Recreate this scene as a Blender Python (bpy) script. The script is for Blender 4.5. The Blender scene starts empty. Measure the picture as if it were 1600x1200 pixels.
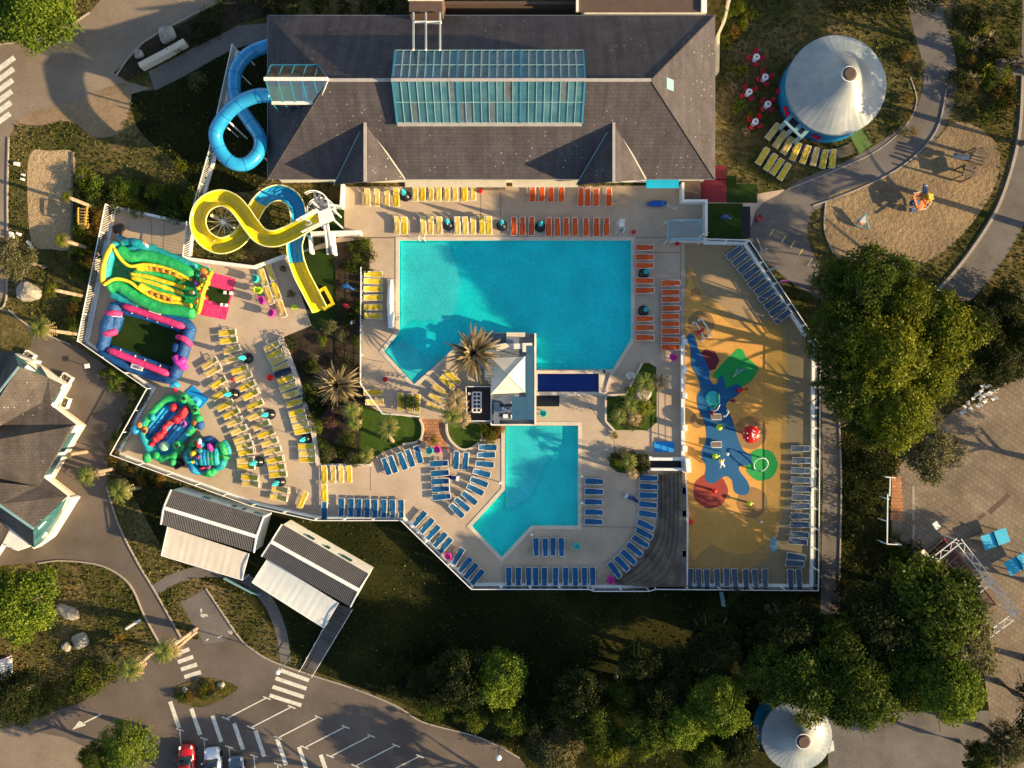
import bpy, math, random
import numpy as np
from mathutils import Vector, Matrix
from mathutils.geometry import tessellate_polygon

random.seed(7)
R = math.radians
H = 75.0            # height of the camera above the ground, metres
S = 15.0            # survey units (the photo's pixels) per metre on the ground
sc = bpy.context.scene
COL = sc.collection

# ------------------------------------------------------------------ camera, sky, sun, exposure
cam_d = bpy.data.cameras.new("camera")
cam_d.sensor_width = 36.0
cam_d.lens = 18.0 / ((800 / S) / H)
cam_d.clip_start = 0.5
cam_d.clip_end = 3000
cam = bpy.data.objects.new("camera", cam_d)
COL.objects.link(cam)
cam.location = (0, 0, H)
cam.rotation_euler = (0, 0, 0)
sc.camera = cam

SUN_EL = 17.0
SUN_AZ = -16.0      # direction towards the sun, degrees from +x
world = bpy.data.worlds.new("World")
sc.world = world
world.use_nodes = True
wn = world.node_tree
sky = wn.nodes.new("ShaderNodeTexSky")
sky.sky_type = 'NISHITA'
sky.sun_disc = False
sky.sun_elevation = R(SUN_EL)
sky.sun_rotation = R(90 - SUN_AZ)
wn.links.new(sky.outputs[0], wn.nodes["Background"].inputs[0])
wn.nodes["Background"].inputs[1].default_value = 0.09
sun_d = bpy.data.lights.new("sun", 'SUN')
sun_d.energy = 4.6
sun_d.angle = R(0.5)
sun_d.color = (1.0, 0.76, 0.42)
sun = bpy.data.objects.new("sun", sun_d)
COL.objects.link(sun)
sv = Vector((math.cos(R(SUN_EL)) * math.cos(R(SUN_AZ)), math.cos(R(SUN_EL)) * math.sin(R(SUN_AZ)), math.sin(R(SUN_EL))))
sun.rotation_euler = sv.to_track_quat('Z', 'Y').to_euler()
sun.location = sv * 200
sc.view_settings.view_transform = 'Standard'
sc.view_settings.look = 'None'
sc.view_settings.exposure = 1.45
sc.view_settings.gamma = 1.0
sc.view_settings.use_curve_mapping = False
sc.render.engine = 'CYCLES'
sc.cycles.max_bounces = 6
sc.cycles.transparent_max_bounces = 16
sc.cycles.use_denoising = True

def P(px, py, z=0.0):
    k = (H - z) / H
    return Vector(((px - 800) / S * k, (600 - py) / S * k, z))

# ------------------------------------------------------------------ materials
def newmat(name):
    m = bpy.data.materials.new(name); m.use_nodes = True
    nt = m.node_tree
    return m, nt, nt.nodes["Principled BSDF"]

def ramp(nt, cols, fac, pos=None, interp='LINEAR'):
    r = nt.nodes.new("ShaderNodeValToRGB"); r.color_ramp.interpolation = interp
    n = len(cols); e = r.color_ramp.elements
    while len(e) < n: e.new(0.5)
    for i, c in enumerate(cols):
        e[i].position = pos[i] if pos else (0.5 if n == 1 else 0.3 + 0.4 * i / (n - 1))
        e[i].color = (*c, 1)
    nt.links.new(fac, r.inputs[0])
    return r.outputs[0]

def coords(nt, kind='Object', scale=(1, 1, 1), rot=0):
    t = nt.nodes.new("ShaderNodeTexCoord"); mp = nt.nodes.new("ShaderNodeMapping")
    mp.inputs['Scale'].default_value = scale
    mp.inputs['Rotation'].default_value = (0, 0, rot)
    nt.links.new(t.outputs[kind], mp.inputs[0])
    return mp.outputs[0]

def noise(nt, vec, scale, detail=4, rough=0.6, out=0):
    n = nt.nodes.new("ShaderNodeTexNoise")
    n.inputs['Scale'].default_value = scale; n.inputs['Detail'].default_value = detail
    n.inputs['Roughness'].default_value = rough
    nt.links.new(vec, n.inputs['Vector'])
    return n.outputs[out]

def mixc(nt, a, b, fac, mode='MIX'):
    m = nt.nodes.new("ShaderNodeMix"); m.data_type = 'RGBA'; m.blend_type = mode
    for s, v in ((6, a), (7, b)):
        if isinstance(v, tuple): m.inputs[s].default_value = (*v, 1)
        else: nt.links.new(v, m.inputs[s])
    if isinstance(fac, (int, float)): m.inputs[0].default_value = fac
    else: nt.links.new(fac, m.inputs[0])
    return m.outputs[2]

def bumpn(nt, b, height, strength, dist=0.05):
    bp = nt.nodes.new("ShaderNodeBump"); bp.inputs['Strength'].default_value = strength
    bp.inputs['Distance'].default_value = dist
    nt.links.new(height, bp.inputs['Height']); nt.links.new(bp.outputs[0], b.inputs['Normal'])

def mat(name, cols, scale=0.4, fine=0.25, fscale=6.0, rough=0.85, bump=0.0, bdist=0.05, metal=0.0, rand=0.0, spec=0.3, stretch=(1, 1, 1), rot=0, coat=0.0):
    """cloudy mix of the given colours, a finer mottling on top, optional bump and per-object variation"""
    m, nt, b = newmat(name)
    v = coords(nt, 'Object', stretch, rot)
    c = ramp(nt, cols, noise(nt, v, scale, 5))
    f = noise(nt, v, fscale, 6, 0.7)
    if fine:
        g = ramp(nt, [(1 - fine,) * 3, (1 + fine,) * 3], f)
        c = mixc(nt, c, g, 1.0, 'MULTIPLY')
    if rand:
        oi = nt.nodes.new("ShaderNodeObjectInfo")
        mr = nt.nodes.new("ShaderNodeMapRange"); nt.links.new(oi.outputs['Random'], mr.inputs[0])
        mr.inputs[3].default_value = 1 - rand; mr.inputs[4].default_value = 1 + rand
        hs = nt.nodes.new("ShaderNodeHueSaturation"); nt.links.new(mr.outputs[0], hs.inputs['Value'])
        nt.links.new(c, hs.inputs['Color']); c = hs.outputs[0]
    nt.links.new(c, b.inputs['Base Color'])
    b.inputs['Roughness'].default_value = rough; b.inputs['Metallic'].default_value = metal
    b.inputs['Specular IOR Level'].default_value = spec
    if coat: b.inputs['Coat Weight'].default_value = coat
    if bump: bumpn(nt, b, f, bump, bdist)
    return m

def plain(name, c, rough=0.6, **k):
    return mat(name, [tuple(x * 0.88 for x in c), tuple(min(1, x * 1.1) for x in c)], scale=k.pop('scale', 1.2), fine=k.pop('fine', 0.12), rough=rough, **k)

def bricks(name, cols, mortar, bw, bh, gap=0.02, rough=0.9, rot=0.0, bump=0.3, cloud=0.3):
    m, nt, b = newmat(name)
    v = coords(nt, 'Object', (1, 1, 1), rot)
    br = nt.nodes.new("ShaderNodeTexBrick")
    br.inputs['Scale'].default_value = 1.0
    br.inputs['Color1'].default_value = (*cols[0], 1); br.inputs['Color2'].default_value = (*cols[1], 1)
    br.inputs['Mortar'].default_value = (*mortar, 1); br.inputs['Mortar Size'].default_value = gap
    br.inputs['Brick Width'].default_value = bw; br.inputs['Row Height'].default_value = bh
    nt.links.new(v, br.inputs['Vector'])
    n = noise(nt, v, 0.35, 6); g = ramp(nt, [(1 - cloud,) * 3, (1 + cloud,) * 3], n)
    c = mixc(nt, br.outputs[0], g, 1.0, 'MULTIPLY')
    n2 = noise(nt, v, 9, 4); g2 = ramp(nt, [(0.8,) * 3, (1.2,) * 3], n2)
    c = mixc(nt, c, g2, 1.0, 'MULTIPLY')
    nt.links.new(c, b.inputs['Base Color']); b.inputs['Roughness'].default_value = rough
    b.inputs['Specular IOR Level'].default_value = 0.2
    if bump: bumpn(nt, b, n2, bump, 0.03)
    return m

def slate(name, base, dark, lichen=(0.42, 0.40, 0.36), amount=0.5):
    """slate roofing: rows of slates, weather streaks and patches of lichen spots"""
    m, nt, b = newmat(name)
    v = coords(nt)
    br = nt.nodes.new("ShaderNodeTexBrick"); br.inputs['Scale'].default_value = 1
    br.inputs['Color1'].default_value = (*base, 1); br.inputs['Color2'].default_value = (*[x * 1.18 for x in base], 1)
    br.inputs['Mortar'].default_value = (*dark, 1); br.inputs['Mortar Size'].default_value = 0.015
    br.inputs['Brick Width'].default_value = 0.45; br.inputs['Row Height'].default_value = 0.28
    nt.links.new(v, br.inputs['Vector'])
    st = noise(nt, coords(nt, 'Object', (1.6, 0.12, 0.12)), 1.0, 5)
    c = mixc(nt, br.outputs[0], ramp(nt, [(0.72,) * 3, (1.2,) * 3], st), 1.0, 'MULTIPLY')
    c = mixc(nt, c, ramp(nt, [(0.8,) * 3, (1.2,) * 3], noise(nt, v, 0.5, 6)), 1.0, 'MULTIPLY')
    vo = nt.nodes.new("ShaderNodeTexVoronoi"); vo.inputs['Scale'].default_value = 1.7
    nt.links.new(v, vo.inputs['Vector'])
    spots = ramp(nt, [(1, 1, 1), (0, 0, 0)], vo.outputs['Distance'], [0.06, 0.14])
    mask = ramp(nt, [(0, 0, 0), (1, 1, 1)], noise(nt, v, 0.16, 3), [0.60 - 0.2 * amount, 0.72 - 0.2 * amount])
    f = mixc(nt, spots, mask, 1.0, 'MULTIPLY')
    c = mixc(nt, c, lichen, f)
    vo2 = nt.nodes.new("ShaderNodeTexVoronoi"); vo2.inputs['Scale'].default_value = 4.0
    nt.links.new(v, vo2.inputs['Vector'])
    sp2 = ramp(nt, [(0.5,) * 3, (0, 0, 0)], vo2.outputs['Distance'], [0.08, 0.2])
    c = mixc(nt, c, tuple(x * 0.6 for x in lichen), mixc(nt, sp2, noise(nt, v, 0.9, 3), 1.0, 'MULTIPLY'))
    nt.links.new(c, b.inputs['Base Color']); b.inputs['Roughness'].default_value = 0.8
    b.inputs['Specular IOR Level'].default_value = 0.25
    bumpn(nt, b, br.outputs['Fac'], 0.25, 0.02)
    return m

def foliage(name, c1, c2, c3, trans=0.3):
    m = bpy.data.materials.new(name); m.use_nodes = True; nt = m.node_tree; nt.nodes.clear()
    out = nt.nodes.new("ShaderNodeOutputMaterial")
    at = nt.nodes.new("ShaderNodeAttribute"); at.attribute_name = "tint"
    c = ramp(nt, [c1, c2, c3], at.outputs['Fac'], [0.15, 0.55, 0.95])
    oi = nt.nodes.new("ShaderNodeObjectInfo"); mr = nt.nodes.new("ShaderNodeMapRange")
    nt.links.new(oi.outputs['Random'], mr.inputs[0]); mr.inputs[3].default_value = 0.85; mr.inputs[4].default_value = 1.15
    hs = nt.nodes.new("ShaderNodeHueSaturation"); nt.links.new(mr.outputs[0], hs.inputs['Value']); nt.links.new(c, hs.inputs['Color'])
    d = nt.nodes.new("ShaderNodeBsdfDiffuse"); t = nt.nodes.new("ShaderNodeBsdfTranslucent"); g = nt.nodes.new("ShaderNodeBsdfGlossy")
    g.inputs['Roughness'].default_value = 0.45; g.inputs['Color'].default_value = (0.8, 0.8, 0.7, 1)
    nt.links.new(hs.outputs[0], d.inputs[0]); nt.links.new(hs.outputs[0], t.inputs[0])
    a = nt.nodes.new("ShaderNodeMixShader"); a.inputs[0].default_value = trans
    nt.links.new(d.outputs[0], a.inputs[1]); nt.links.new(t.outputs[0], a.inputs[2])
    b = nt.nodes.new("ShaderNodeMixShader"); b.inputs[0].default_value = 0.008
    nt.links.new(a.outputs[0], b.inputs[1]); nt.links.new(g.outputs[0], b.inputs[2])
    nt.links.new(b.outputs[0], out.inputs[0])
    return m

def glass(name, tint, gloss=0.12, rough=0.03, wave=0.0, top=1.0):
    """thin see-through sheet: lets light pass, tints it, mirrors the sky a little"""
    m = bpy.data.materials.new(name); m.use_nodes = True; nt = m.node_tree; nt.nodes.clear()
    out = nt.nodes.new("ShaderNodeOutputMaterial")
    t = nt.nodes.new("ShaderNodeBsdfTransparent"); t.inputs[0].default_value = (*tint, 1)
    g = nt.nodes.new("ShaderNodeBsdfGlossy"); g.inputs['Roughness'].default_value = rough
    fr = nt.nodes.new("ShaderNodeLayerWeight"); fr.inputs[0].default_value = 0.3
    mr = nt.nodes.new("ShaderNodeMapRange"); nt.links.new(fr.outputs['Fresnel'], mr.inputs[0])
    mr.inputs[3].default_value = gloss; mr.inputs[4].default_value = top
    a = nt.nodes.new("ShaderNodeMixShader"); nt.links.new(mr.outputs[0], a.inputs[0])
    nt.links.new(t.outputs[0], a.inputs[1]); nt.links.new(g.outputs[0], a.inputs[2])
    if wave:
        v = coords(nt, 'Object', (1, 1.6, 1)); n = noise(nt, v, 2.2, 3)
        bp = nt.nodes.new("ShaderNodeBump"); bp.inputs['Strength'].default_value = wave; bp.inputs['Distance'].default_value = 0.05
        nt.links.new(n, bp.inputs['Height']); nt.links.new(bp.outputs[0], g.inputs['Normal']); nt.links.new(bp.outputs[0], fr.inputs['Normal'])
    nt.links.new(a.outputs[0], out.inputs[0])
    return m

M = {}
M['ground'] = mat('rough_grass', [(0.022, 0.028, 0.008), (0.065, 0.062, 0.018), (0.12, 0.092, 0.035), (0.21, 0.145, 0.072)], scale=0.16, fine=0.55, fscale=2.2, rough=1, bump=0.8, bdist=0.15, spec=0.05)
M['dirt'] = mat('dirt', [(0.19, 0.13, 0.078), (0.29, 0.21, 0.13)], scale=0.3, fine=0.22, fscale=3, rough=1, bump=0.4, bdist=0.08, spec=0.05)
M['dark_lawn'] = mat('shaded_lush_lawn', [(0.008, 0.010, 0.004), (0.017, 0.020, 0.006), (0.045, 0.040, 0.012)], scale=0.10, fine=0.4, fscale=3, rough=1, bump=0.6, bdist=0.1, spec=0.03)  # lush green darkened further, so tree shade sits in the colour
M['soil'] = mat('soil', [(0.025, 0.018, 0.013), (0.06, 0.045, 0.03)], scale=0.8, fine=0.4, rough=1, bump=0.6, bdist=0.1, spec=0.05)
M['asphalt'] = mat('asphalt', [(0.095, 0.074, 0.062), (0.125, 0.099, 0.082), (0.155, 0.123, 0.10)], scale=0.22, fine=0.2, fscale=7, rough=0.95, bump=0.15, bdist=0.02, spec=0.15)
M['asphalt_pale'] = mat('asphalt_pale', [(0.17, 0.132, 0.098), (0.22, 0.17, 0.127), (0.27, 0.21, 0.155)], scale=0.2, fine=0.18, fscale=5, rough=0.95, bump=0.12, bdist=0.02, spec=0.1)
M['path'] = mat('path_asphalt', [(0.10, 0.088, 0.080), (0.14, 0.122, 0.11), (0.17, 0.148, 0.135)], scale=0.3, fine=0.2, fscale=6, rough=0.95, bump=0.15, bdist=0.02, spec=0.15)
M['concrete'] = mat('deck_concrete', [(0.37, 0.28, 0.195), (0.45, 0.345, 0.248), (0.50, 0.39, 0.285)], scale=0.28, fine=0.08, fscale=5, rough=0.9, spec=0.15)
M['joint'] = plain('joint', (0.24, 0.18, 0.13))
M['pad_mid'] = mat('pad_mid', [(0.38, 0.22, 0.075), (0.48, 0.27, 0.085)], scale=0.3, fine=0.12, fscale=3, rough=0.85, spec=0.2)
M['pad_tan'] = mat('pad_tan', [(0.28, 0.195, 0.105), (0.36, 0.25, 0.14)], scale=0.15, fine=0.14, fscale=5, rough=0.85, spec=0.2)
M['pad_ochre'] = mat('pad_ochre', [(0.52, 0.26, 0.06), (0.68, 0.35, 0.085)], scale=0.16, fine=0.12, fscale=3, rough=0.8, spec=0.2)
M['pad_brown'] = mat('pad_brown', [(0.27, 0.15, 0.055), (0.32, 0.18, 0.07)], scale=0.3, fine=0.08, rough=0.8)
M['pad_blue'] = mat('pad_blue', [(0.006, 0.085, 0.22), (0.009, 0.11, 0.26)], scale=0.3, fine=0.08, rough=0.7)
M['pad_green'] = mat('pad_green', [(0.01, 0.26, 0.05), (0.015, 0.33, 0.07)], scale=0.3, fine=0.1, rough=0.75)
M['pad_red'] = mat('pad_red', [(0.27, 0.035, 0.025), (0.33, 0.05, 0.035)], scale=0.3, fine=0.08, rough=0.75)
M['pad_maroon'] = mat('pad_maroon', [(0.13, 0.012, 0.025), (0.17, 0.018, 0.03)], scale=0.3, fine=0.08, rough=0.75)
M['turf'] = mat('turf', [(0.016, 0.032, 0.008), (0.026, 0.048, 0.010)], scale=0.5, fine=0.2, fscale=9, rough=1, spec=0.05)
M['lawn'] = mat('lawn', [(0.032, 0.060, 0.010), (0.060, 0.10, 0.017)], scale=0.5, fine=0.25, fscale=8, rough=1, bump=0.4, bdist=0.05, spec=0.05, stretch=(2.2, 0.7, 1), rot=0.4)
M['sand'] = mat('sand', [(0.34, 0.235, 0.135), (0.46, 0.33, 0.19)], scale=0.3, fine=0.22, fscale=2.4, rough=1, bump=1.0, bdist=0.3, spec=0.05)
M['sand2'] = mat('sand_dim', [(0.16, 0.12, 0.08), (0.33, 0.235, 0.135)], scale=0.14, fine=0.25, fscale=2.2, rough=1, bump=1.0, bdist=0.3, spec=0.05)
M['coping'] = mat('coping_stone', [(0.52, 0.43, 0.33), (0.62, 0.53, 0.42)], scale=0.8, fine=0.1, rough=0.8)
M['kerb'] = plain('kerb_stone', (0.33, 0.28, 0.23), rough=0.9)
M['paint'] = mat('road_paint', [(0.50, 0.46, 0.38), (0.72, 0.68, 0.58)], scale=2.2, fine=0.2, rough=0.8)
M['paver'] = bricks('square_pavers', [(0.175, 0.135, 0.098), (0.22, 0.168, 0.122)], (0.125, 0.094, 0.067), 0.5, 0.5, 0.03, rot=0.62)
M['redbrick'] = bricks('red_brick_paving', [(0.36, 0.15, 0.07), (0.46, 0.22, 0.10)], (0.20, 0.10, 0.06), 0.5, 0.35, 0.03)
M['wood_dark'] = mat('weathered_wood', [(0.085, 0.066, 0.048), (0.15, 0.115, 0.082), (0.22, 0.165, 0.115)], scale=0.8, fine=0.3, fscale=5, rough=0.9, bump=0.3)
M['wood'] = mat('wood', [(0.28, 0.17, 0.07), (0.40, 0.26, 0.11)], scale=2, fine=0.25, rough=0.8)
M['boards'] = bricks('board_walk', [(0.10, 0.09, 0.08), (0.15, 0.135, 0.12)], (0.04, 0.035, 0.03), 3.0, 0.16, 0.03, rot=R(26))
M['slate'] = slate('slate_roof', (0.062, 0.053, 0.058), (0.040, 0.035, 0.038), amount=0.55)
M['slate_brown'] = slate('brown_slate_roof', (0.078, 0.064, 0.057), (0.050, 0.042, 0.038), amount=0.5)
M['render'] = plain('white_render', (0.72, 0.69, 0.62), rough=0.8)
M['ridge'] = plain('ridge_stone', (0.40, 0.36, 0.33), rough=0.8)
M['cream'] = plain('cream_wall', (0.60, 0.52, 0.38), rough=0.85)
M['white'] = plain('white_paint', (0.76, 0.75, 0.72), rough=0.45)
M['whitemetal'] = plain('white_tube', (0.78, 0.77, 0.74), rough=0.35)
M['greymetal'] = plain('grey_metal', (0.30, 0.31, 0.33), rough=0.4, metal=0.6)
M['black'] = plain('black_plastic', (0.012, 0.013, 0.016), rough=0.35)
M['teal_frame'] = plain('teal_frame', (0.03, 0.17, 0.27), rough=0.4)
M['teal_pale'] = plain('pale_teal_frame', (0.20, 0.34, 0.37), rough=0.4)
M['pane'] = mat('tinted_pane', [(0.015, 0.065, 0.08), (0.035, 0.12, 0.14), (0.09, 0.18, 0.19)], scale=0.35, fine=0.2, fscale=1.5, rough=0.12, spec=0.8)
M['pane_dim'] = mat('dim_pane', [(0.06, 0.085, 0.09), (0.10, 0.13, 0.135), (0.08, 0.07, 0.05)], scale=0.35, fine=0.25, fscale=1.2, rough=0.15, spec=0.7)
M['window'] = mat('window_glass', [(0.02, 0.06, 0.07), (0.05, 0.13, 0.14)], scale=0.8, fine=0.1, rough=0.1, spec=0.8)
M['clear'] = glass('clear_glass', (0.80, 0.88, 0.88), 0.18)
M['water'] = glass('pool_water', (0.42, 0.985, 0.99), 0.012, 0.02, 0.4, 0.42)
M['water_deep'] = glass('deep_pool_water', (0.15, 0.65, 0.95), 0.02, 0.02, 0.25)
M['tile'] = bricks('pool_tile', [(0.06, 0.72, 0.73), (0.07, 0.75, 0.75)], (0.06, 0.68, 0.69), 0.5, 0.5, 0.02, rough=0.5, bump=0, cloud=0.12)
M['tile_pale'] = bricks('pale_pool_tile', [(0.26, 0.66, 0.68), (0.29, 0.69, 0.70)], (0.22, 0.62, 0.64), 0.5, 0.5, 0.02, rough=0.5, bump=0, cloud=0.15)
M['tile_lagoon'] = bricks('lagoon_tile', [(0.12, 0.74, 0.70), (0.13, 0.77, 0.73)], (0.11, 0.70, 0.66), 0.5, 0.5, 0.02, rough=0.5, bump=0, cloud=0.12)
M['tile_navy'] = plain('navy_tile', (0.02, 0.10, 0.42), rough=0.5)
M['trunk'] = mat('bark', [(0.10, 0.075, 0.05), (0.19, 0.15, 0.11)], scale=1.5, fine=0.4, rough=0.95, bump=0.5)
M['palm_trunk'] = mat('palm_bark', [(0.22, 0.15, 0.10), (0.40, 0.29, 0.20)], scale=3, fine=0.3, rough=0.95, bump=0.5)
M['rock'] = mat('rock', [(0.20, 0.18, 0.15), (0.42, 0.36, 0.29)], scale=1.2, fine=0.3, rough=0.95, bump=0.6)
M['leaf_gold'] = foliage('leaf_gold', (0.05, 0.062, 0.006), (0.12, 0.14, 0.010), (0.26, 0.245, 0.016))
M['leaf_green'] = foliage('leaf_green', (0.022, 0.040, 0.006), (0.062, 0.088, 0.010), (0.14, 0.155, 0.016))
M['leaf_dark'] = foliage('leaf_dark', (0.010, 0.018, 0.005), (0.024, 0.034, 0.008), (0.055, 0.058, 0.014))
M['leaf_olive'] = foliage('leaf_olive', (0.07, 0.075, 0.025), (0.14, 0.13, 0.055), (0.25, 0.21, 0.11))
M['leaf_bright'] = foliage('leaf_bright', (0.05, 0.085, 0.01), (0.12, 0.17, 0.015), (0.22, 0.26, 0.03))
M['leaf_rust'] = foliage('leaf_rust', (0.09, 0.06, 0.015), (0.20, 0.12, 0.02), (0.32, 0.16, 0.03))
M['leaf_pink'] = foliage('leaf_pink', (0.08, 0.06, 0.04), (0.28, 0.10, 0.16), (0.45, 0.18, 0.30))
M['palm_green'] = foliage('palm_green', (0.06, 0.09, 0.02), (0.13, 0.16, 0.03), (0.26, 0.26, 0.06), 0.2)
M['palm_dry'] = foliage('palm_dry', (0.14, 0.095, 0.045), (0.28, 0.20, 0.095), (0.50, 0.38, 0.21), 0.15)
M['spiky'] = foliage('spiky_leaf', (0.055, 0.050, 0.022), (0.16, 0.12, 0.055), (0.38, 0.28, 0.15), 0.12)
M['grassy'] = foliage('grass_blade', (0.045, 0.060, 0.010), (0.095, 0.10, 0.020), (0.21, 0.175, 0.06), 0.3)
def cloth(n, c, rough=0.55, **k): return plain(n, c, rough=rough, rand=k.pop('rand', 0.14), **k)
M['L_yellow'] = cloth('yellow_mesh', (0.62, 0.42, 0.025))
M['L_beige'] = cloth('faded_yellow_mesh', (0.60, 0.42, 0.11), rand=0.16)
M['L_orange'] = cloth('orange_mesh', (0.62, 0.085, 0.008))
M['L_blue'] = cloth('blue_mesh', (0.003, 0.085, 0.21))
M['L_grey'] = cloth('grey_mesh', (0.085, 0.11, 0.16))
def vinyl(n, c, rough=0.28, **k): return mat(n, [tuple(x * 0.75 for x in c), tuple(min(1, x * 1.15) for x in c)], scale=0.9, fine=0.16, fscale=2.2, rough=rough, bump=k.pop('bump', 0.9), bdist=0.22, spec=0.5, **k)
M['v_blue'] = vinyl('blue_vinyl', (0.006, 0.075, 0.25)); M['v_pink'] = vinyl('pink_vinyl', (0.72, 0.035, 0.18))
M['v_teal'] = vinyl('teal_vinyl', (0.008, 0.30, 0.34)); M['v_green'] = vinyl('green_vinyl', (0.01, 0.34, 0.09))
M['v_yellow'] = vinyl('yellow_vinyl', (0.80, 0.55, 0.015)); M['v_red'] = vinyl('red_vinyl', (0.62, 0.015, 0.03))
M['v_magenta'] = vinyl('magenta_vinyl', (0.55, 0.03, 0.36)); M['v_white'] = vinyl('white_vinyl', (0.72, 0.70, 0.72))
M['v_sky'] = vinyl('sky_vinyl', (0.015, 0.34, 0.62)); M['v_lilac'] = plain('lilac_mat', (0.55, 0.33, 0.56)); M['v_purple'] = vinyl('purple_vinyl', (0.22, 0.05, 0.26))
M['v_orange'] = vinyl('orange_vinyl', (0.72, 0.20, 0.03))
M['slide_yellow'] = plain('yellow_fibreglass', (0.66, 0.52, 0.012), rough=0.16, spec=0.6, fine=0.06)
M['slide_blue'] = plain('blue_fibreglass', (0.02, 0.27, 0.52), rough=0.14, spec=0.7, fine=0.06)
M['slide_rim'] = plain('pale_rim', (0.80, 0.74, 0.30), rough=0.3)
M['mat_blue'] = plain('blue_mat', (0.01, 0.26, 0.66)); M['mat_cyan'] = plain('cyan_canopy', (0.01, 0.42, 0.66))
M['cyan'] = plain('cyan_fabric', (0.03, 0.42, 0.52)); M['red'] = plain('red_plastic', (0.55, 0.012, 0.012), rough=0.3)
M['crimson'] = plain('crimson_plastic', (0.42, 0.008, 0.045), rough=0.35)
M['magenta'] = plain('magenta_plastic', (0.60, 0.03, 0.33), rough=0.35); M['aqua'] = plain('aqua_plastic', (0.04, 0.50, 0.45), rough=0.35)
M['lime'] = plain('lime_plastic', (0.42, 0.62, 0.03), rough=0.35)
M['maroon'] = plain('maroon_carpet', (0.17, 0.018, 0.028), rough=0.9); M['brown'] = plain('brown_roof', (0.10, 0.065, 0.05), rough=0.9)
M['tent_white'] = mat('tent_fabric', [(0.20, 0.23, 0.235), (0.34, 0.35, 0.345)], scale=0.5, fine=0.10, rough=0.30, spec=0.6)
M['tent_blue'] = plain('tent_blue', (0.008, 0.15, 0.38), rough=0.4)
M['canvas'] = plain('cream_canvas', (0.74, 0.66, 0.52), rough=0.8)
M['awning'] = mat('awning_canvas', [(0.58, 0.50, 0.40), (0.68, 0.60, 0.49)], scale=0.6, fine=0.05, rough=0.8)
M['awning2'] = mat('pale_awning_canvas', [(0.58, 0.58, 0.54), (0.66, 0.66, 0.62)], scale=0.6, fine=0.05, rough=0.8)
M['sheet_dark'] = plain('dark_roof_sheet', (0.055, 0.050, 0.050), rough=0.5)
M['sheet_pale'] = plain('pale_roof_rib', (0.19, 0.175, 0.165), rough=0.5)
M['paint_red'] = plain('red_car_paint', (0.50, 0.01, 0.012), rough=0.2, coat=1.0, fine=0.02)
M['paint_white'] = plain('white_car_paint', (0.70, 0.72, 0.74), rough=0.2, coat=1.0, fine=0.02)
M['paint_grey'] = plain('grey_car_paint', (0.12, 0.15, 0.17), rough=0.2, coat=1.0, metal=0.4, fine=0.02)
M['carglass'] = plain('car_glass', (0.012, 0.02, 0.028), rough=0.05, spec=1.0, fine=0)
M['tyre'] = plain('tyre', (0.015, 0.015, 0.015), rough=0.9)

# ------------------------------------------------------------------ mesh helpers
def tag(o, label=None, cat=None, group=None, kind=None):
    if label: o['label'] = label
    if cat: o['category'] = cat
    if group: o['group'] = group
    if kind: o['kind'] = kind
    return o

def empty(name, loc, label=None, cat=None, group=None, rz=0.0):
    o = bpy.data.objects.new(name, None); COL.objects.link(o)
    o.location = loc; o.rotation_euler = (0, 0, rz); o.empty_display_size = 0.3
    return tag(o, label, cat, group)

CHILD = {}
def copy_tree(o, parent=None):
    c = o.copy(); COL.objects.link(c); c.parent = parent
    CHILD[c.name] = [copy_tree(ch, c) for ch in CHILD.get(o.name, [])]
    return c

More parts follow.
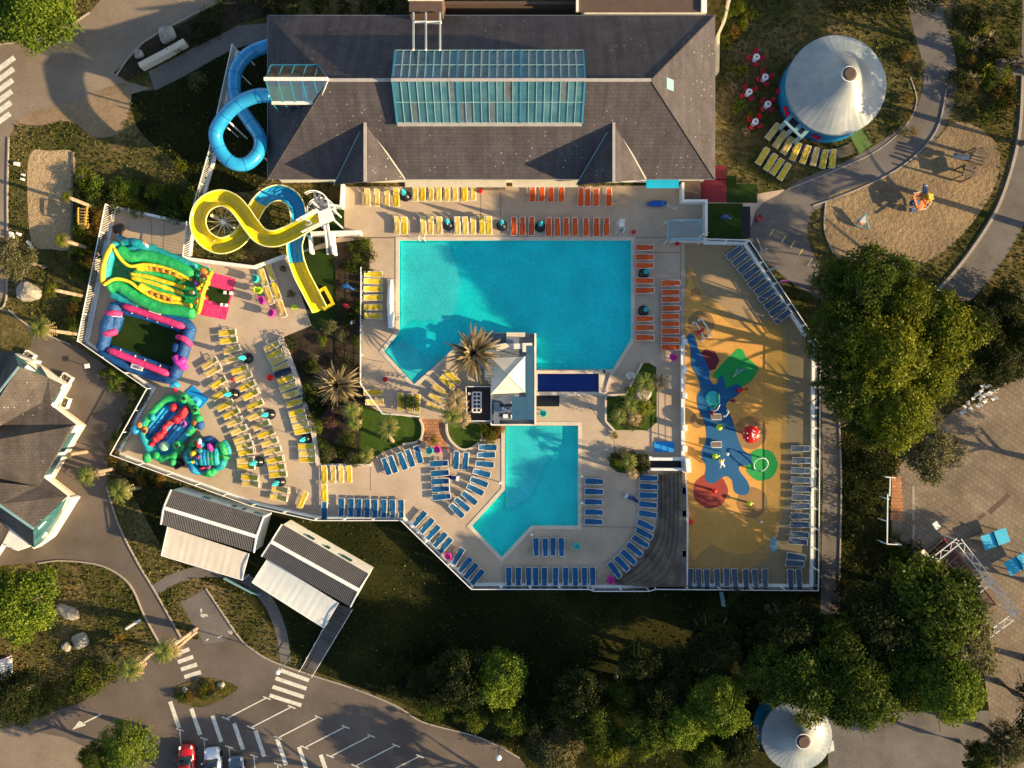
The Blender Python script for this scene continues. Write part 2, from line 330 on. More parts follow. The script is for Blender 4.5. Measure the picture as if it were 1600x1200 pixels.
class MB:
    """collects shapes; build() links them as ONE mesh object"""
    def __init__(s): s.v = []; s.f = []; s.m = []; s.cur = 0
    def add(s, vs, fs):
        n = len(s.v); s.v += [tuple(x) for x in vs]
        s.f += [tuple(i + n for i in f) for f in fs]; s.m += [s.cur] * len(fs)
    def box(s, c, d, rz=0.0, rot=None):
        mt = rot if rot is not None else Matrix.Rotation(rz, 3, 'Z')
        c = Vector(c); hx, hy, hz = d[0] / 2, d[1] / 2, d[2] / 2
        vs = [c + mt @ Vector((x * hx, y * hy, z * hz)) for x, y, z in ((-1, -1, -1), (1, -1, -1), (1, 1, -1), (-1, 1, -1), (-1, -1, 1), (1, -1, 1), (1, 1, 1), (-1, 1, 1))]
        s.add(vs, [(0, 3, 2, 1), (4, 5, 6, 7), (0, 1, 5, 4), (1, 2, 6, 5), (2, 3, 7, 6), (3, 0, 4, 7)])
    def bar(s, a, b, w=0.05, h=None):
        a = Vector(a); b = Vector(b); d = b - a; L = d.length
        if L < 1e-5: return
        q = d.to_track_quat('X', 'Z').to_matrix()
        s.box((a + b) / 2, (L, w, h or w), rot=q)
    def cyl(s, c, r, h, n=16, r2=None, cap=True):
        c = Vector(c); r2 = r if r2 is None else r2
        vs = [c + Vector((r * math.cos(2 * math.pi * i / n), r * math.sin(2 * math.pi * i / n), 0)) for i in range(n)]
        vs += [c + Vector((r2 * math.cos(2 * math.pi * i / n), r2 * math.sin(2 * math.pi * i / n), h)) for i in range(n)]
        fs = [(i, (i + 1) % n, n + (i + 1) % n, n + i) for i in range(n)]
        if cap: fs += [tuple(range(n - 1, -1, -1)), tuple(range(n, 2 * n))]
        s.add(vs, fs)
    def ball(s, c, r, n=10, k=6, sq=(1, 1, 1)):
        c = Vector(c); vs = []; fs = []
        for j in range(k + 1):
            t = math.pi * j / k
            for i in range(n):
                a = 2 * math.pi * i / n
                vs.append(c + Vector((r * sq[0] * math.sin(t) * math.cos(a), r * sq[1] * math.sin(t) * math.sin(a), r * sq[2] * math.cos(t))))
        for j in range(k):
            for i in range(n):
                fs.append((j * n + i, (j + 1) * n + i, (j + 1) * n + (i + 1) % n, j * n + (i + 1) % n))
        s.add(vs, fs)
    def tube(s, pts, r, n=10, cap=True, rs=None):
        pts = [Vector(p) for p in pts]; N = len(pts); vs = []; fs = []
        up = Vector((0, 0, 1))
        for i, p in enumerate(pts):
            d = (pts[min(i + 1, N - 1)] - pts[max(i - 1, 0)]).normalized()
            side = d.cross(up)
            if side.length < 1e-3: side = d.cross(Vector((1, 0, 0)))
            side.normalize(); u = side.cross(d).normalized()
            rr = rs[i] if rs else r
            for k in range(n):
                a = 2 * math.pi * k / n
                vs.append(p + side * (rr * math.cos(a)) + u * (rr * math.sin(a)))
        for i in range(N - 1):
            for k in range(n):
                fs.append((i * n + k, i * n + (k + 1) % n, (i + 1) * n + (k + 1) % n, (i + 1) * n + k))
        if cap: fs += [tuple(range(n)), tuple(range((N - 1) * n + n - 1, (N - 1) * n - 1, -1))]
        s.add(vs, fs)
    def sweep(s, pts, prof):
        """open or closed profile (side, up) carried level along a path"""
        pts = [Vector(p) for p in pts]; N = len(pts); n = len(prof); vs = []; fs = []
        for i, p in enumerate(pts):
            d = pts[min(i + 1, N - 1)] - pts[max(i - 1, 0)]; d.z = 0; d.normalize()
            side = Vector((d.y, -d.x, 0))
            for (a, b) in prof: vs.append(p + side * a + Vector((0, 0, b)))
        for i in range(N - 1):
            for k in range(n):
                fs.append((i * n + k, (i + 1) * n + k, (i + 1) * n + (k + 1) % n, i * n + (k + 1) % n))
        fs += [tuple(range(n)), tuple(range((N - 1) * n + n - 1, (N - 1) * n - 1, -1))]
        s.add(vs, fs)
    def poly(s, pts): s.add(pts, [tuple(range(len(pts)))])
    def prism(s, pts, h):
        """horizontal outline raised by h"""
        pts = [Vector(p) for p in pts]; n = len(pts)
        tri = tessellate_polygon([pts])
        vs = pts + [p + Vector((0, 0, h)) for p in pts]
        fs = [(i, (i + 1) % n, n + (i + 1) % n, n + i) for i in range(n)]
        fs += [tuple(n + i for i in t) for t in tri] + [tuple(t) for t in tri]
        s.add(vs, fs)
    def build(s, name, mats, parent=None, origin=None, smooth=False, label=None, cat=None, group=None, kind=None):
        me = bpy.data.meshes.new(name)
        if not isinstance(mats, (list, tuple)): mats = [mats]
        org = Vector(origin) if origin is not None else Vector((0, 0, 0))
        if parent is not None and origin is None and parent.get('_world'):
            org = Vector(parent['_world'])
        vs = s.v
        if org.length: vs = [(x - org.x, y - org.y, z - org.z) for x, y, z in vs]
        me.from_pydata(vs, [], s.f)
        for m in mats: me.materials.append(m)
        if len(mats) > 1: me.polygons.foreach_set('material_index', s.m)
        import bmesh
        bm = bmesh.new(); bm.from_mesh(me); bmesh.ops.recalc_face_normals(bm, faces=bm.faces); bm.to_mesh(me); bm.free()
        if smooth: me.polygons.foreach_set('use_smooth', [True] * len(me.polygons))
        o = bpy.data.objects.new(name, me); COL.objects.link(o)
        if parent is not None:
            o.parent = parent; CHILD.setdefault(parent.name, []).append(o)
            if parent.get('_world'): o['_world'] = tuple(parent['_world'])
        elif org.length: o.location = org
        return tag(o, label, cat, group, kind)

def thing(name, px, py, label, cat, group=None):
    """a top-level thing whose parts are written in world coordinates: the Empty stands at its base"""
    p = P(px, py, 0); o = empty(name, p, label, cat, group); o['_world'] = (p.x, p.y, 0.0)
    return o

def smoothpath(pts, n=6, closed=False):
    pts = [Vector(p) for p in pts]; N = len(pts); out = []
    rng = N if closed else N - 1
    for i in range(rng):
        g = (lambda k: pts[k % N]) if closed else (lambda k: pts[max(0, min(N - 1, k))])
        p0, p1, p2, p3 = g(i - 1), g(i), g(i + 1), g(i + 2)
        for j in range(n):
            t = j / n
            out.append(0.5 * ((2 * p1) + (p2 - p0) * t + (2 * p0 - 5 * p1 + 4 * p2 - p3) * t * t + (3 * p1 - p0 - 3 * p2 + p3) * t ** 3))
    if not closed: out.append(pts[-1].copy())
    return out

def G(pts, z=0.0): return [P(x, y, 0) + Vector((0, 0, z)) for x, y in pts]

def sheet(name, pts, z, m, holes=(), smooth=0, kind='structure', **k):
    loop = smoothpath([(x, y, 0) for x, y in pts], smooth, True) if smooth else [Vector((x, y, 0)) for x, y in pts]
    rings = [[P(v.x, v.y, 0) + Vector((0, 0, z)) for v in loop]] + [G(h, z) for h in holes]
    tri = tessellate_polygon(rings)
    allv = [v for r in rings for v in r]
    b = MB(); b.add(allv, [tuple(t) for t in tri])
    o = b.build(name, m, kind=kind, **k)
    me = o.data
    if len(me.polygons) and sum(p.normal.z * p.area for p in me.polygons) < 0: me.flip_normals()
    return o

def ribbon(mb, pts, w, z0, h, closed=False, side=0.0, world=False):
    """mitred strip of width w, from z0 up by h, along ground points"""
    p = [Vector(q) for q in pts] if world else [P(x, y, 0) for x, y in pts]
    N = len(p); L = []; Rr = []
    for i in range(N):
        a = p[(i - 1) % N] if (closed or i) else None; c = p[(i + 1) % N] if (closed or i < N - 1) else None
        d1 = (p[i] - a).normalized() if a is not None else None; d2 = (c - p[i]).normalized() if c is not None else None
        if d1 is None: d1 = d2
        if d2 is None: d2 = d1
        n1 = Vector((d1.y, -d1.x, 0)); n2 = Vector((d2.y, -d2.x, 0)); nn = (n1 + n2)
        nn = nn.normalized() if nn.length > 1e-4 else n1
        k = 1 / max(0.35, nn.dot(n1))
        L.append(p[i] + nn * k * (side - w / 2)); Rr.append(p[i] + nn * k * (side + w / 2))
    vs = []; fs = []
    for i in range(N):
        for q in (L[i], Rr[i]):
            vs.append((q.x, q.y, z0)); vs.append((q.x, q.y, z0 + h))
    rng = N if closed else N - 1
    for i in range(rng):
        a = 4 * i; b = 4 * ((i + 1) % N)
        fs += [(a + 1, a + 3, b + 3, b + 1), (a, b, b + 2, a + 2), (a, a + 1, b + 1, b), (a + 2, b + 2, b + 3, a + 3)]
    if not closed: fs += [(0, 2, 3, 1), (4 * (N - 1), 4 * (N - 1) + 1, 4 * (N - 1) + 3, 4 * (N - 1) + 2)]
    mb.add(vs, fs)

ORD = ['first', 'second', 'third', 'fourth', 'fifth', 'sixth', 'seventh', 'eighth', 'ninth', 'tenth', 'eleventh', 'twelfth', 'thirteenth', 'fourteenth', 'fifteenth', 'sixteenth', 'seventeenth', 'eighteenth']

# ------------------------------------------------------------------ the setting
OUT = [(136, 535), (179, 325), (303, 352), (297, 405), (400, 418), (448, 400), (528, 372), (538, 360), (538, 292), (1062, 290), (1062, 318), (1098, 318),
       (1098, 378), (1163, 381), (1272, 542), (1268, 918), (738, 914), (630, 809), (497, 809), (400, 787), (184, 708), (240, 607)]
POOL_A = [(624, 376), (986, 376), (986, 530), (957, 577), (838, 577), (838, 522), (736, 518), (706, 547), (647, 600), (600, 549), (624, 519)]
POOL_B = [(840, 584), (940, 584), (940, 612), (840, 612)]
POOL_C = [(789, 665), (903, 665), (903, 821), (830, 821), (784, 870), (737, 822), (789, 765)]
big = 12000
sheet('ground', [(-big, -big), (big, -big), (big, big), (-big, big)], 0.0, M['ground'], holes=[OUT])
# the hole in the ground is closed by the deck slab and the pool basins
deck = sheet('pool_deck', OUT, 0.05, M['concrete'], holes=[POOL_A, POOL_B, POOL_C])
sheet('deck_foundation', [(x, y) for x, y in OUT], -2.6, M['soil'])
def basin(poly, depth, m_floor, m_water, wl, name):
    b = MB(); n = len(poly)
    p = G(poly, 0.05); q = G(poly, -depth)
    b.add(p + q, [(i, (i + 1) % n, n + (i + 1) % n, n + i) for i in range(n)])
    b.build(name + '_wall', m_floor, kind='structure')
    sheet(name + '_floor', poly, -depth, m_floor)
    sheet(name + '_water', poly, wl, m_water)
basin(POOL_A, 0.62, M['tile'], M['water'], -0.06, 'pool')
basin(POOL_B, 0.5, M['tile_navy'], M['water_deep'], -0.06, 'plunge_pool')
basin(POOL_C, 0.55, M['tile_lagoon'], M['water'], -0.06, 'lagoon_pool')
sheet('pool_shelf', [(790, 666), (880, 666), (880, 690), (850, 730), (828, 780), (790, 800), (790, 766)], -0.42, M['tile_pale'])
sheet('pool_slope', [(625, 377), (700, 377), (720, 440), (705, 500), (640, 500), (625, 515)], -0.52, M['tile_pale'])
st = MB()
for i in range(5):      # the submerged steps in the pointed end of the pool
    t = i * 4.2
    st.prism(G([(647, 599 - 0), (602 + 0, 549), (612 + t * 0.8, 538 - t * 0.5), (650 + t * 0.2, 583 - t * 2.2)], -0.6), 0.5 - 0.1 * i)
st.build('pool_step', M['tile_pale'], kind='structure')
st = MB()
for i in range(5):
    t = i * 5.0
    st.prism(G([(647, 599), (625 - t, 574 - t * 1.15), (671 + t * 1.1, 577 - t)], -0.6 - 0.003 * i), 0.47 - 0.09 * i)
st.build('pool_entry_step', M['tile_pale'], kind='structure')
cp = MB()
for poly in (POOL_A, POOL_B, POOL_C):
    area = sum(poly[i][0] * poly[(i + 1) % len(poly)][1] - poly[(i + 1) % len(poly)][0] * poly[i][1] for i in range(len(poly)))
    ribbon(cp, poly, 0.36, -0.03, 0.12, True, side=-0.20)
cp.build('pool_coping', M['coping'], kind='structure')
# dark floor lines across the pools and joints in the concrete
jt = MB()
for a in ([(538, 371), (1062, 371)], [(782, 300), (782, 338)], [(751, 300), (751, 338)], [(579, 726), (579, 767)], [(1010, 395), (1062, 395)],
          [(578, 372), (578, 428)], [(1063, 380), (1063, 520)], [(400, 420), (400, 470)], [(552, 372), (618, 372)], [(905, 822), (1000, 824)], [(960, 690), (960, 708)],
          [(236, 331), (238, 388)], [(258, 340), (255, 390)], [(567, 560), (600, 566)], [(905, 610), (960, 690)], [(590, 580), (596, 573)]):
    ribbon(jt, a, 0.09, 0.051, 0.004)
jt.build('deck_joint', M['joint'], kind='structure')
bl = MB()
for i in range(7):
    ribbon(bl, [(240 + i * 0, 367 + i * 4.6), (289, 378 + i * 4.6)], 0.04, 0.051, 0.004)
bl.build('timber_joint', M['joint'], kind='structure')

# roads, paths, sand, lawns
sheet('shaded_lush_lawn', [(190, 742), (400, 795), (497, 815), (630, 815), (738, 920), (1268, 924), (1300, 900), (1400, 860), (1500, 900), (1560, 1110), (1400, 1130), (1200, 1250), (820, 1250), (800, 1170), (700, 1135), (620, 1095), (480, 1045), (440, 1000), (380, 930), (300, 900), (250, 850)], 0.008, M['dark_lawn'], smooth=0)  # lush lawn under the trees, their shade held in its colour
sheet('shady_grass', [(1312, 640), (1400, 700), (1392, 860), (1310, 900)], 0.009, M['dark_lawn'])  # same colour with the tree shade put into it
sheet('shady_lawn', [(205, 130), (236, 142), (360, 80), (418, 60), (418, 280), (310, 290), (270, 250), (215, 200)], 0.009, M['dark_lawn'], smooth=4)  # shaped like the hall roof's shadow, shade put into the colour
sheet('road', [(-900, 90), (0, 70), (80, 55), (140, 20), (190, -40), (260, -200), (520, -200), (372, -20), (345, 2), (228, 64), (182, 118), (200, 128), (236, 138), (196, 150), (190, 178), (110, 172), (60, 182), (26, 190), (14, 215), (12, 300), (11, 460), (-10, 482), (-900, 482)], 0.012, M['asphalt_pale'], smooth=0)
sheet('bare_ground', [(200, 130), (192, 200), (150, 215), (110, 190), (60, 196), (28, 190), (60, 172), (110, 160)], 0.016, M['dirt'], smooth=5)
sheet('path', [(232, 112), (330, 62), (372, 40), (418, 36), (418, 62), (360, 78), (290, 118), (242, 142)], 0.018, M['path'], smooth=0)
sheet('sand_pit', [(46, 242), (80, 236), (116, 240), (114, 300), (112, 384), (80, 389), (52, 382), (44, 330)], 0.02, M['sand'], smooth=4)
sheet('forecourt', [(-300, 470), (14, 484), (50, 512), (110, 538), (128, 546), (226, 614), (206, 640), (186, 670), (170, 705), (167, 760), (186, 820), (216, 880), (246, 930), (287, 1003), (250, 1008), (226, 962), (202, 912), (160, 884), (100, 876), (60, 880), (-300, 900)], 0.014, M['asphalt'])
sheet('lawn_corner', [(-60, 480), (0, 486), (30, 500), (48, 522), (46, 545), (20, 560), (-60, 570)], 0.02, M['ground'], smooth=4)
sheet('car_park', [(-400, 1128), (0, 1126), (60, 1121), (130, 1096), (180, 1062), (215, 1034), (248, 1010), (290, 998), (345, 1002), (366, 985), (384, 1006), (420, 1030), (480, 1052), (560, 1078), (620, 1103), (662, 1128), (750, 1152), (812, 1184), (900, 1300), (900, 1900), (-400, 1900)], 0.013, M['asphalt'])
sheet('concrete_yard', [(-400, 1131), (0, 1128), (50, 1142), (100, 1152), (140, 1170), (140, 1230), (60, 1400), (-400, 1400)], 0.018, M['asphalt_pale'])
sheet('parking_bay', [(282, 942), (322, 919), (366, 986), (350, 1003), (318, 1006)], 0.019, M['path'])
pth = MB()
ribbon(pth, smoothpath([P(238, 925), P(270, 905), P(310, 894), P(350, 895), P(385, 906), P(405, 922), P(425, 950), P(440, 990), P(446, 1035)], 5), 1.15, 0.0, 0.02, world=True)
pth.build('footpath', M['path'], kind='structure')
rd = MB()
ribbon(rd, smoothpath([P(1440, -20), P(1452, 40), P(1466, 90), P(1468, 140), P(1446, 195), P(1395, 240), P(1330, 277), P(1262, 305), P(1205, 350), P(1190, 392)], 6), 3.5, 0.0, 0.016, world=True)
rd.build('park_path', M['path'], kind='structure')
sheet('plaza', [(1100, 250), (1122, 262), (1140, 290), (1170, 305), (1225, 296), (1226, 322), (1186, 346), (1160, 372), (1098, 372), (1098, 318), (1098, 290)], 0.013, M['concrete'])
sheet('turning_area', [(1180, 330), (1230, 300), (1292, 296), (1268, 330), (1262, 372), (1282, 420), (1300, 470), (1258, 455), (1210, 420), (1182, 390)], 0.019, M['path'], smooth=3)
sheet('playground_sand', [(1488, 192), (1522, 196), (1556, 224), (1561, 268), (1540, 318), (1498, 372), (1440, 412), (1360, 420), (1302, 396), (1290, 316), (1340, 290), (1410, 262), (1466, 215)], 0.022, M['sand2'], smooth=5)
rd = MB()
ribbon(rd, smoothpath([P(1625, -40), P(1622, 100), P(1612, 220), P(1585, 320), P(1535, 405), P(1488, 462), P(1440, 505)], 6), 3.6, 0.0, 0.016, world=True)
ribbon(rd, [(1297, 560), (1300, 760), (1296, 960)], 1.9, 0.0, 0.018)
ribbon(rd, [(1555, 108), (1640, 96)], 2.0, 0.0, 0.015)
rd.build('service_road', M['path'], kind='structure')
sheet('paved_square', [(1393, 742), (1440, 690), (1490, 640), (1530, 628), (1580, 592), (1700, 540), (2100, 540), (2100, 1300), (1572, 1300), (1548, 1130), (1530, 1000), (1440, 872), (1393, 850)], 0.021, M['paver'])
sheet('service_yard', [(1290, 1122), (1390, 1112), (1560, 1110), (1600, 1300), (1300, 1300)], 0.014, M['path'])
# pad with its painted shapes
sheet('splash_pad', [(1070, 381), (1160, 384), (1268, 544), (1264, 914), (1073, 912)], 0.056, M['pad_tan'])
sheet('ochre_margin', [(1071, 440), (1100, 460), (1124, 476), (1156, 500), (1192, 500), (1222, 512), (1229, 560), (1228, 700), (1224, 795), (1204, 862), (1164, 892), (1118, 894), (1073, 884)], 0.059, M['pad_mid'], smooth=4)
sheet('ochre_ground', [(1071, 455), (1096, 476), (1118, 488), (1150, 512), (1188, 510), (1217, 520), (1222, 560), (1220, 700), (1216, 790), (1196, 850), (1150, 866), (1110, 850), (1074, 846)], 0.062, M['pad_ochre'], smooth=3)
def disc(px, py, r, n=24, wob=0.0, ph=0): return [(px + (r * (1 + wob * math.cos(7 * 2 * math.pi * i / n + ph))) * math.cos(2 * math.pi * i / n), py + (r * (1 + wob * math.cos(7 * 2 * math.pi * i / n + ph))) * math.sin(2 * math.pi * i / n)) for i in range(n)]
for i, (x, y, r) in enumerate(((1095, 506, 21), (1087, 458, 8), (1090, 657, 12), (1172, 676, 26), (1175, 785, 24))):
    sheet('brown_ground', disc(x, y, r, 20, 0.03, i), 0.066 + 0.001 * i, M['pad_brown'])
sheet('maroon_ground', disc(1106, 563, 18, 7), 0.073, M['pad_maroon'])
sheet('red_ground', disc(1110, 767, 27, 28, 0.02), 0.074, M['pad_red'])
sheet('green_ground', [(1152, 545), (1160, 547), (1166, 558), (1176, 566), (1184, 574), (1182, 583), (1172, 596), (1160, 604), (1140, 609), (1132, 604), (1128, 590), (1120, 592), (1113, 587), (1121, 576), (1134, 562), (1145, 552)], 0.075, M['pad_green'], smooth=3)
sheet('green_disc', disc(1190, 726, 25, 28, 0.02), 0.0755, M['pad_green'])
BLOB = [(1080, 521), (1087, 530), (1091, 546), (1100, 560), (1107, 575), (1109, 592), (1114, 600), (1120, 599), (1122, 591), (1128, 587), (1132, 596), (1135, 606), (1147, 601), (1157, 603), (1159, 611), (1147, 621), (1136, 629), (1135, 639), (1144, 655), (1151, 680), (1161, 703), (1173, 711), (1175, 720), (1167, 727), (1155, 728), (1156, 737), (1167, 751), (1171, 763), (1167, 772), (1156, 773), (1147, 767), (1144, 751), (1135, 744), (1125, 748), (1116, 755), (1105, 753), (1101, 745), (1103, 728), (1097, 717), (1097, 703), (1103, 688), (1103, 671), (1097, 651), (1090, 635), (1089, 619), (1094, 609), (1090, 590), (1081, 575), (1079, 562), (1078, 542), (1072, 531), (1075, 524)]
sheet('blue_ground', BLOB, 0.08, M['pad_blue'], smooth=3)

# turf, lawns, beds inside the terrace
sheet('slide_turf', [(455, 399), (520, 385), (528, 420), (528, 500), (513, 523), (494, 522), (487, 508), (453, 411)], 0.062, M['turf'])
sheet('turf_strip', [(508, 320), (538, 320), (538, 367), (510, 367)], 0.058, M['turf'])
sheet('garden_bed', [(520, 380), (577, 373), (577, 424), (566, 432), (566, 598), (574, 632), (600, 648), (640, 652), (600, 700), (578, 724), (500, 725), (494, 690), (484, 650), (466, 592), (441, 528), (487, 509), (513, 523), (528, 500)], 0.064, M['soil'])
sheet('garden_lawn', [(566, 634), (590, 642), (640, 652), (656, 654), (661, 668), (656, 688), (630, 694), (598, 706), (578, 720), (562, 700)], 0.068, M['lawn'])
sheet('round_lawn', [(698, 662), (746, 662), (752, 676), (748, 692), (734, 701), (720, 701), (706, 690), (699, 676)], 0.066, M['lawn'], smooth=3)
sheet('shrub_bed', [(752, 662), (784, 662), (784, 684), (768, 689), (754, 684)], 0.069, M['soil'])
sheet('right_bed', [(1003, 568), (1014, 567), (1025, 574), (1026, 600), (1026, 660), (1012, 672), (960, 672), (946, 658), (946, 620), (978, 617)], 0.066, M['lawn'])
sheet('low_bed', [(954, 708), (1012, 710), (1012, 735), (985, 740), (965, 738), (952, 728)], 0.067, M['lawn'], smooth=0)
sheet('brick_path', [(657, 655), (691, 655), (697, 690), (700, 702), (676, 700), (662, 690), (662, 668)], 0.07, M['redbrick'])
sheet('island_bed', [(271, 1082), (286, 1068), (320, 1059), (350, 1064), (372, 1074), (355, 1088), (320, 1104), (288, 1100)], 0.05, M['ground'], smooth=4)
sheet('planting_strip', [(178, 114), (230, 66), (350, 2), (420, -20), (520, -20), (418, 24), (372, 38), (330, 60), (236, 108), (200, 126)], 0.022, M['soil'])
0 and sheet('tent_lawn_bed', [(1122, 50), (1215, 45), (1235, 80), (1222, 140), (1215, 195), (1180, 215), (1128, 205), (1120, 120)], 0.01, M['dark_lawn'], smooth=4)

# kerbs
kb = MB()
for pts in ([(14, 215), (12, 300), (11, 460), (-5, 484)], [(345, 2), (228, 64), (182, 118)], [(1190, 392), (1182, 372)],
            [(167, 760), (186, 820), (216, 880), (246, 930), (287, 1003)], [(60, 880), (100, 876), (160, 884), (202, 912), (226, 962), (250, 1006)], [(170, 705), (186, 670), (206, 640)],
            [(366, 985), (384, 1006), (420, 1030), (480, 1052), (560, 1078), (620, 1103), (662, 1128), (750, 1152), (812, 1184)], [(322, 919), (366, 985)],
            [(14, 484), (50, 512), (110, 538)], [(1290, 316), (1288, 360), (1302, 396)], [(1310, 640), (1314, 760), (1310, 950)], [(0, 70), (80, 55), (140, 20)]):
    w = [P(x, y) for x, y in pts]
    ribbon(kb, smoothpath(w, 5), 0.14, 0.0, 0.12, world=True)
ribbon(kb, smoothpath([P(1478, 140), P(1462, 205), P(1412, 258), P(1340, 296), P(1270, 322)], 5), 0.14, 0, 0.12, world=True)
ribbon(kb, smoothpath([P(1597, 120), P(1590, 220), P(1560, 320), P(1512, 398), P(1460, 460)], 6), 0.3, 0, 0.16, world=True)
ribbon(kb, smoothpath([P(1422, 120), P(1432, 160), P(1412, 200), P(1366, 238), P(1300, 268), P(1230, 296)], 6), 0.12, 0, 0.06, world=True)
kb.build('kerb', M['kerb'], kind='structure')
kb = MB()
for pts in ([(656, 654), (661, 668), (656, 688), (630, 694)], [(698, 662), (699, 676), (706, 690), (720, 701), (734, 701), (748, 692)]):
    ribbon(kb, smoothpath([P(x, y) for x, y in pts], 4), 0.22, 0.0, 0.3, world=True)
ribbon(kb, smoothpath([P(440, 527), P(466, 592), P(484, 650), P(494, 690), P(499, 726)], 5), 0.42, 0, 0.5, world=True)
ribbon(kb, [(946, 658), (946, 618), (978, 616), (1003, 567)], 0.2, 0, 0.3)
ribbon(kb, [(946, 658), (960, 673)], 0.2, 0, 0.28)
ribbon(kb, [(499, 726), (580, 726)], 0.25, 0, 0.45)
ribbon(kb, [(938, 577), (938, 616), (946, 616)], 0.35, 0, 0.25)
ribbon(kb, [(945, 616), (957, 580)], 0.3, 0, 0.22)
kb.build('bed_edging', M['coping'], kind='structure')

# painted markings
pm = MB()
def stripe(a, b, w, z=0.024): ribbon(pm, [a, b], w, z, 0.004)
for i in range(6): stripe((-6, 105 + 16.5 * i + 6), (23 - 1.4 * i, 90 + 17.5 * i), 0.55)
for i in range(4): stripe((273 + 5 * i, 1023 + 11.5 * i), (296 + 6 * i, 1014 + 12 * i), 0.42)
for i in range(4): stripe((435 - 4.5 * i, 1046 + 13.4 * i), (483 - 4 * i, 1063 + 13 * i), 0.40)
for (x, y) in ((266, 1096), (299, 1107), (332, 1118), (366, 1130), (399, 1141), (433, 1154), (467, 1167), (501, 1179)):
    stripe((x, y), (x + 14, y + 41), 0.42)
for (x, y) in ((351, 1122), (390, 1136), (432, 1152), (474, 1167), (514, 1181), (553, 1196), (590, 1213)):
    stripe((x + 4, y), (x + 66, y - 32), 0.12); stripe((x - 4, y - 2), (x + 8, y + 3), 0.12); stripe((x + 60, y - 34), (x + 72, y - 29), 0.12, 0.029)
for (x, y) in ((275, 1138), (313, 1152), (352, 1165), (391, 1179), (428, 1192)):
    stripe((x, y), (x + 12, y + 4), 0.12); stripe((x + 6, y + 3), (x + 9, y + 40), 0.10, 0.029)
stripe((340, 996), (347, 994), 0.12); stripe((322, 1001), (326, 998), 0.12)
# wheelchair symbol
stripe((314, 953), (316, 962), 0.13); stripe((316, 961), (322, 960), 0.13, 0.03); stripe((322, 960), (325, 963), 0.13); stripe((313, 953), (316, 952), 0.2, 0.03)
ribbon(pm, [(316, 957), (314, 960), (315, 963), (318, 964), (321, 962)], 0.1, 0.024, 0.004)
ribbon(pm, [(357, 986), (359, 989), (362, 990), (363, 987), (360, 985)], 0.1, 0.024, 0.004)
# arrow on the drive
pm.prism(G([(113, 1140), (124, 1126), (131, 1129), (135, 1133)], 0.024), 0.004); stripe((130, 1130), (158, 1116), 0.16)
pm.build('road_marking', M['paint'], kind='structure')
ym = MB()
for (x, y) in ((1205, 363), (1224, 373), (1238, 381), (1251, 393), (1265, 409)): ribbon(ym, [(x - 3, y + 6), (x + 4, y - 5)], 0.12, 0.026, 0.004)
ym.build('yellow_marking', plain('yellow_paint', (0.5, 0.42, 0.12)), kind='structure')

# timber terrace steps curving round the lower sun deck
inner = smoothpath([P(1027, 742), P(1028, 790), P(1022, 835), P(1000, 868), P(975, 892), P(946, 909)], 8)
outer = smoothpath([P(1058, 738), P(1058, 800), P(1056, 850), P(1046, 885), P(1026, 905), P(1000, 913)], 8)
for i in range(5):
    b = MB(); a0 = i / 5; a1 = (i + 1) / 5
    I = [p.lerp(q, a0) for p, q in zip(inner, outer)]; O = [p.lerp(q, a1) for p, q in zip(inner, outer)]
    h = 0.10 + 0.17 * i; vs = []
    for p, q in zip(I, O): vs += [(p.x, p.y, 0.05), (p.x, p.y, h), (q.x, q.y, h), (q.x, q.y, 0.05)]
    fs = []
    for k in range(len(I) - 1):
        fs += [(4 * k, 4 * k + 1, 4 * k + 5, 4 * k + 4), (4 * k + 1, 4 * k + 2, 4 * k + 6, 4 * k + 5), (4 * k + 2, 4 * k + 3, 4 * k + 7, 4 * k + 6)]
    b.add(vs, fs); b.build('terrace_step', M['wood_dark'], kind='structure')
b = MB(); o2 = [(p.x * S + 800, 600 - p.y * S) for p in outer]
b.prism(G(o2 + [(1069, 913), (1069, 738)], 0.05), 0.90)
b.build('terrace_step', M['wood_dark'], kind='structure')

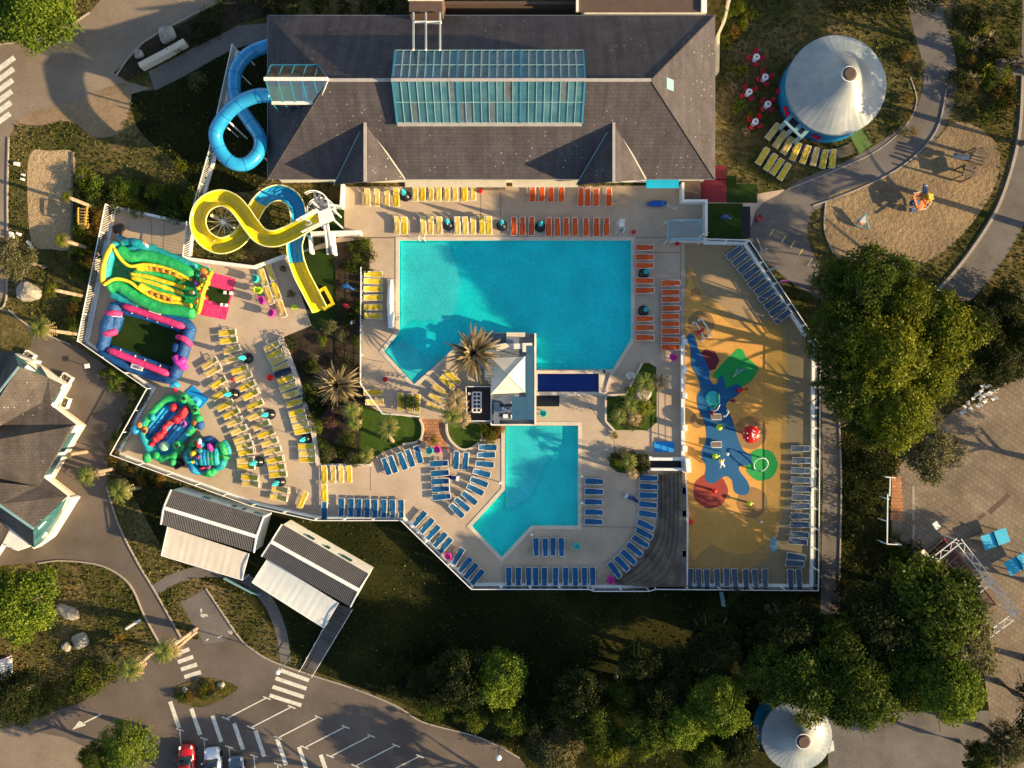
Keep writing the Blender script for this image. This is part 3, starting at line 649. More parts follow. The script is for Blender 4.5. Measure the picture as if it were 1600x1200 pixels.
# ------------------------------------------------------------------ fences and walls
def fence(name, pts, label, kindf, h=1.5, wall=(0.4, 0.3), step=3.0, group=None, rail_side=0.0, cat='fence'):
    mid = pts[len(pts) // 2]
    t = thing(name, mid[0], mid[1], label, cat, group)
    if wall:
        b = MB(); ribbon(b, pts, wall[0], 0.0, wall[1]); b.build('base_wall', M['white'], t)
    z0 = wall[1] if wall else 0
    w = [P(x, y) for x, y in pts]; posts = []
    slats = MB(); rails = MB()
    for a, c in zip(w[:-1], w[1:]):
        L = (c - a).length; n = max(1, round(L / step)); d = (c - a) / L; nrm = Vector((d.y, -d.x, 0)) * rail_side
        for i in range(n + 1): posts.append(a + d * (L * i / n) + nrm)
        if kindf == 'picket':
            k = int(L / 0.17)
            for i in range(k): slats.box(a + d * (L * (i + 0.5) / k) + nrm + Vector((0, 0, (h + z0) / 2)), (0.035, 0.09, h - z0 - 0.1), math.atan2(d.y, d.x))
        rails.bar(a + nrm + Vector((0, 0, h)), c + nrm + Vector((0, 0, h)), 0.08, 0.06)
        if kindf == 'picket': rails.bar(a + nrm + Vector((0, 0, z0 + 0.08)), c + nrm + Vector((0, 0, z0 + 0.08)), 0.06)
        if kindf == 'glass':
            for i in range(n):
                q0 = a + d * (L * (i + 0.05) / n) + nrm; q1 = a + d * (L * (i + 0.95) / n) + nrm
                slats.bar(q0 + Vector((0, 0, (h + z0) / 2)), q1 + Vector((0, 0, (h + z0) / 2)), 0.012, h - z0 - 0.15)
        if kindf == 'bars':
            for zz in (0.35, 0.65): rails.bar(a + nrm + Vector((0, 0, z0 + (h - z0) * zz)), c + nrm + Vector((0, 0, z0 + (h - z0) * zz)), 0.025)
    rails.build('rail', M['whitemetal'], t)
    if kindf == 'picket': slats.build('pickets', M['whitemetal'], t)
    if kindf == 'glass': slats.build('glass_panel', M['clear'], t)
    done = []
    for p in posts:
        if any((p - q).length < 0.3 for q in done): continue
        done.append(p)
        b = MB(); b.box(p + Vector((0, 0, (h + z0) / 2)), (0.07, 0.07, h - z0)); b.build('post', M['whitemetal'], t)
    return t
fence('picket_fence', [(179, 325), (136, 535)], 'white slatted fence with broad foot along the inflatables', 'picket', 1.7, (0.55, 0.15))
fence('picket_fence', [(303, 352), (297, 405)], 'short white slatted fence between the inflatables and the yellow slide ring', 'picket', 1.7, (0.3, 0.15))
fence('picket_fence', [(372, 80), (336, 245), (309, 340)], 'long white slatted fence running down beside the closed blue slide', 'picket', 1.6, (0.4, 0.15))
fence('glass_fence', [(136, 535), (240, 607), (184, 708)], 'white fence rounding the corner beside the jungle bouncer', 'glass', 1.4, (0.5, 0.25))
fence('glass_fence', [(184, 708), (400, 787), (497, 809), (630, 809)], 'white panel fence above the two cabins', 'glass', 1.5, (0.4, 0.25), 3.0)
fence('glass_fence', [(630, 809), (738, 914), (918, 914), (925, 917), (1010, 917), (1020, 914), (1268, 916)], 'long white panel fence at the foot of the blue lounger deck', 'glass', 1.6, (0.5, 0.25), 3.2)
fence('glass_fence', [(1268, 916), (1270, 700), (1271, 542)], 'white panel fence beside the dim service road', 'glass', 1.7, (0.55, 0.3), 2.2)
fence('glass_fence', [(1271, 542), (1163, 380), (1098, 378)], 'white panel fence slanting behind the grey loungers', 'glass', 1.6, (0.55, 0.3), 2.6)
fence('glass_fence', [(1065, 525), (1066, 720), (1071, 800), (1070, 910)], 'white and pale blue fence between the lower deck and splash pad', 'bars', 1.1, (0.32, 0.35), 3.0)
fence('railing', [(567, 420), (566, 600), (600, 646), (655, 650)], 'thin white railing between the garden bed and the pool deck', 'bars', 1.0, None, 3.0)
def wall(name, pts, w, h, label, m='white', cat='wall'):
    b = MB(); ribbon(b, pts, w, 0.0, h); p = P(*pts[0])
    return b.build(name, M[m], origin=p, label=label, cat=cat)
wall('garden_wall', [(181, 325), (303, 352)], 0.25, 0.7, 'low white wall across the head of the inflatables terrace')
wall('garden_wall', [(297, 406), (400, 419), (448, 401)], 0.35, 0.6, 'low white wall under the yellow slide ring')
wall('garden_wall', [(480, 368), (566, 366)], 0.4, 1.0, 'white wall ending at the slim hedge by the pool deck')
wall('garden_wall', [(522, 366), (526, 400)], 0.25, 1.2, 'short white wall spur over the shaded turf')
wall('garden_wall', [(487, 366), (490, 398)], 0.25, 1.0, 'short white wall beneath the slide tower stair')
wall('garden_wall', [(538, 290), (536, 326), (508, 322)], 0.25, 1.0, 'white angled wall beside the turf strip under the slate roof')
wall('garden_wall', [(1063, 290), (1063, 318), (1099, 318), (1099, 372)], 0.25, 1.2, 'white angled wall beside the maroon carpet')
wall('garden_wall', [(1046, 377), (1100, 377)], 0.3, 1.1, 'white wall closing the glazed shelter')
wall('garden_wall', [(1140, -10), (1128, 40), (1119, 60), (1118, 118)], 0.25, 0.9, 'thin tan wall bending past the slate roof corner', 'cream')
wall('garden_wall', [(224, 108), (262, 88), (294, 70)], 0.55, 0.9, 'stubby pale stone wall beside the dark path', 'coping')
wall('garden_wall', [(1014, 712), (1014, 716), (1068, 716)], 0.3, 0.9, 'white wall above the stair well beside the blue mat')
wall('garden_wall', [(1014, 732), (1068, 732)], 0.25, 0.9, 'white wall heading the timber terrace steps')
wall('garden_wall', [(1070, 714), (1072, 736)], 0.5, 1.3, 'stout white wall block at the splash pad entrance')
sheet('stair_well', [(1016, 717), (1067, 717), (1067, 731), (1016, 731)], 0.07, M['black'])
# lantern-like white blocks on the divider wall
for i, y in enumerate((535, 577, 618, 668, 700, 765, 800, 862)):
    b = MB(); b.box(P(1067, y) + Vector((0, 0, 0.45)), (0.42, 0.55, 0.9)); b.box(P(1067, y) + Vector((0, 0, 0.92)), (0.5, 0.62, 0.06))
    b.build('pillar', M['render'], origin=P(1067, y), label=f'{ORD[i]} small white pillar from the top on the wall beside the splash pad', cat='pillar', group='pillars on the splash pad wall')
b = MB(); b.bar(P(1127, 925, 0.2), P(1131, 948, 1.2), 0.4, 0.1); b.build('ramp', M['teal_pale'], origin=P(1127, 925), label='pale blue chute below the bottom fence', cat='chute')

# ------------------------------------------------------------------ main building
def quadroof(b, pts):
    b.poly(pts)
M['gable_teal'] = mat('teal_glazing', [(0.012, 0.05, 0.06), (0.03, 0.12, 0.14), (0.06, 0.16, 0.17)], scale=0.9, fine=0.3, fscale=2.5, rough=0.2, spec=0.6)
bld = thing('leisure_centre', 768, 160, 'long slate roofed pool hall with two dormers and a glass roof', 'building')
zr, ze = 9.2, 3.0
kx = (H - ze) / H
EW, EE = (418 - 800) / S * kx, (1117 - 800) / S * kx
EN, ES = (600 - 24) / S * kx, (600 - 280) / S * kx
kr = (H - zr) / H
RW, RE, RY = (513 - 800) / S * kr, (1017 - 800) / S * kr, (600 - 125.5) / S * kr
b = MB()
nw, ne, se, sw = (EW, EN, ze), (EE, EN, ze), (EE, ES, ze), (EW, ES, ze)
rw, re = (RW, RY, zr), (RE, RY, zr)
b.poly([nw, rw, re, ne]); b.poly([sw, se, re, rw]); b.poly([nw, sw, rw]); b.poly([ne, re, se])
b.poly([nw, ne, se, sw])
roof = b.build('roof', M['slate'], bld)
b = MB(); b.box(((EW + EE) / 2, (EN + ES) / 2, ze / 2 - 0.02), (EE - EW - 1.0, EN - ES - 1.0, ze - 0.04)); b.build('wall', M['render'], bld)
b = MB(); b.bar((RW, RY, zr + 0.06), (P(613, 125.5, zr).x, RY, zr + 0.06), 0.27, 0.12); b.bar((P(915, 125.5, zr).x, RY, zr + 0.06), (RE, RY, zr + 0.06), 0.27, 0.12)
b.build('ridge_cap', M['ridge'], roof)
b = MB()
for a, c in ((nw, rw), (ne, re), (se, re), (sw, rw)): b.bar(Vector(a) + Vector((0, 0, 0.03)), Vector(c) + Vector((0, 0, 0.03)), 0.10, 0.08)
b.build('hip_cap', M['slate_brown'], roof)
b = MB()
ribbon(b, [(EW, EN, 0), (EE, EN, 0), (EE, ES, 0), (EW, ES, 0)], 0.16, ze - 0.12, 0.13, True, side=0.05, world=True)
b.build('gutter', M['greymetal'], roof)
b = MB(); b.box(P(1046.5, 132, 7.5) + Vector((0, 0, 0.0)), (1.0, 1.05, 0.1), rot=Matrix.Rotation(R(38), 3, 'Y')); b.build('roof_hatch', M['teal_pale'], roof)
# dormers
def dormer(ax, x0, x1, lab):
    z = 6.6; xr = P(ax, 200, z).x; yb = 24.95; yf = P(ax, 284, z).y
    xl, xh = P(x0, 288, ze).x, P(x1, 281, ze).x; yl = P(x0, 289, ze).y
    b = MB(); A = (xr, yb, z); F = (xr, yf, z); W = (xl, yl, ze + 0.02); E = (xh, ES - 0.02, ze + 0.02)
    b.poly([A, F, W]); b.poly([A, E, F]); b.poly([F, E, W]);
    d = b.build('dormer', M['slate'], bld, label=lab)
    b = MB(); b.bar(Vector(A) + Vector((0, 0, 0.05)), Vector(F) + Vector((0, 0, 0.05)), 0.26, 0.1); b.bar(Vector(A) + Vector((0, 0, 0.05)), Vector(E) + Vector((0, 0, 0.08)), 0.14, 0.08)
    b.build('ridge_cap', M['ridge'], d)
    b = MB(); b.bar(Vector(A) + Vector((0, 0, 0.05)), Vector(W) + Vector((0, 0, 0.08)), 0.08, 0.06); b.build('valley_flashing', M['teal_pale'], d)
    b = MB()
    for i in range(9):
        t = (i + 0.5) / 9; x = xl + (xh - xl) * t; top = ze + (z - ze) * (1 - abs(2 * t - 1)) * 0.8
        b.box((x, ES + 0.9, top * 0.42), (0.1, 0.1, max(0.6, top * 0.8)))
    b.box(((xl + xh) / 2, ES + 0.9, 2.1), (xh - xl - 0.4, 0.06, 0.12))
    b.build('window_frame', M['teal_frame'], d)
    b = MB(); b.box(((xl + xh) / 2, ES + 0.96, 1.3), (xh - xl - 0.4, 0.03, 2.3)); b.build('window_glass', M['window'], d)
dormer(570.5, 522, 633, 'dormer nearer the water slides'); dormer(959, 900, 1009, 'dormer nearer the bright blue canopy')
# canopy slab under the eaves and the wide white sill
b = MB(); b.box(((P(637, 285).x + P(793, 285).x) / 2, P(0, 287, 2.4).y, 2.42), (10.2, 0.7, 0.12)); b.box((P(850, 285).x, P(0, 287, 2.4).y, 2.42), (6.6, 0.7, 0.12)); b.build('entrance_canopy', M['cream'], bld)
b = MB(); b.box(P(772, 288, 0.5), (2.4, 1.0, 1.0)); b.build('entrance_box', M['wood_dark'], bld)
# glazed lantern roof
zg = 9.85; zs = 6.95
gx0, gx1 = P(613, 0, zg).x, P(914, 0, zg).x; gy = P(0, 125.5, zg).y
gn = P(0, 79, 8.2).y; gs = P(0, 193, 7.0).y
def zat(y):   # glass slope heights
    return zg + (y - gy) * ((8.2 - zg) / (gn - gy)) if y > gy else zg + (y - gy) * ((7.0 - zg) / (gs - gy))
lan = MB()
for side, yy, z in ((0, gn, 8.2), (1, gs, 7.0)):
    pass
NP = 24
for sidei, (ya, yb_) in enumerate(((gy, gn), (gy, gs))):
    for blk in range(3):
        b = MB(); b.cur = 0
        x0 = gx0 + (gx1 - gx0) * blk / 3; x1 = gx0 + (gx1 - gx0) * (blk + 1) / 3
        for i in range(8):
            for j in range(2):
                xa = x0 + (x1 - x0) * i / 8; xb = x0 + (x1 - x0) * (i + 1) / 8; y0 = ya + (yb_ - ya) * j / 2; y1 = ya + (yb_ - ya) * (j + 1) / 2
                b.cur = 1 if (random.random() < (0.55 if sidei == 0 else 0.10)) else 0
                dz = random.uniform(-0.012, 0.012)
                b.poly([(xa, y0, zat(y0 + (1e-6 if sidei == 0 else -1e-6)) + dz), (xb, y0, zat(y0 + (1e-6 if sidei == 0 else -1e-6)) - dz), (xb, y1, zat(y1) - dz), (xa, y1, zat(y1) + dz)])
        b.build('glass_panel', [M['pane'], M['pane_dim']], roof)
b = MB(); c2 = MB()
for i in range(NP + 1):
    x = gx0 + (gx1 - gx0) * i / NP; fat = 0.17 if i % 8 == 0 else 0.06
    for ye in (gn, gs):
        (b if i % 8 == 0 else c2).bar((x, gy, zg + 0.04), (x, ye, zat(ye) + 0.04), fat, 0.1)
    if i % 8 == 0: b.build('main_frame', M['teal_frame'], roof); b = MB()
for y in (gn, (gy + gn) / 2, (gy + gs) / 2, gs): (c2).bar((gx0, y, zat(y) + 0.045), (gx1, y, zat(y) + 0.045), 0.07 if y not in (gs,) else 0.2, 0.1)
c2.build('glazing_bars', M['teal_pale'], roof)
b = MB(); b.bar((gx0 - 0.1, gy, zg + 0.1), (gx1 + 0.1, gy, zg + 0.1), 0.26, 0.12); b.bar((gx0, gs - 0.1, zat(gs) + 0.0), (gx1, gs - 0.1, zat(gs)), 0.26, 0.2); b.build('glass_ridge_cap', M['ridge'], roof)
b = MB()
for x in (gx0, gx1): b.poly([(x, gn, 4.2), (x, gn, 8.2), (x, gy, zg), (x, gs, 7.0), (x, gs, 4.2)])
b.poly([(gx0, gn, 4.2), (gx1, gn, 4.2), (gx1, gn, 8.2), (gx0, gn, 8.2)]); b.poly([(gx0, gs, 4.2), (gx1, gs, 4.2), (gx1, gs, 7.0), (gx0, gs, 7.0)])
b.build('lantern_wall', M['teal_frame'], roof)
# glazed slide cabin at the end of the ridge
cab = MB(); zc = 9.4; y0 = RY; yn = P(0, 102, 7.9).y; ys = P(0, 161, 7.6).y; xw = P(417, 0, 9.0).x; xe = P(497, 0, 8).x; xt = P(513, 0, zc).x
glz = MB()
glz.poly([(xw, y0, zc), (xt, y0, zc), (xe, yn, 7.9), (xw, yn, 7.9)]); glz.poly([(xw, y0, zc), (xw, ys, 7.6), (xe, ys, 7.6), (xt, y0, zc)])
glz.poly([(xw, yn, 7.9), (xw, y0, zc), (xw, ys, 7.6), (xw, ys, 5.6), (xw, yn, 5.6)])
glz.poly([(xw, ys, 7.6), (xe, ys, 7.6), (xe, ys, 6.0), (xw, ys, 5.6)])
glz.build('cabin_glazing', M['clear'], roof)
b = MB()
for i in range(5):
    x = xw + (xe - xw) * i / 4
    b.bar((x, y0, zc + 0.05), (x, yn, 7.95), 0.07); b.bar((x, y0, zc + 0.05), (x, ys, 7.65), 0.07); b.bar((x, ys, 7.6), (x, ys, 4.5), 0.09); b.bar((x, ys, 4.6), (x + 0.8, ys - 0.9, 3.6), 0.06)
b.bar((xw, yn, 7.95), (xe, yn, 7.95), 0.1); b.bar((xe, yn, 7.95), (xt, y0, zc), 0.12); b.bar((xe, ys, 7.65), (xt, y0, zc), 0.12)
b.build('cabin_frame', M['teal_frame'], roof)
b = MB(); b.bar((xw - 0.1, y0, zc + 0.1), (xt, y0, zc + 0.1), 0.3, 0.12); b.bar((xw, ys, 7.65), (xe, ys, 7.65), 0.3, 0.15); b.bar((xe, ys, 7.7), (xt, y0, zc + 0.05), 0.12, 0.12)
b.build('cabin_cap', M['render'], roof)
b = MB(); b.box(((xw + xe) / 2, (yn + ys) / 2, 6.4), (xe - xw - 0.3, abs(yn - ys) - 0.3, 0.1)); b.build('cabin_floor', M['joint'], roof)
b = MB(); b.box(P(449, 146, 6.6), (2.4, 1.4, 0.1)); b.build('cabin_mat', plain('green_floor', (0.14, 0.32, 0.08)), roof)
b = MB(); b.box(P(480, 146, 6.9), (1.0, 1.2, 0.7)); b.build('cabin_tub', M['cyan'], roof)
# pipes bridging from the lift head to the glass roof
b = MB()
for x in (646, 665.5, 687.5): b.bar(P(x, 20, 5.2), P(x, 78, 9.6), 0.16)
b.bar(P(648, 35, 6.35), P(690, 35, 6.35), 0.2)
b.build('roof_pipes', M['render'], bld)
b = MB(); b.box(P(665, 8, 5) + Vector((0, 0.5, -2.5)), (3.2, 2.4, 5.0)); b.build('lift_head', M['brown'], bld)
b = MB(); b.box(P(665, 0, 5) + Vector((0, 0.6, 0.08)), (3.4, 1.4, 0.16)); b.build('lift_cap', M['render'], bld)
ann = thing('annex', 1000, 0, 'flat brown roofed annex with white edges behind the pool hall', 'building')
b = MB(); b.box((P(1000, 0).x, 40.3, 1.6), (12.2, 6.5, 3.2)); b.build('wall', M['render'], ann)
b = MB(); b.box((P(1000, 0, 3.3).x, 40.3, 3.25), (12.2, 6.5, 0.1)); b.build('roof', M['brown'], ann)
b = MB(); b.box((P(902, 0, 3.4).x, 40.3, 3.4), (0.25, 6.5, 0.3)); b.box((P(1097, 0, 3.4).x, 40.3, 3.4), (0.22, 6.5, 0.3)); b.build('parapet', M['render'], ann)
wall('back_yard_wall', [(695, 20), (900, 20)], 0.3, 2.0, 'dark wall behind the pool hall', 'brown')
# mats and flat roofs right of the hall
b = MB(); b.box(P(1035, 285, 2.2), (3.3, 1.15, 0.1)); cb = b.build('blue_canopy', M['mat_cyan'], origin=P(1035, 285), label='bright cyan flat canopy at the end of the eaves', cat='canopy')
b = MB()
for x in (1014, 1056): b.bar(P(x, 293, 0), P(x, 293, 2.15), 0.06)
pp = b.build('post', M['white'], origin=P(1035, 285)); pp.parent = cb; pp.location = (0, 0, 0)
b = MB(); b.box(P(1079, 299, 0.4), (1.9, 2.3, 0.7)); b.build('store_roof', M['brown'], origin=P(1079, 299), label='low brown flat roofed store beside the maroon carpet', cat='store')
b = MB(); b.box(P(1114, 298, 0.06), (2.8, 2.4, 0.06)); b.box(P(1124, 270, 0.06), (1.4, 1.5, 0.06)); b.build('carpet', M['maroon'], origin=P(1114, 298), label='maroon carpet squares beside the slate roof corner', cat='carpet')
sheet('green_mat', [(1135, 275), (1150, 275), (1150, 288), (1183, 288), (1183, 317), (1135, 317)], 0.03, M['turf'])
sheet('turf_court', [(1104, 318), (1160, 318), (1160, 373), (1104, 373)], 0.062, M['turf'])
sheet('black_matting', [(1160, 323), (1172, 323), (1172, 372), (1160, 372)], 0.066, M['black'])
# glazed shelter by the splash pad entrance
t = thing('glass_shelter', 1070, 360, 'pale glass roofed shelter beside the turf court', 'shelter')
b = MB(); b.box(P(1070, 360, 2.2), (3.6, 2.0, 0.03)); b.build('glass_roof', M['clear'], t)
b = MB()
for a, c in (((1043, 344), (1098, 344)), ((1043, 375), (1098, 375)), ((1043, 344), (1043, 375)), ((1098, 344), (1098, 375))): b.bar(P(*a, 2.2), P(*c, 2.2), 0.16, 0.1)
b.build('frame', M['teal_pale'], t)
for x, y in ((1043, 344), (1098, 344), (1043, 375), (1098, 375)):
    q = P(x, y, 2.15); b = MB(); b.bar((q.x, q.y, 0), q, 0.08); b.build('post', M['white'], t)

# ------------------------------------------------------------------ zigzag building on the west edge
zz = thing('zigzag_building', 60, 700, 'slate roofed building with zigzag white walls beside the forecourt', 'building')
e = 2.7
W = lambda x, y, z: P(x, y, z)
b = MB()
b.poly([W(29, 573, 5.2), W(76, 590, 3.2), W(98, 601, e), W(80, 633, e), W(66, 628, e + 0.1), W(-40, 664, e + 0.6), W(-60, 700, 4.8), W(0, 620, 5.2)])
b.poly([W(66, 628, e + 0.1), W(80, 633, e), W(119, 663, e), W(112, 666, e + 0.25), W(0, 686, 4.6), W(-60, 697, 4.6), W(-40, 664, e + 0.6)])
b.poly([W(112, 666, e + 0.25), W(119, 663, e), W(69, 746, e), W(60, 760, e + 0.1), W(-60, 764, e + 0.6), W(-60, 697, 4.6), W(0, 686, 4.6)])
b.poly([W(60, 760, e + 0.1), W(69, 746, e), W(106, 775, e), W(52, 826, 5.4), W(0, 788, 5.6), W(-60, 748, 5.8), W(-60, 764, e + 0.6)])
b.poly([W(52, 826, 5.4), W(53, 856, e), W(0, 812, e), W(-60, 762, e), W(-60, 748, 5.8), W(0, 788, 5.6)])
b.poly([W(29, 573, 5.2), W(0, 620, 5.2), W(-60, 700, 4.8), W(-60, 560, e), W(22, 548, e)])
b.build('roof', M['slate_brown'], zz)
b = MB(); b.bar(W(52, 826, 5.45), W(-60, 748, 5.85), 0.2, 0.1); b.bar(W(29, 573, 5.25), W(-40, 662, 5.1), 0.16, 0.1); b.build('ridge_cap', M['teal_pale'], zz)
base = [(-60, 566), (22, 554), (58, 566), (112, 601), (94, 634), (135, 664), (85, 747), (120, 774), (80, 838), (54, 852), (-60, 800)]
b = MB(); b.prism(G(base, 0), e - 0.05); wl = b.build('wall', M['render'], zz)
# gable fronts, painted teal, glazed
def gable(a, c, apex, za):
    A = P(*a); C_ = P(*c); d = (C_ - A).normalized(); n = Vector((d.y, -d.x, 0)) * 0.05
    if n.dot(A + C_) < -1e9: n = -n
    return A, C_, d
for gp in ([W(29, 573, 5.15), W(22, 552, e), P(26, 556, 0), P(60, 566, 0), W(76, 591, 3.1)], [W(52, 826, 5.35), W(53, 856, e), P(56, 853, 0), P(80, 836, 0), W(106, 776, e)]):
    b = MB(); b.poly(gp); b.build('gable_front', M['gable_teal'], zz)
b = MB()
for (p0, p1) in ((W(40, 572, 4.2), W(56, 585, 3.5)), (W(58, 825, 4.4), W(74, 808, 3.6)), (W(62, 840, 2.2), W(72, 833, 2.2)), (W(33, 572, 3.0), W(52, 582, 2.6))):
    b.bar(p0, p1, 0.35, 0.3)
b.build('gable_trim', M['white'], zz)
for ga, gc, hh in (((57, 854), (80, 838), 1.2), ((81, 837), (119, 776), 1.1), ((24, 554), (58, 566), 1.3)):
    b = MB(); b.bar(P(*ga, hh / 2), P(*gc, hh / 2), 0.3, hh); b.build('gable_base', M['render'], zz)
b = MB(); b.poly([W(55, 848, 2.8), W(60, 842, 2.8), W(76, 838, 0.4), W(60, 849, 0.4)]); b.poly([W(26, 560, 2.6), W(50, 566, 2.6), W(56, 568, 0.6), W(28, 560, 0.5)]); b.build('gable_foot', M['render'], zz)
for (a, c) in (((108, 607), (97, 628)), ((99, 640), (121, 656)), ((130, 674), (112, 704)), ((108, 711), (92, 738)), ((88, 752), (114, 771))):
    A = P(*a); C_ = P(*c); d = (C_ - A).normalized(); n = Vector((-d.y, d.x, 0)); 
    if n.x < 0: n = -n
    f = MB(); mid = (A + C_) / 2 + n * 0.03; L = (C_ - A).length
    f.box(mid + Vector((0, 0, 1.75)), (L, 0.12, 0.85), math.atan2(d.y, d.x)); f = f.build('window', M['gable_teal'], zz)
    g = MB(); g.box(mid + n * 0.06 + Vector((0, 0, 1.75)), (L - 0.2, 0.06, 0.7), math.atan2(d.y, d.x)); g.build('pane', M['window'], f)
b = MB()
for (a, c) in (((112, 601), (94, 634)), ((94, 634), (135, 664)), ((135, 664), (85, 747)), ((85, 747), (120, 774)), ((58, 566), (112, 601)), ((80, 838), (120, 774))):
    ribbon(b, [a, c], 0.14, 0.0, 0.5, side=0.04)
b.build('plinth', M['cream'], zz)
sb = MB(); sb.prism(G([(-80, 800), (14, 826), (24, 832), (0, 868), (-80, 960)], 0), 2.5)
lb = thing('low_annex', 0, 850, 'low slate roofed annex with a white wall at the photo edge', 'building')
sb.build('wall', M['render'], lb)
b = MB(); b.poly([W(-80, 800, 3.6), W(0, 812, 3.0), W(15, 828, 2.7), W(-2, 860, 2.7), W(-80, 950, 2.7)]); b.build('roof', M['slate_brown'], lb)
b = MB(); b.bar(P(22, 836, 1.6), P(12, 851, 1.6), 0.1, 1.0); b.build('window', M['window'], lb)
# small sign frames and planters by the zigzag building
def planter(px, py, ang, label):
    t = thing('planter', px, py, label, 'planter', 'white planters along the zigzag building')
    b = MB(); mt = Matrix.Rotation(R(ang), 3, 'Z'); p = P(px, py)
    for dx, dy, sx, sy in ((0, .34, 1.1, .08), (0, -.34, 1.1, .08), (.51, 0, .08, .6), (-.51, 0, .08, .6)): b.box(p + mt @ Vector((dx, dy, .25)), (sx, sy, .5), R(ang))
    b.build('tub', M['render'], t)
    b = MB(); b.box(p + Vector((0, 0, .2)), (1.0, .6, .3), R(ang))
    for i in range(14): b.ball(p + mt @ Vector((random.uniform(-.42, .42), random.uniform(-.22, .22), random.uniform(.35, .5))), random.uniform(.05, .1), 6, 4)
    b.build('soil', M['trunk'], t)
planter(49, 556, -32, 'white trough of dark plants at the top gable of the zigzag building'); planter(107, 591, -32, 'white trough of plants at the upper forecourt corner'); planter(105, 629, 70, 'white tub holding brown plants tilted in the wall recess')
b = MB(); b.box(P(136, 572, 0.9), (0.5, 0.45, 0.06), R(10)); b.bar(P(138, 573, 0), P(137, 573, 0.9), 0.06)
b.build('sign_stand', M['white'], origin=P(136, 572), label='small white lectern sign on the forecourt asphalt', cat='sign')

# ------------------------------------------------------------------ two mobile cabins
def cabin(name, label, ridge, ne_, sw_, zed, zrd, aw, awmat, wallm='render', sheetm='sheet_dark', win=()):
    (r0, r1) = ridge; (n0, n1) = ne_; (s0, s1) = sw_
    t = thing(name, (r0[0] + r1[0]) / 2, (r0[1] + r1[1]) / 2, label, 'cabin')
    Rr0, Rr1 = P(*r0, zrd), P(*r1, zrd); N0, N1 = P(*n0, zed), P(*n1, zed); S0, S1 = P(*s0, zed), P(*s1, zed)
    b = MB(); k = Vector((0, 0, 0.15))
    b.poly([Rr0, Rr1, N1, N0]); b.poly([Rr0, S0, S1, Rr1]); b.build('roof', M[sheetm], t)
    rb = MB(); n = 56
    for i in range(n + 1):
        u = i / n
        rb.bar(Rr0.lerp(Rr1, u) + Vector((0, 0, .03)), N0.lerp(N1, u) + Vector((0, 0, .03)), 0.06, 0.06); rb.bar(Rr0.lerp(Rr1, u) + Vector((0, 0, .03)), S0.lerp(S1, u) + Vector((0, 0, .03)), 0.06, 0.06)
    rb.build('roof_ribs', M['sheet_pale'], t)
    b = MB(); b.bar(Rr0 + Vector((0, 0, .08)), Rr1 + Vector((0, 0, .08)), 0.36, 0.08)
    for q0, q1 in ((Rr0, N0), (Rr0, S0), (Rr1, N1), (Rr1, S1)): b.bar(q0 + Vector((0, 0, .05)), q1 + Vector((0, 0, .05)), 0.14, 0.12)
    b.build('roof_trim', M['white'], t)
    w = MB(); sh = lambda q: Vector((q.x, q.y, 0))
    pts = [sh(N0), sh(N1), sh(S1), sh(S0)]; c = sum(pts, Vector()) / 4; pts = [c + (q - c) * 0.985 for q in pts]
    w.prism(pts, zed - 0.05); w.poly([N1, Rr1, S1]); w.poly([N0, S0, Rr0])
    ww = w.build('wall', M[wallm], t)
    d = (N1 - N0).normalized(); nn = Vector((-d.y, d.x, 0))
    for u, L in win:
        f = MB(); q = N0.lerp(N1, u); q.z = zed - 0.75
        f.box(q + nn * 0.03, (L, 0.08, 0.6), math.atan2(d.y, d.x)); f.build('window', M['window'], t)
    a0, a1, a2, a3 = [P(x, y, z) for x, y, z in aw]
    mesh = MB(); nn_ = 26; rows = 6; vs = []
    for j in range(rows + 1):
        for i in range(nn_ + 1):
            u = i / nn_; v = j / rows; q = a0.lerp(a1, u).lerp(a3.lerp(a2, u), v); q.z += 0.05 * math.sin(u * math.pi * 22) * (0.4 + v * 0.6) - 0.12 * math.sin(math.pi * v)
            vs.append(q)
    fs = [(j * (nn_ + 1) + i, j * (nn_ + 1) + i + 1, (j + 1) * (nn_ + 1) + i + 1, (j + 1) * (nn_ + 1) + i) for j in range(rows) for i in range(nn_)]
    mesh.add(vs, fs); mesh.build('awning', M[awmat], t, smooth=True)
    b = MB(); b.bar(a3, a2, 0.08); b.bar(a0, a3, 0.07); b.bar(a1, a2, 0.07)
    for q in (a3, a2): b.bar((q.x, q.y, 0), q, 0.09)
    b.build('awning_frame', M['white'], t)
    return t
cabin('holiday_cabin', 'dark ribbed roof cabin with a cream awning below the white fence', ((256, 793), (401, 838)), ((268, 765), (412, 808)), ((252, 819), (397, 863)), 2.7, 3.5,
      ((262, 823, 2.5), (389, 865, 2.5), (378, 906, 2.1), (252, 868, 2.1)), 'awning', win=((0.35, 0.8), (0.65, 0.4), (0.76, 0.3), (0.92, 0.9)))
cabin('holiday_cabin', 'ribbed roof cabin with a pale grey awning nearest the boardwalk', ((424, 846), (561, 922)), ((441, 819), (577, 897)), ((409, 869), (548, 948)), 2.7, 3.3,
      ((418, 873, 2.5), (529, 942, 2.5), (506, 981, 2.1), (394, 910, 2.1)), 'awning2', win=((0.3, 0.9), (0.5, 0.5), (0.72, 1.2)))
t = thing('boardwalk', 510, 1000, 'grey plank ramp with thin white rails leading to the zebra crossing', 'boardwalk')
b = MB(); b.prism(G([(528, 942), (551, 952), (491, 1052), (471, 1044)], 0), 0.22); b.build('deck', M['boards'], t)
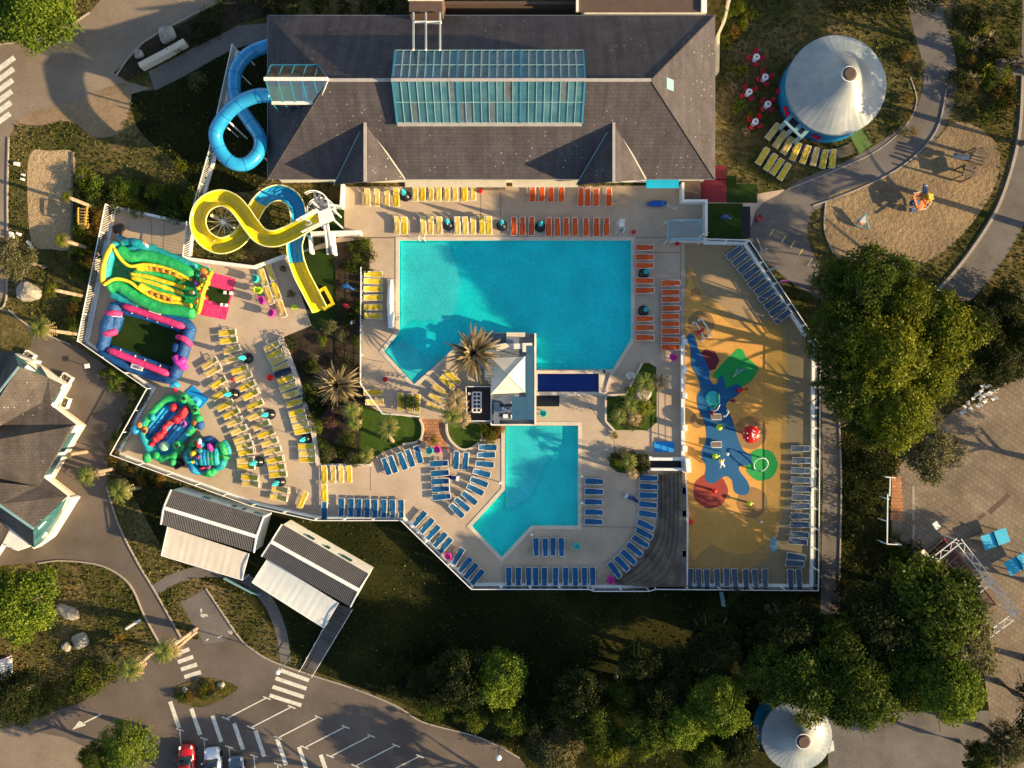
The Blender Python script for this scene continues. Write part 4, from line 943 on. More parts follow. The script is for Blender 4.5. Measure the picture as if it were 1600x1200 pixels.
for a, c in (((528, 942), (471, 1044)), ((551, 952), (491, 1052))):
    b = MB(); b.bar(P(*a, 1.0), P(*c, 1.0), 0.05); b.bar(P(*a, .55), P(*c, .55), 0.035)
    A = P(*a); C_ = P(*c)
    for i in range(6): q = A.lerp(C_, i / 5); b.bar(q, q + Vector((0, 0, 1.0)), 0.05)
    b.build('railing', M['whitemetal'], t)
t = thing('ramp_landing', 412, 930, 'low white kerbed landing between the two cabins', 'landing')
b = MB(); ribbon(b, [(352, 902), (395, 924), (408, 928)], 0.16, 0.0, 0.5); b.build('edge', M['teal_pale'], t)

# ------------------------------------------------------------------ round marquees
def marquee(px, py, rpx, zp, ze_, label, tipx, tipy, bar=False):
    c = P(px, py, ze_); k = (H - ze_) / H; r = rpx / S * k
    t = empty('marquee', (c.x, c.y, 0), label, 'marquee'); t['_world'] = (c.x, c.y, 0)
    tip = P(tipx, tipy, zp); n = 96; b = MB(); vs = []; rings = 8
    for j in range(rings + 1):
        u = j / rings; cc = Vector((tip.x, tip.y, zp)).lerp(Vector((c.x, c.y, ze_)), u); rr = 0.7 + (r - 0.7) * u
        for i in range(n):
            a = 2 * math.pi * i / n; w = 0.035 * math.cos(a * 40) * u + 0.03 * math.sin(a * 7 + 1) * u
            vs.append((cc.x + rr * math.cos(a), cc.y + rr * math.sin(a), cc.z - 0.35 * math.sin(math.pi * u) + w))
    fs = [(j * n + i, j * n + (i + 1) % n, (j + 1) * n + (i + 1) % n, (j + 1) * n + i) for j in range(rings) for i in range(n)]
    b.add(vs, fs); b.build('roof', M['tent_white'], t, smooth=True)
    b = MB(); b.cyl((c.x, c.y, 0), r * 0.985, ze_ - 0.05, 64, cap=False); wl = b.build('wall', M['tent_blue'], t, smooth=True)
    b = MB(); b.cyl((tip.x, tip.y, zp - 0.1), 0.76, 0.2, 28); b.build('vent_ring', M['white'], t)
    b = MB(); b.cyl((tip.x, tip.y, zp + 0.1), 0.69, 0.12, 28, r2=0.5); b.build('vent_cap', M['brown'], t)
    b = MB(); vs = [];
    for i in range(n): a = 2 * math.pi * i / n; vs += [(c.x + (r + .02) * math.cos(a), c.y + (r + .02) * math.sin(a), ze_ - .02), (c.x + (r + .02) * math.cos(a), c.y + (r + .02) * math.sin(a), ze_ - .22)]
    b.add(vs, [(2 * i, 2 * i + 1, (2 * i + 3) % (2 * n), (2 * i + 2) % (2 * n)) for i in range(n)]); b.build('valance', M['teal_pale'], t)
    return t, c, r
t, c, r = marquee(1307, 133, 78, 5.4, 2.6, 'large round blue marquee with a white cone roof beside the yellow loungers', 1327, 116)
for ang, nm in ((205, 'blob'), (252, 'blob')):
    b = MB(); a = R(ang - 4)
    for i in range(4):
        q = a + i * 0.045; b.box((c.x + (r + .03) * math.cos(q), c.y + (r + .03) * math.sin(q), 1.3 + 0.15 * math.sin(i * 2)), (0.06, 0.32, 0.45 + 0.2 * (i % 2)), q)
    b.build('emblem', M['crimson'], t)
b = MB(); a = R(226)
for i, dx in enumerate((-1.05, -0.1, 1.05)):
    q = Vector((c.x + (r + .35) * math.cos(a) - dx * math.sin(a) * 1.0, c.y + (r + .35) * math.sin(a) + dx * math.cos(a), 1.2)); b.box(q, (1.5, 0.45, 1.5), a)
for z in (0.4, 2.0): b.box((c.x + (r + .9) * math.cos(a), c.y + (r + .9) * math.sin(a), z), (0.25, 2.5, 0.12), a)
b.box((c.x + (r + .2) * math.cos(a), c.y + (r + .2) * math.sin(a), 1.95), (1.3, 2.6, 0.08), a)
b.build('entrance_porch', M['teal_pale'], t)
b = MB(); b.box((c.x + (r + .45) * math.cos(a) + .45 * math.sin(a), c.y + (r + .45) * math.sin(a) - .45 * math.cos(a), 2.0), (0.8, 0.9, 0.05), a)
b.box((c.x + (r + .45) * math.cos(a) - .7 * math.sin(a), c.y + (r + .45) * math.sin(a) + .7 * math.cos(a), 2.0), (0.7, 0.45, 0.05), a)
b.build('porch_hatch', M['black'], t)
# curved timber boardwalk round the marquee
b = MB()
for i in range(46):
    q = R(236 + i * 1.35); b.box((c.x + (r + 1.15) * math.cos(q), c.y + (r + 1.15) * math.sin(q), 0.1), (1.1, 0.11, 0.06), q)
b.build('slatted_walkway', M['wood_dark'], origin=(c.x, c.y, 0), label='curved slatted walkway hugging the round marquee', cat='walkway')
sheet('entrance_mat', [(1327, 212), (1346, 201), (1362, 226), (1343, 241)], 0.03, plain('green_mat', (0.09, 0.15, 0.03)))
sheet('entrance_turf', [(1218, 192), (1236, 180), (1252, 208), (1236, 216)], 0.03, M['turf'])
marquee(1245, 1150, 55, 4.3, 2.6, 'smaller round marquee half hidden under trees near the bottom edge', 1255, 1158)
b = MB(); q = P(1299, 1163, 2.2); b.poly([P(1288, 1172, 2.6), P(1302, 1156, 2.4), P(1304, 1173, 1.2), P(1292, 1178, 1.0)]); b.bar(P(1302, 1156, 0), P(1302, 1156, 2.3), 0.05)
b.build('porch_flap', M['tent_white'], origin=P(1299, 1165), label='small pale porch flap at the side of the smaller marquee', cat='awning')

# ------------------------------------------------------------------ sun loungers
def make_lounger(color, tilt):
    """foot at -x, head at +x; frame, sling seat, raised back"""
    root = empty('sun_lounger', (0, 0, 0))
    L, Wd, h = 1.86, 0.62, 0.33
    b = MB()
    for s in (-1, 1): b.tube([(-L / 2, s * Wd / 2, h), (L / 2, s * Wd / 2, h)], 0.021, 6)
    b.tube([(-L / 2, -Wd / 2, h), (-L / 2, Wd / 2, h)], 0.021, 6); b.tube([(L / 2, -Wd / 2, h), (L / 2, Wd / 2, h)], 0.021, 6)
    for x in (-0.72, 0.25, 0.80):
        for s in (-1, 1): b.tube([(x, s * Wd / 2, h), (x - 0.04, s * Wd / 2, 0)], 0.024, 6)
    hx = L / 2 - 0.62; bl = 0.66; ex = hx + bl * math.cos(tilt); ez = h + 0.02 + bl * math.sin(tilt)
    for s in (-1, 1): b.tube([(hx, s * (Wd / 2 - .05), h + .02), (ex, s * (Wd / 2 - .05), ez)], 0.022, 6)
    b.tube([(ex, -Wd / 2 + .05, ez), (ex, Wd / 2 - .05, ez)], 0.024, 6)
    if tilt > 0.2: b.tube([(ex - .15, 0.2, ez - .05), (L / 2 - .06, 0.2, h)], 0.016, 5); b.tube([(ex - .15, -0.2, ez - .05), (L / 2 - .06, -0.2, h)], 0.016, 5)
    b.build('frame', M['whitemetal'], root)
    def sling(x0, z0, x1, z1, name, sag):
        m = MB(); nx, ny = 8, 5; vs = []
        for i in range(nx + 1):
            for j in range(ny + 1):
                u = i / nx; v = j / ny; wd = Wd / 2 - 0.03
                if name == 'seat' and u < 0.12: wd *= 0.9 + u
                z = z0 + (z1 - z0) * u - sag * math.sin(math.pi * u) * math.sin(math.pi * v) + 0.006 * math.sin(9 * u + 3 * v)
                vs.append((x0 + (x1 - x0) * u, (2 * v - 1) * wd, z))
        n = len(vs); vs += [(x, y, z - 0.02) for x, y, z in vs]
        fs = []
        for i in range(nx):
            for j in range(ny):
                a = i * (ny + 1) + j; q = (a, a + 1, a + ny + 2, a + ny + 1); fs.append(q); fs.append(tuple(n + k for k in reversed(q)))
        for i in range(nx):
            for j in (0, ny): a = i * (ny + 1) + j; fs.append((a, a + ny + 1, n + a + ny + 1, n + a))
        m.add(vs, fs); m.build(name, M[color], root, smooth=True)
    sling(-L / 2 + 0.03, h + 0.025, hx, h + 0.03, 'seat', 0.05); sling(hx + 0.015, h + 0.035, ex - 0.01, ez + 0.01, 'backrest', 0.03)
    return root
PROTO = {}
CW = {'L_yellow': 'bright yellow', 'L_beige': 'faded yellow', 'L_orange': 'orange', 'L_blue': 'blue', 'L_grey': 'grey'}
NL = [0]
def lounger(px, py, ang, color, tilt, label, group):
    tilt = round(max(0.04, tilt + random.choice((-.12, -.06, 0, 0, .07, .14))), 2)
    key = (color, tilt)
    if key not in PROTO: PROTO[key] = make_lounger(color, tilt); o = PROTO[key]
    else: o = copy_tree(PROTO[key])
    p = P(px, py, 0.3); o.location = (p.x, p.y, 0.05); o.rotation_euler = (0, 0, R(ang + random.uniform(-1.5, 1.5)))
    s = random.uniform(0.985, 1.015); o.scale = (s, s, s)
    tag(o, label, 'sun lounger', group); NL[0] += 1
def row(color, pts, ang, order, place, tilt=0.35, group=None):
    n = len(pts)
    for i, p in enumerate(pts):
        a = ang
        if isinstance(ang, (list, tuple)):
            if len(ang) == n: a = ang[i]
            else: a = ang[0] + (ang[1] - ang[0]) * i / max(1, n - 1)
        c = p[2] if len(p) > 2 else color
        lounger(p[0], p[1], a, c, tilt, f'{ORD[i]} lounger {order}, {CW[c]}, {place}', group or f'loungers {place}')
Y, B_, O_, BL, GR = 'L_yellow', 'L_beige', 'L_orange', 'L_blue', 'L_grey'
row(B_, [(574.6, 309.5), (589, 309.5), (604.5, 310), (619.4, 309.5, Y)], 90, 'from the west', 'in the dormer front row', 0.5)
row(B_, [(649, 301), (660.5, 301, Y), (673.5, 301), (685.2, 301), (698.2, 301), (711, 301), (726, 301, Y), (739.3, 300)], 90, 'from the west', 'lined under the cream canopy', 0.35)
row(B_, [(621, 353), (632, 353, Y), (661.4, 353), (672.8, 353), (686.3, 353), (714.8, 353), (726.9, 353), (739, 353), (753.6, 353, Y), (764, 353, Y)], 90, 'from the west', 'along the top pool edge', 0.5)
row(O_, [(832, 302), (846.5, 302), (860.5, 302), (877, 302)], 90, 'from the west', 'in the short row under the cream canopy', 0.25)
row(O_, [(907.5, 309), (918, 309), (931.3, 309), (951.2, 309)], 90, 'from the west', 'in front of the second dormer', 0.25)
row(O_, [(803, 354), (816.3, 354), (830.5, 354), (857, 355), (870.5, 355.5), (884.5, 355), (898.3, 355), (915.7, 355), (931.7, 355.5), (947.5, 355)], 90, 'from the west', 'along the top edge of the pool', 0.12)
row(O_, [(1007, 387), (1007, 402), (1007, 415), (1006.5, 438.8), (1007, 454), (1007, 498), (1007, 512), (1007, 527.5)], 0, 'from the top', 'in the column touching the pool', 0.12)
row(O_, [(1047.5, 442.5), (1047.5, 457), (1047.5, 468), (1048, 482), (1047, 494.5), (1047, 506), (1047, 517.5), (1047, 531), (1047, 542.5)], 0, 'from the top', 'in the column beside the splash pad wall', 0.12)
row(B_, [(1206.7, 206.7), (1218.2, 218.8), (1229.7, 228.7), (1242.3, 238, Y), (1257.7, 242.5, Y), (1272.8, 245.6), (1286.4, 249.5, Y), (1300.2, 249, Y)], [52, 57, 60, 66, 70, 78, 79, 86], 'from the west', 'in the arc hugging the marquee walkway', 0.3)
row(Y, [(1191, 245), (1203.4, 254.6), (1213.4, 261.3), (1224.5, 269)], 58, 'from the west', 'in the outer row near the marquee', 0.3)
row(Y, [(583.7, 428.7), (583.7, 439.5), (583.7, 451.5), (583.7, 465), (583.7, 480), (583.7, 493.7)], 180, 'from the top', 'in the column by the white cover roll', 0.3)
row(B_, [(412, 434), (421, 462), (423, 425, B_), (431.5, 454, Y), (440.5, 482)], [-71, -71, -70, -70, -71], 'counted down', 'in the cluster by the blue slide outlet', 0.2)
row(Y, [(426, 541, B_), (430.6, 553), (436, 562.5, B_), (439.5, 574, B_), (447.5, 592.5), (451, 604, B_), (456, 616, B_), (461, 629), (465, 644), (468, 653.7, B_), (471, 664, B_), (474, 673), (480, 697.5), (481, 708, B_), (481, 718)],
    [25, 25, 24, 22, 20, 19, 18, 17, 15, 13, 13, 11, 0, 0, 0], 'from the top', 'in the column against the curved garden kerb', 0.45)
row(Y, [(356, 520), (358, 532), (363, 546, B_), (366, 560, B_), (375, 577.5), (380.6, 589, B_), (387, 602.5), (393, 616), (399, 632.5), (400, 649, B_), (409, 664, B_), (416, 677.5), (422, 691, B_), (426, 704, B_), (430.6, 718), (433, 730), (435, 741), (439, 765, B_)],
    [6, 8, 16, 18, 20, 22, 26, 26, 25, 25, 23, 21, 18, 16, 12, 8, 5, -5], 'from the top', 'in the middle column of the west terrace', 0.45)
lounger(436, 777.5, -5, B_, 0.45, 'faded yellow lounger ending the middle column of the west terrace, nearest the fence', 'loungers ending the middle column')
row(Y, [(328, 567.5, B_), (334, 579, B_), (342, 598), (345, 616), (352.5, 633), (362, 646), (367.5, 659, B_), (374, 672, B_), (379, 685.6, B_), (383, 696, B_), (386, 706), (384.4, 719, B_), (385, 729), (391, 745.6), (392.5, 755.6, B_)],
    [32, 30, 32, 30, 28, 26, 24, 24, 20, 16, 12, 6, 3, -3, -4], 'from the top', 'nearest the inflatables', 0.45)
lounger(473, 781, 68, Y, 0.2, 'lone bright yellow lounger tilted beside the bottom fence', 'lone loungers')
row(Y, [(507, 741), (507, 770, Y)], 90, 'from the top', 'in the end to end stack', 0.1)
lounger(507, 798, 90, BL, 0.1, 'blue lounger at the foot of the end to end yellow stack', 'stacked lounger line')
row(B_, [(520.6, 741), (533, 741), (545.5, 741, Y)], 90, 'from the west', 'below the garden bed edging', 0.3)
row(BL, [(533.8, 792), (548.8, 792.5), (561, 793), (574, 793.5), (586, 794), (600, 794), (613.8, 794.5), (627, 794.5)], 270, 'from the west', 'in the row against the bottom fence', 0.2)
row(BL, [(604, 728.8), (614, 725.5), (629, 720.6), (641, 715.6), (654, 710)], [110, 110, 111, 109, 107], 'from the west', 'in the slanting row under the garden lawn', 0.3)
row(BL, [(686, 724), (687.5, 739), (688, 752), (689, 764), (690, 776)], [4, 6, 4, 3, 5], 'from the top', 'in the stack below the brick path', 0.3)
row(BL, [(713, 719), (727.5, 720)], [88, 85], 'from the west', 'in the pair under the round lawn', 0.3)
row(BL, [(762.5, 698.8), (760, 710.6), (758, 725), (753, 739), (749, 753), (743, 765), (733.8, 778), (722.5, 788), (714, 797.5)], [180, 181, 174, 164, 160, 151, 140, 138, 136], 'from the top', 'in the arc beside the lower pool', 0.2)
row(BL, [(656, 810), (667.5, 821), (677, 831.5), (688, 843), (696, 851.5), (715.6, 869), (727, 882), (736, 891.5), (746, 901)], [229, 229, 228, 229, 229, 238, 230, 230, 231], 'from the top', 'on the slanting bottom fence', 0.12)
row(BL, [(795, 900), (810, 900), (826, 900), (837, 900), (850.6, 900), (868, 900), (883.8, 900), (898.8, 900), (913, 900), (926, 899.5)], 270, 'from the west', 'in the row below the lower pool', 0.12)
row(BL, [(837.5, 854), (852, 854.5), (864, 853.5), (877, 854)], 270, 'from the west', 'in the small group under the lower pool', 0.12)
row(BL, [(928, 752), (927.5, 768), (926.7, 784), (927.5, 800), (926.7, 815)], -2, 'from the top', 'in the column beside the lower pool', 0.12)
row(BL, [(1013, 746.7), (1013, 760), (1012.5, 773.7), (1011.7, 788), (1011.7, 803), (1008, 820), (1006, 833), (1000, 845.5), (991, 858), (981.7, 870), (971.5, 880), (960, 890)], [-4, -4, -3, -5, -8, -24, -29, -31, -38, -43, -48, -54], 'from the top', 'in the arc round the timber steps', 0.12)
row(GR, [(1078, 902), (1091.5, 902.5), (1104, 903), (1120, 902.5), (1135, 901), (1147.7, 902.5), (1165, 903), (1179.5, 903), (1195, 902.5), (1234.7, 903), (1247.8, 903)], [268, 272, 271, 272, 271, 274, 272, 275, 272, 273, 274], 'from the west', 'along the foot of the splash pad', 0.15)
row(GR, [(1250, 701), (1252, 719.5), (1250, 735), (1250, 750), (1252, 764), (1251, 777), (1250, 790.5), (1249, 806), (1248.5, 819.5), (1248, 835), (1246, 846), (1243, 869.5), (1241, 880)], [0, 0, -3, -2, 0, -1, 1, 0, 0, -4, -6, -8, -5], 'from the top', 'in the splash pad side column', 0.15)
row(GR, [(1147, 394.7), (1156, 405), (1164.7, 416), (1173, 426.7), (1181, 438.7), (1190.7, 450), (1197.5, 461.5), (1206, 472.7), (1214, 484), (1222, 495)], 37, 'from the top', 'on the slanting splash pad fence', 0.15)
row(Y, [(583.8, 613), (585.6, 628, B_)], 180, 'from the top', 'by the railing under the pool point', 0.25)
row(Y, [(625.6, 627.5), (640.6, 629, B_), (652, 630)], 270, 'from the west', 'standing above the garden lawn', 0.25)
row(Y, [(707.5, 590), (698.8, 597.5), (688, 610, B_), (682.5, 622.5, B_), (678.8, 636, B_)], [-40, -40, -37, -34, -27], 'from the top', 'fanned beside the big brown palm', 0.1)

# ------------------------------------------------------------------ closed parasols on round weights
def make_parasol():
    root = empty('closed_parasol', (0, 0, 0))
    b = MB(); b.cyl((0, 0, 0), 0.56, 0.22, 24, r2=0.52); b.cyl((0, 0, 0.22), 0.46, 0.28, 20, r2=0.2); b.build('base', M['black'], root)
    b = MB(); b.cyl((0, 0, 0.4), 0.03, 2.3, 8); b.build('pole', M['whitemetal'], root)
    b = MB(); n = 16; vs = []
    prof = [(0.07, 1.15), (0.22, 1.2), (0.19, 1.7), (0.12, 2.3), (0.03, 2.75)]
    for r, z in prof:
        for i in range(n): a = 2 * math.pi * i / n; rr = r * (1 + 0.3 * math.cos(a * 8)); vs.append((rr * math.cos(a), rr * math.sin(a), z))
    b.add(vs, [(j * n + i, j * n + (i + 1) % n, (j + 1) * n + (i + 1) % n, (j + 1) * n + i) for j in range(len(prof) - 1) for i in range(n)] + [tuple(range(n))])
    b.build('folded_canopy', M['cyan'], root); return root
pr = None
for (x, y, lab) in ((634, 307, 'between the two yellow rows under the slate roof'), (701, 352, 'among the faded yellow loungers on the top pool edge'), (784, 353, 'between the yellow and orange rows on the pool edge'),
                    (844, 355, 'amid the orange row along the top pool edge'), (1005.5, 428, 'in the orange column touching the pool, upper one'), (1005, 486, 'in the orange column touching the pool, lower one'),
                    (388, 560, 'at the upper middle column of the west terrace'), (366, 616, 'between the two west terrace columns'), (423, 647, 'beside the middle column facing the curved kerb'),
                    (405, 721, 'between the lower columns of the west terrace'), (480, 685, 'at the curved garden kerb near its lower end'), (439, 752, 'at the foot of the middle column')):
    o = pr if pr is None else None
    if pr is None: pr = make_parasol(); o = pr
    else: o = copy_tree(pr)
    p = P(x, y); o.location = (p.x, p.y, 0.05); o.rotation_euler = (0, 0, random.uniform(0, 6))
    tag(o, 'folded cyan parasol ' + lab, 'parasol', 'folded parasols on round bases')
p = P(445, 581)
b = MB(); n = 10
b.tube([(-0.9, 0, 0.3), (-0.3, 0, 0.34), (0.4, 0, 0.36), (0.95, 0, 0.3)], 0.2, 10, rs=[0.34, 0.36, 0.26, 0.08])
o = b.build('fallen_parasol', plain('navy_fabric', (0.008, 0.02, 0.05)), label='dark parasol lying on its side among the curved kerb loungers', cat='parasol'); o.location = (p.x, p.y, 0.05); o.rotation_euler = (0, 0, R(22))

# ------------------------------------------------------------------ water slides
def catm(pts, n=8): return smoothpath([P(x, y, z) for x, y, z in pts], n)
def struts(t, pts, m='whitemetal', every=None, r=0.09):
    for (x, y, z) in pts:
        q = P(x, y, z); b = MB(); b.cyl((q.x, q.y, 0), r, z - 0.4, 8); b.build('support', M[m], t)
t = thing('closed_slide', 375, 170, 'long closed blue tube slide looping out of the pool hall end', 'water slide')
pth = catm([(424, 149, 7.2), (400, 150, 7.0), (372, 162, 6.6), (350, 183, 6.0), (337, 208, 5.5), (344, 235, 5.0), (362, 254, 4.7), (385, 256, 4.3), (404, 238, 3.9), (406, 215, 3.5), (390, 190, 3.2), (372, 163, 2.9), (366, 140, 2.7), (368, 112, 2.5), (382, 90, 2.3), (400, 78, 2.1), (424, 70, 2.0)], 7)
b = MB(); b.tube(pth, 0.66, 16); b.build('tube', M['slide_blue'], t, smooth=True)
for i in range(6, len(pth) - 3, 7):
    b = MB(); d = (pth[i + 1] - pth[i - 1]).normalized() * 0.03; b.tube([pth[i] - d, pth[i] + d], 0.685, 16); b.build('joint_ring', M['tent_blue'], t)
struts(t, [(350, 183, 6.0), (344, 238, 5.0), (404, 238, 3.9), (385, 86, 2.3)])
b = MB(); b.bar(P(356, 200, 4.2), P(372, 214, 0.5), 0.1); b.bar(P(378, 118, 1.6), P(392, 132, 0.2), 0.1); b.build('brace', M['white'], t)
# open yellow and blue slide
t = thing('open_slide', 390, 350, 'yellow open chute slide in a figure of eight with a blue bend', 'water slide')
Wc = 0.74
arc = [(-Wc - .10, .42), (-Wc, .45), (-Wc * .86, .12), (-Wc * .55, -.22), (-Wc * .18, -.36), (Wc * .18, -.36), (Wc * .55, -.22), (Wc * .86, .12), (Wc, .45), (Wc + .10, .42), (Wc * .95, .05), (Wc * .62, -.32), (0, -.46), (-Wc * .62, -.32), (-Wc * .95, .05)]
def catz(pts, n=8): return catm([(x, y, .35 + z * .53) for x, y, z in pts], n)
def rims(path, t):
    b = MB()
    for s in (-1, 1):
        q = []
        for i, p in enumerate(path):
            d = path[min(i + 1, len(path) - 1)] - path[max(i - 1, 0)]; d.z = 0; d.normalize(); q.append(p + Vector((d.y, -d.x, 0)) * s * (Wc + .05) + Vector((0, 0, .46)))
        b.tube(q, 0.07, 6)
    return b.build('rim', M['slide_rim'], t, smooth=True)
top = catz([(498, 340, 6.6), (480, 351, 6.5), (458, 364, 6.3), (432, 374, 6.1), (410, 370, 5.9), (394, 352, 5.7), (380, 332, 5.5), (365, 317, 5.35), (345, 311, 5.2), (322, 322, 5.0), (312, 346, 4.8), (321, 372, 4.6), (345, 385, 4.4), (370, 378, 4.2), (388, 358, 3.9), (398, 335, 3.7), (408, 318, 3.5)], 7)
b = MB(); b.sweep(top, arc); b.build('yellow_chute', M['slide_yellow'], t, smooth=True); rims(top, t)
mid = catz([(407, 320, 3.5), (420, 308, 3.3), (440, 303, 3.1), (460, 314, 2.8), (468, 336, 2.5), (467, 362, 2.1), (462, 385, 1.8), (465, 409, 1.5)], 8)
b = MB(); b.sweep(mid, arc); b.build('blue_chute', M['slide_blue'], t, smooth=True); rims(mid, t)
low = catz([(465, 408, 1.45), (473, 430, 1.1), (487, 457, 0.7), (501, 484, 0.5)], 6)
b = MB(); b.sweep(low, arc); b.build('outlet_chute', M['slide_yellow'], t, smooth=True); rims(low, t)
b = MB()
ribbon(b, [(497, 458), (509, 451), (522, 475), (509, 483)], 0.28, 0.05, 0.5, True)
b.build('outlet_tray', M['slide_yellow'], t)
b = MB(); q = P(349, 347, 0); b.cyl((q.x, q.y, 0), 0.16, 2.9, 12)
b.build('support', M['white'], t)
b = MB(); q = P(349, 347, 2.8)
for i in range(11):
    a = 2 * math.pi * i / 11 + 0.2; b.bar(q, (q.x + 2.15 * math.cos(a), q.y + 2.15 * math.sin(a), 2.35 + 0.2 * math.sin(a * 2)), 0.045)
b.ball(q, 0.22); b.bar(q, P(366, 356, 1.2), 0.14); b.build('spokes', M['white'], t)
struts(t, [(432, 374, 3.3), (460, 314, 1.7), (394, 352, 2.2)])
tw = thing('slide_tower', 508, 340, 'white metal stair tower at the head of the yellow slide', 'tower')
b = MB(); b.prism([P(x, y, 3.8) for x, y in ((497, 332), (516, 324), (524, 344), (500, 352))], 0.1); b.build('platform', M['whitemetal'], tw)
b = MB(); c = P(509, 334, 0)
for i in range(20):
    a = i * 0.42; b.box((c.x + .72 * math.cos(a), c.y + .72 * math.sin(a), 0.2 + i * .185), (1.05, .26, .05), a)
b.build('spiral_treads', M['greymetal'], tw)
b = MB(); b.cyl((c.x, c.y, 0), 0.09, 4.9, 10)
b.tube([(c.x + 1.25 * math.cos(i * .21), c.y + 1.25 * math.sin(i * .21), 1.1 + i * .088) for i in range(42)], 0.05, 5)
b.tube([(c.x + 1.25 * math.cos(i * .21), c.y + 1.25 * math.sin(i * .21), 0.6 + i * .088) for i in range(42)], 0.03, 5)
b.build('spiral_rail', M['whitemetal'], tw)
b = MB()
for (a, c2) in (((466, 346), (497, 329)), ((474, 364), (503, 350))):
    A = P(*a, 4.1); C_ = P(*c2, 4.3)
    for dz in (0, .35, .7, 1.0): b.bar(A + Vector((0, 0, dz - .3)), C_ + Vector((0, 0, dz - .3)), 0.06)
    for i in range(9): q = A.lerp(C_, i / 8); b.bar(q + Vector((0, 0, -.4)), q + Vector((0, 0, .75)), 0.05)
b.tube([P(478 + 9 * math.sin(i * .8), 352 - i * 2.2, 4.7) for i in range(7)], 0.07, 6)
b.build('side_rails', M['whitemetal'], tw)
b = MB()
for (x, y) in ((499, 334), (519, 326), (523, 345), (501, 352)):
    q = P(x, y, 3.8); b.bar((q.x, q.y, 0), q, 0.12)
for a, c2, z0, z1 in (((507, 352), (512, 397), 3.8, 0.1), ((512, 350), (519, 395), 3.8, 0.1)): b.bar(P(*a, z0), P(*c2, z1), 0.14, 0.2)
b.build('frame', M['white'], tw)
b = MB(); A = P(509, 350, 3.8); C_ = P(515, 396, 0.1)
for i in range(18): q = A.lerp(C_, i / 17); b.box(q, (0.5, 0.2, 0.04))
b.build('stair_treads', M['greymetal'], tw)

# ------------------------------------------------------------------ inflatables
def blow(t, name, pts, r, m, rs=None, n=10, wob=0.0):
    p = smoothpath([P(*q) for q in pts], 5)
    rr = [(r if rs is None else np.interp(i / (len(p) - 1) * (len(rs) - 1), range(len(rs)), rs)) * (1 + wob * math.sin(i * 1.9 + pts[0][0])) for i in range(len(p))]
    # rounded ends
    rr = list(rr); rr[0] *= .55; rr[-1] *= .55
    b = MB(); b.tube(p, r, n, rs=[float(x) for x in rr]); return b.build(name, M[m], t, smooth=True)
def line(o, z0, z1, u0=0.0, u1=1.0, bow=0.0, seg=6):
    """run along the slide bouncer, o = offset across it"""
    A = Vector((176, 412)); Bq = Vector((318, 459)); d = (Bq - A).normalized(); nn = Vector((-d.y, d.x)); L = (Bq - A).length
    out = []
    for i in range(seg + 1):
        u = u0 + (u1 - u0) * i / seg; wdt = 1 - 0.22 * u + 0.06 * math.sin(u * 6)
        q = A + d * (L * u) + nn * (o * wdt + bow * math.sin(math.pi * u)); out.append((q.x, q.y, z0 + (z1 - z0) * u))
    return out
t = thing('slide_bouncer', 240, 435, 'large green and teal inflatable slide with yellow ridges', 'inflatable slide')
b = MB(); b.prism([P(x, y, 0.05) for x, y in ((186, 380), (245, 385), (330, 420), (306, 492), (220, 468), (170, 440))], 0.5); b.build('floor', M['v_green'], t)
def zs(pts, z0, z1): return [(x, y, z0 + (z1 - z0) * i / (len(pts) - 1)) for i, (x, y) in enumerate(pts)]
for pts, z0, z1, r, m, nm in (
    ([(188, 383), (208, 380), (232, 388), (256, 399), (282, 409), (308, 421)], 1.5, .8, .55, 'v_teal', 'side_wall'), ([(184, 389), (204, 401), (226, 400), (250, 405), (276, 415), (306, 431)], 2.2, 1.0, .66, 'v_green', 'side_wall'),
    ([(196, 394), (216, 391), (238, 396), (262, 405)], 1.8, 1.1, .5, 'v_teal', 'side_wall'), ([(168, 450), (184, 446), (201, 456), (222, 469), (252, 481), (282, 485), (306, 490)], 2.1, .9, .66, 'v_green', 'side_wall'),
    ([(174, 456), (190, 463), (206, 468), (222, 476)], 1.4, 1.0, .6, 'v_teal', 'side_wall'), ([(210, 474), (236, 484), (262, 490), (296, 495)], 1.0, .7, .4, 'v_teal', 'side_wall'),
    ([(178, 388), (185, 400), (194, 410.5), (205, 416), (224, 413), (245, 415.5), (266, 421.5), (284, 430), (300, 438)], 2.9, 1.3, .17, 'v_yellow', 'piping'), ([(161, 446), (176, 437), (188, 436), (203, 441), (215, 450), (230, 460), (254, 470), (278, 473), (297, 478)], 2.9, 1.2, .17, 'v_yellow', 'piping'),
    ([(212, 418), (232, 418), (254, 420), (272, 426), (292, 437)], 1.9, .9, .38, 'v_yellow', 'ridge'), ([(208, 425), (232, 425), (256, 430), (280, 440)], 1.6, .7, .36, 'v_green', 'ridge'), ([(203, 427), (230, 432), (254, 439), (275, 445), (290, 450)], 1.7, .8, .22, 'v_yellow', 'ridge'),
    ([(203, 431), (232, 437), (258, 445), (284, 455)], 1.5, .7, .28, 'v_green', 'ridge'), ([(204, 434), (233, 441), (260, 450), (286, 459)], 1.7, .8, .22, 'v_yellow', 'ridge'), ([(206, 439), (232, 448), (258, 457), (284, 464)], 1.5, .7, .36, 'v_green', 'ridge'), ([(216, 446), (226, 452), (243, 460), (264, 465), (284, 470)], 1.9, .9, .42, 'v_yellow', 'ridge')):
    blow(t, nm, zs(pts, z0, z1), r, m, wob=.03 if nm != 'piping' else 0)
for x, y in ((236, 419), (246, 421), (256, 423), (266, 426), (276, 430), (238, 458), (248, 462), (258, 465), (268, 468)):
    blow(t, 'fold', [(x - 3, y - 3, 1.9), (x + 1, y + 3, 1.75)], .2, 'v_orange')
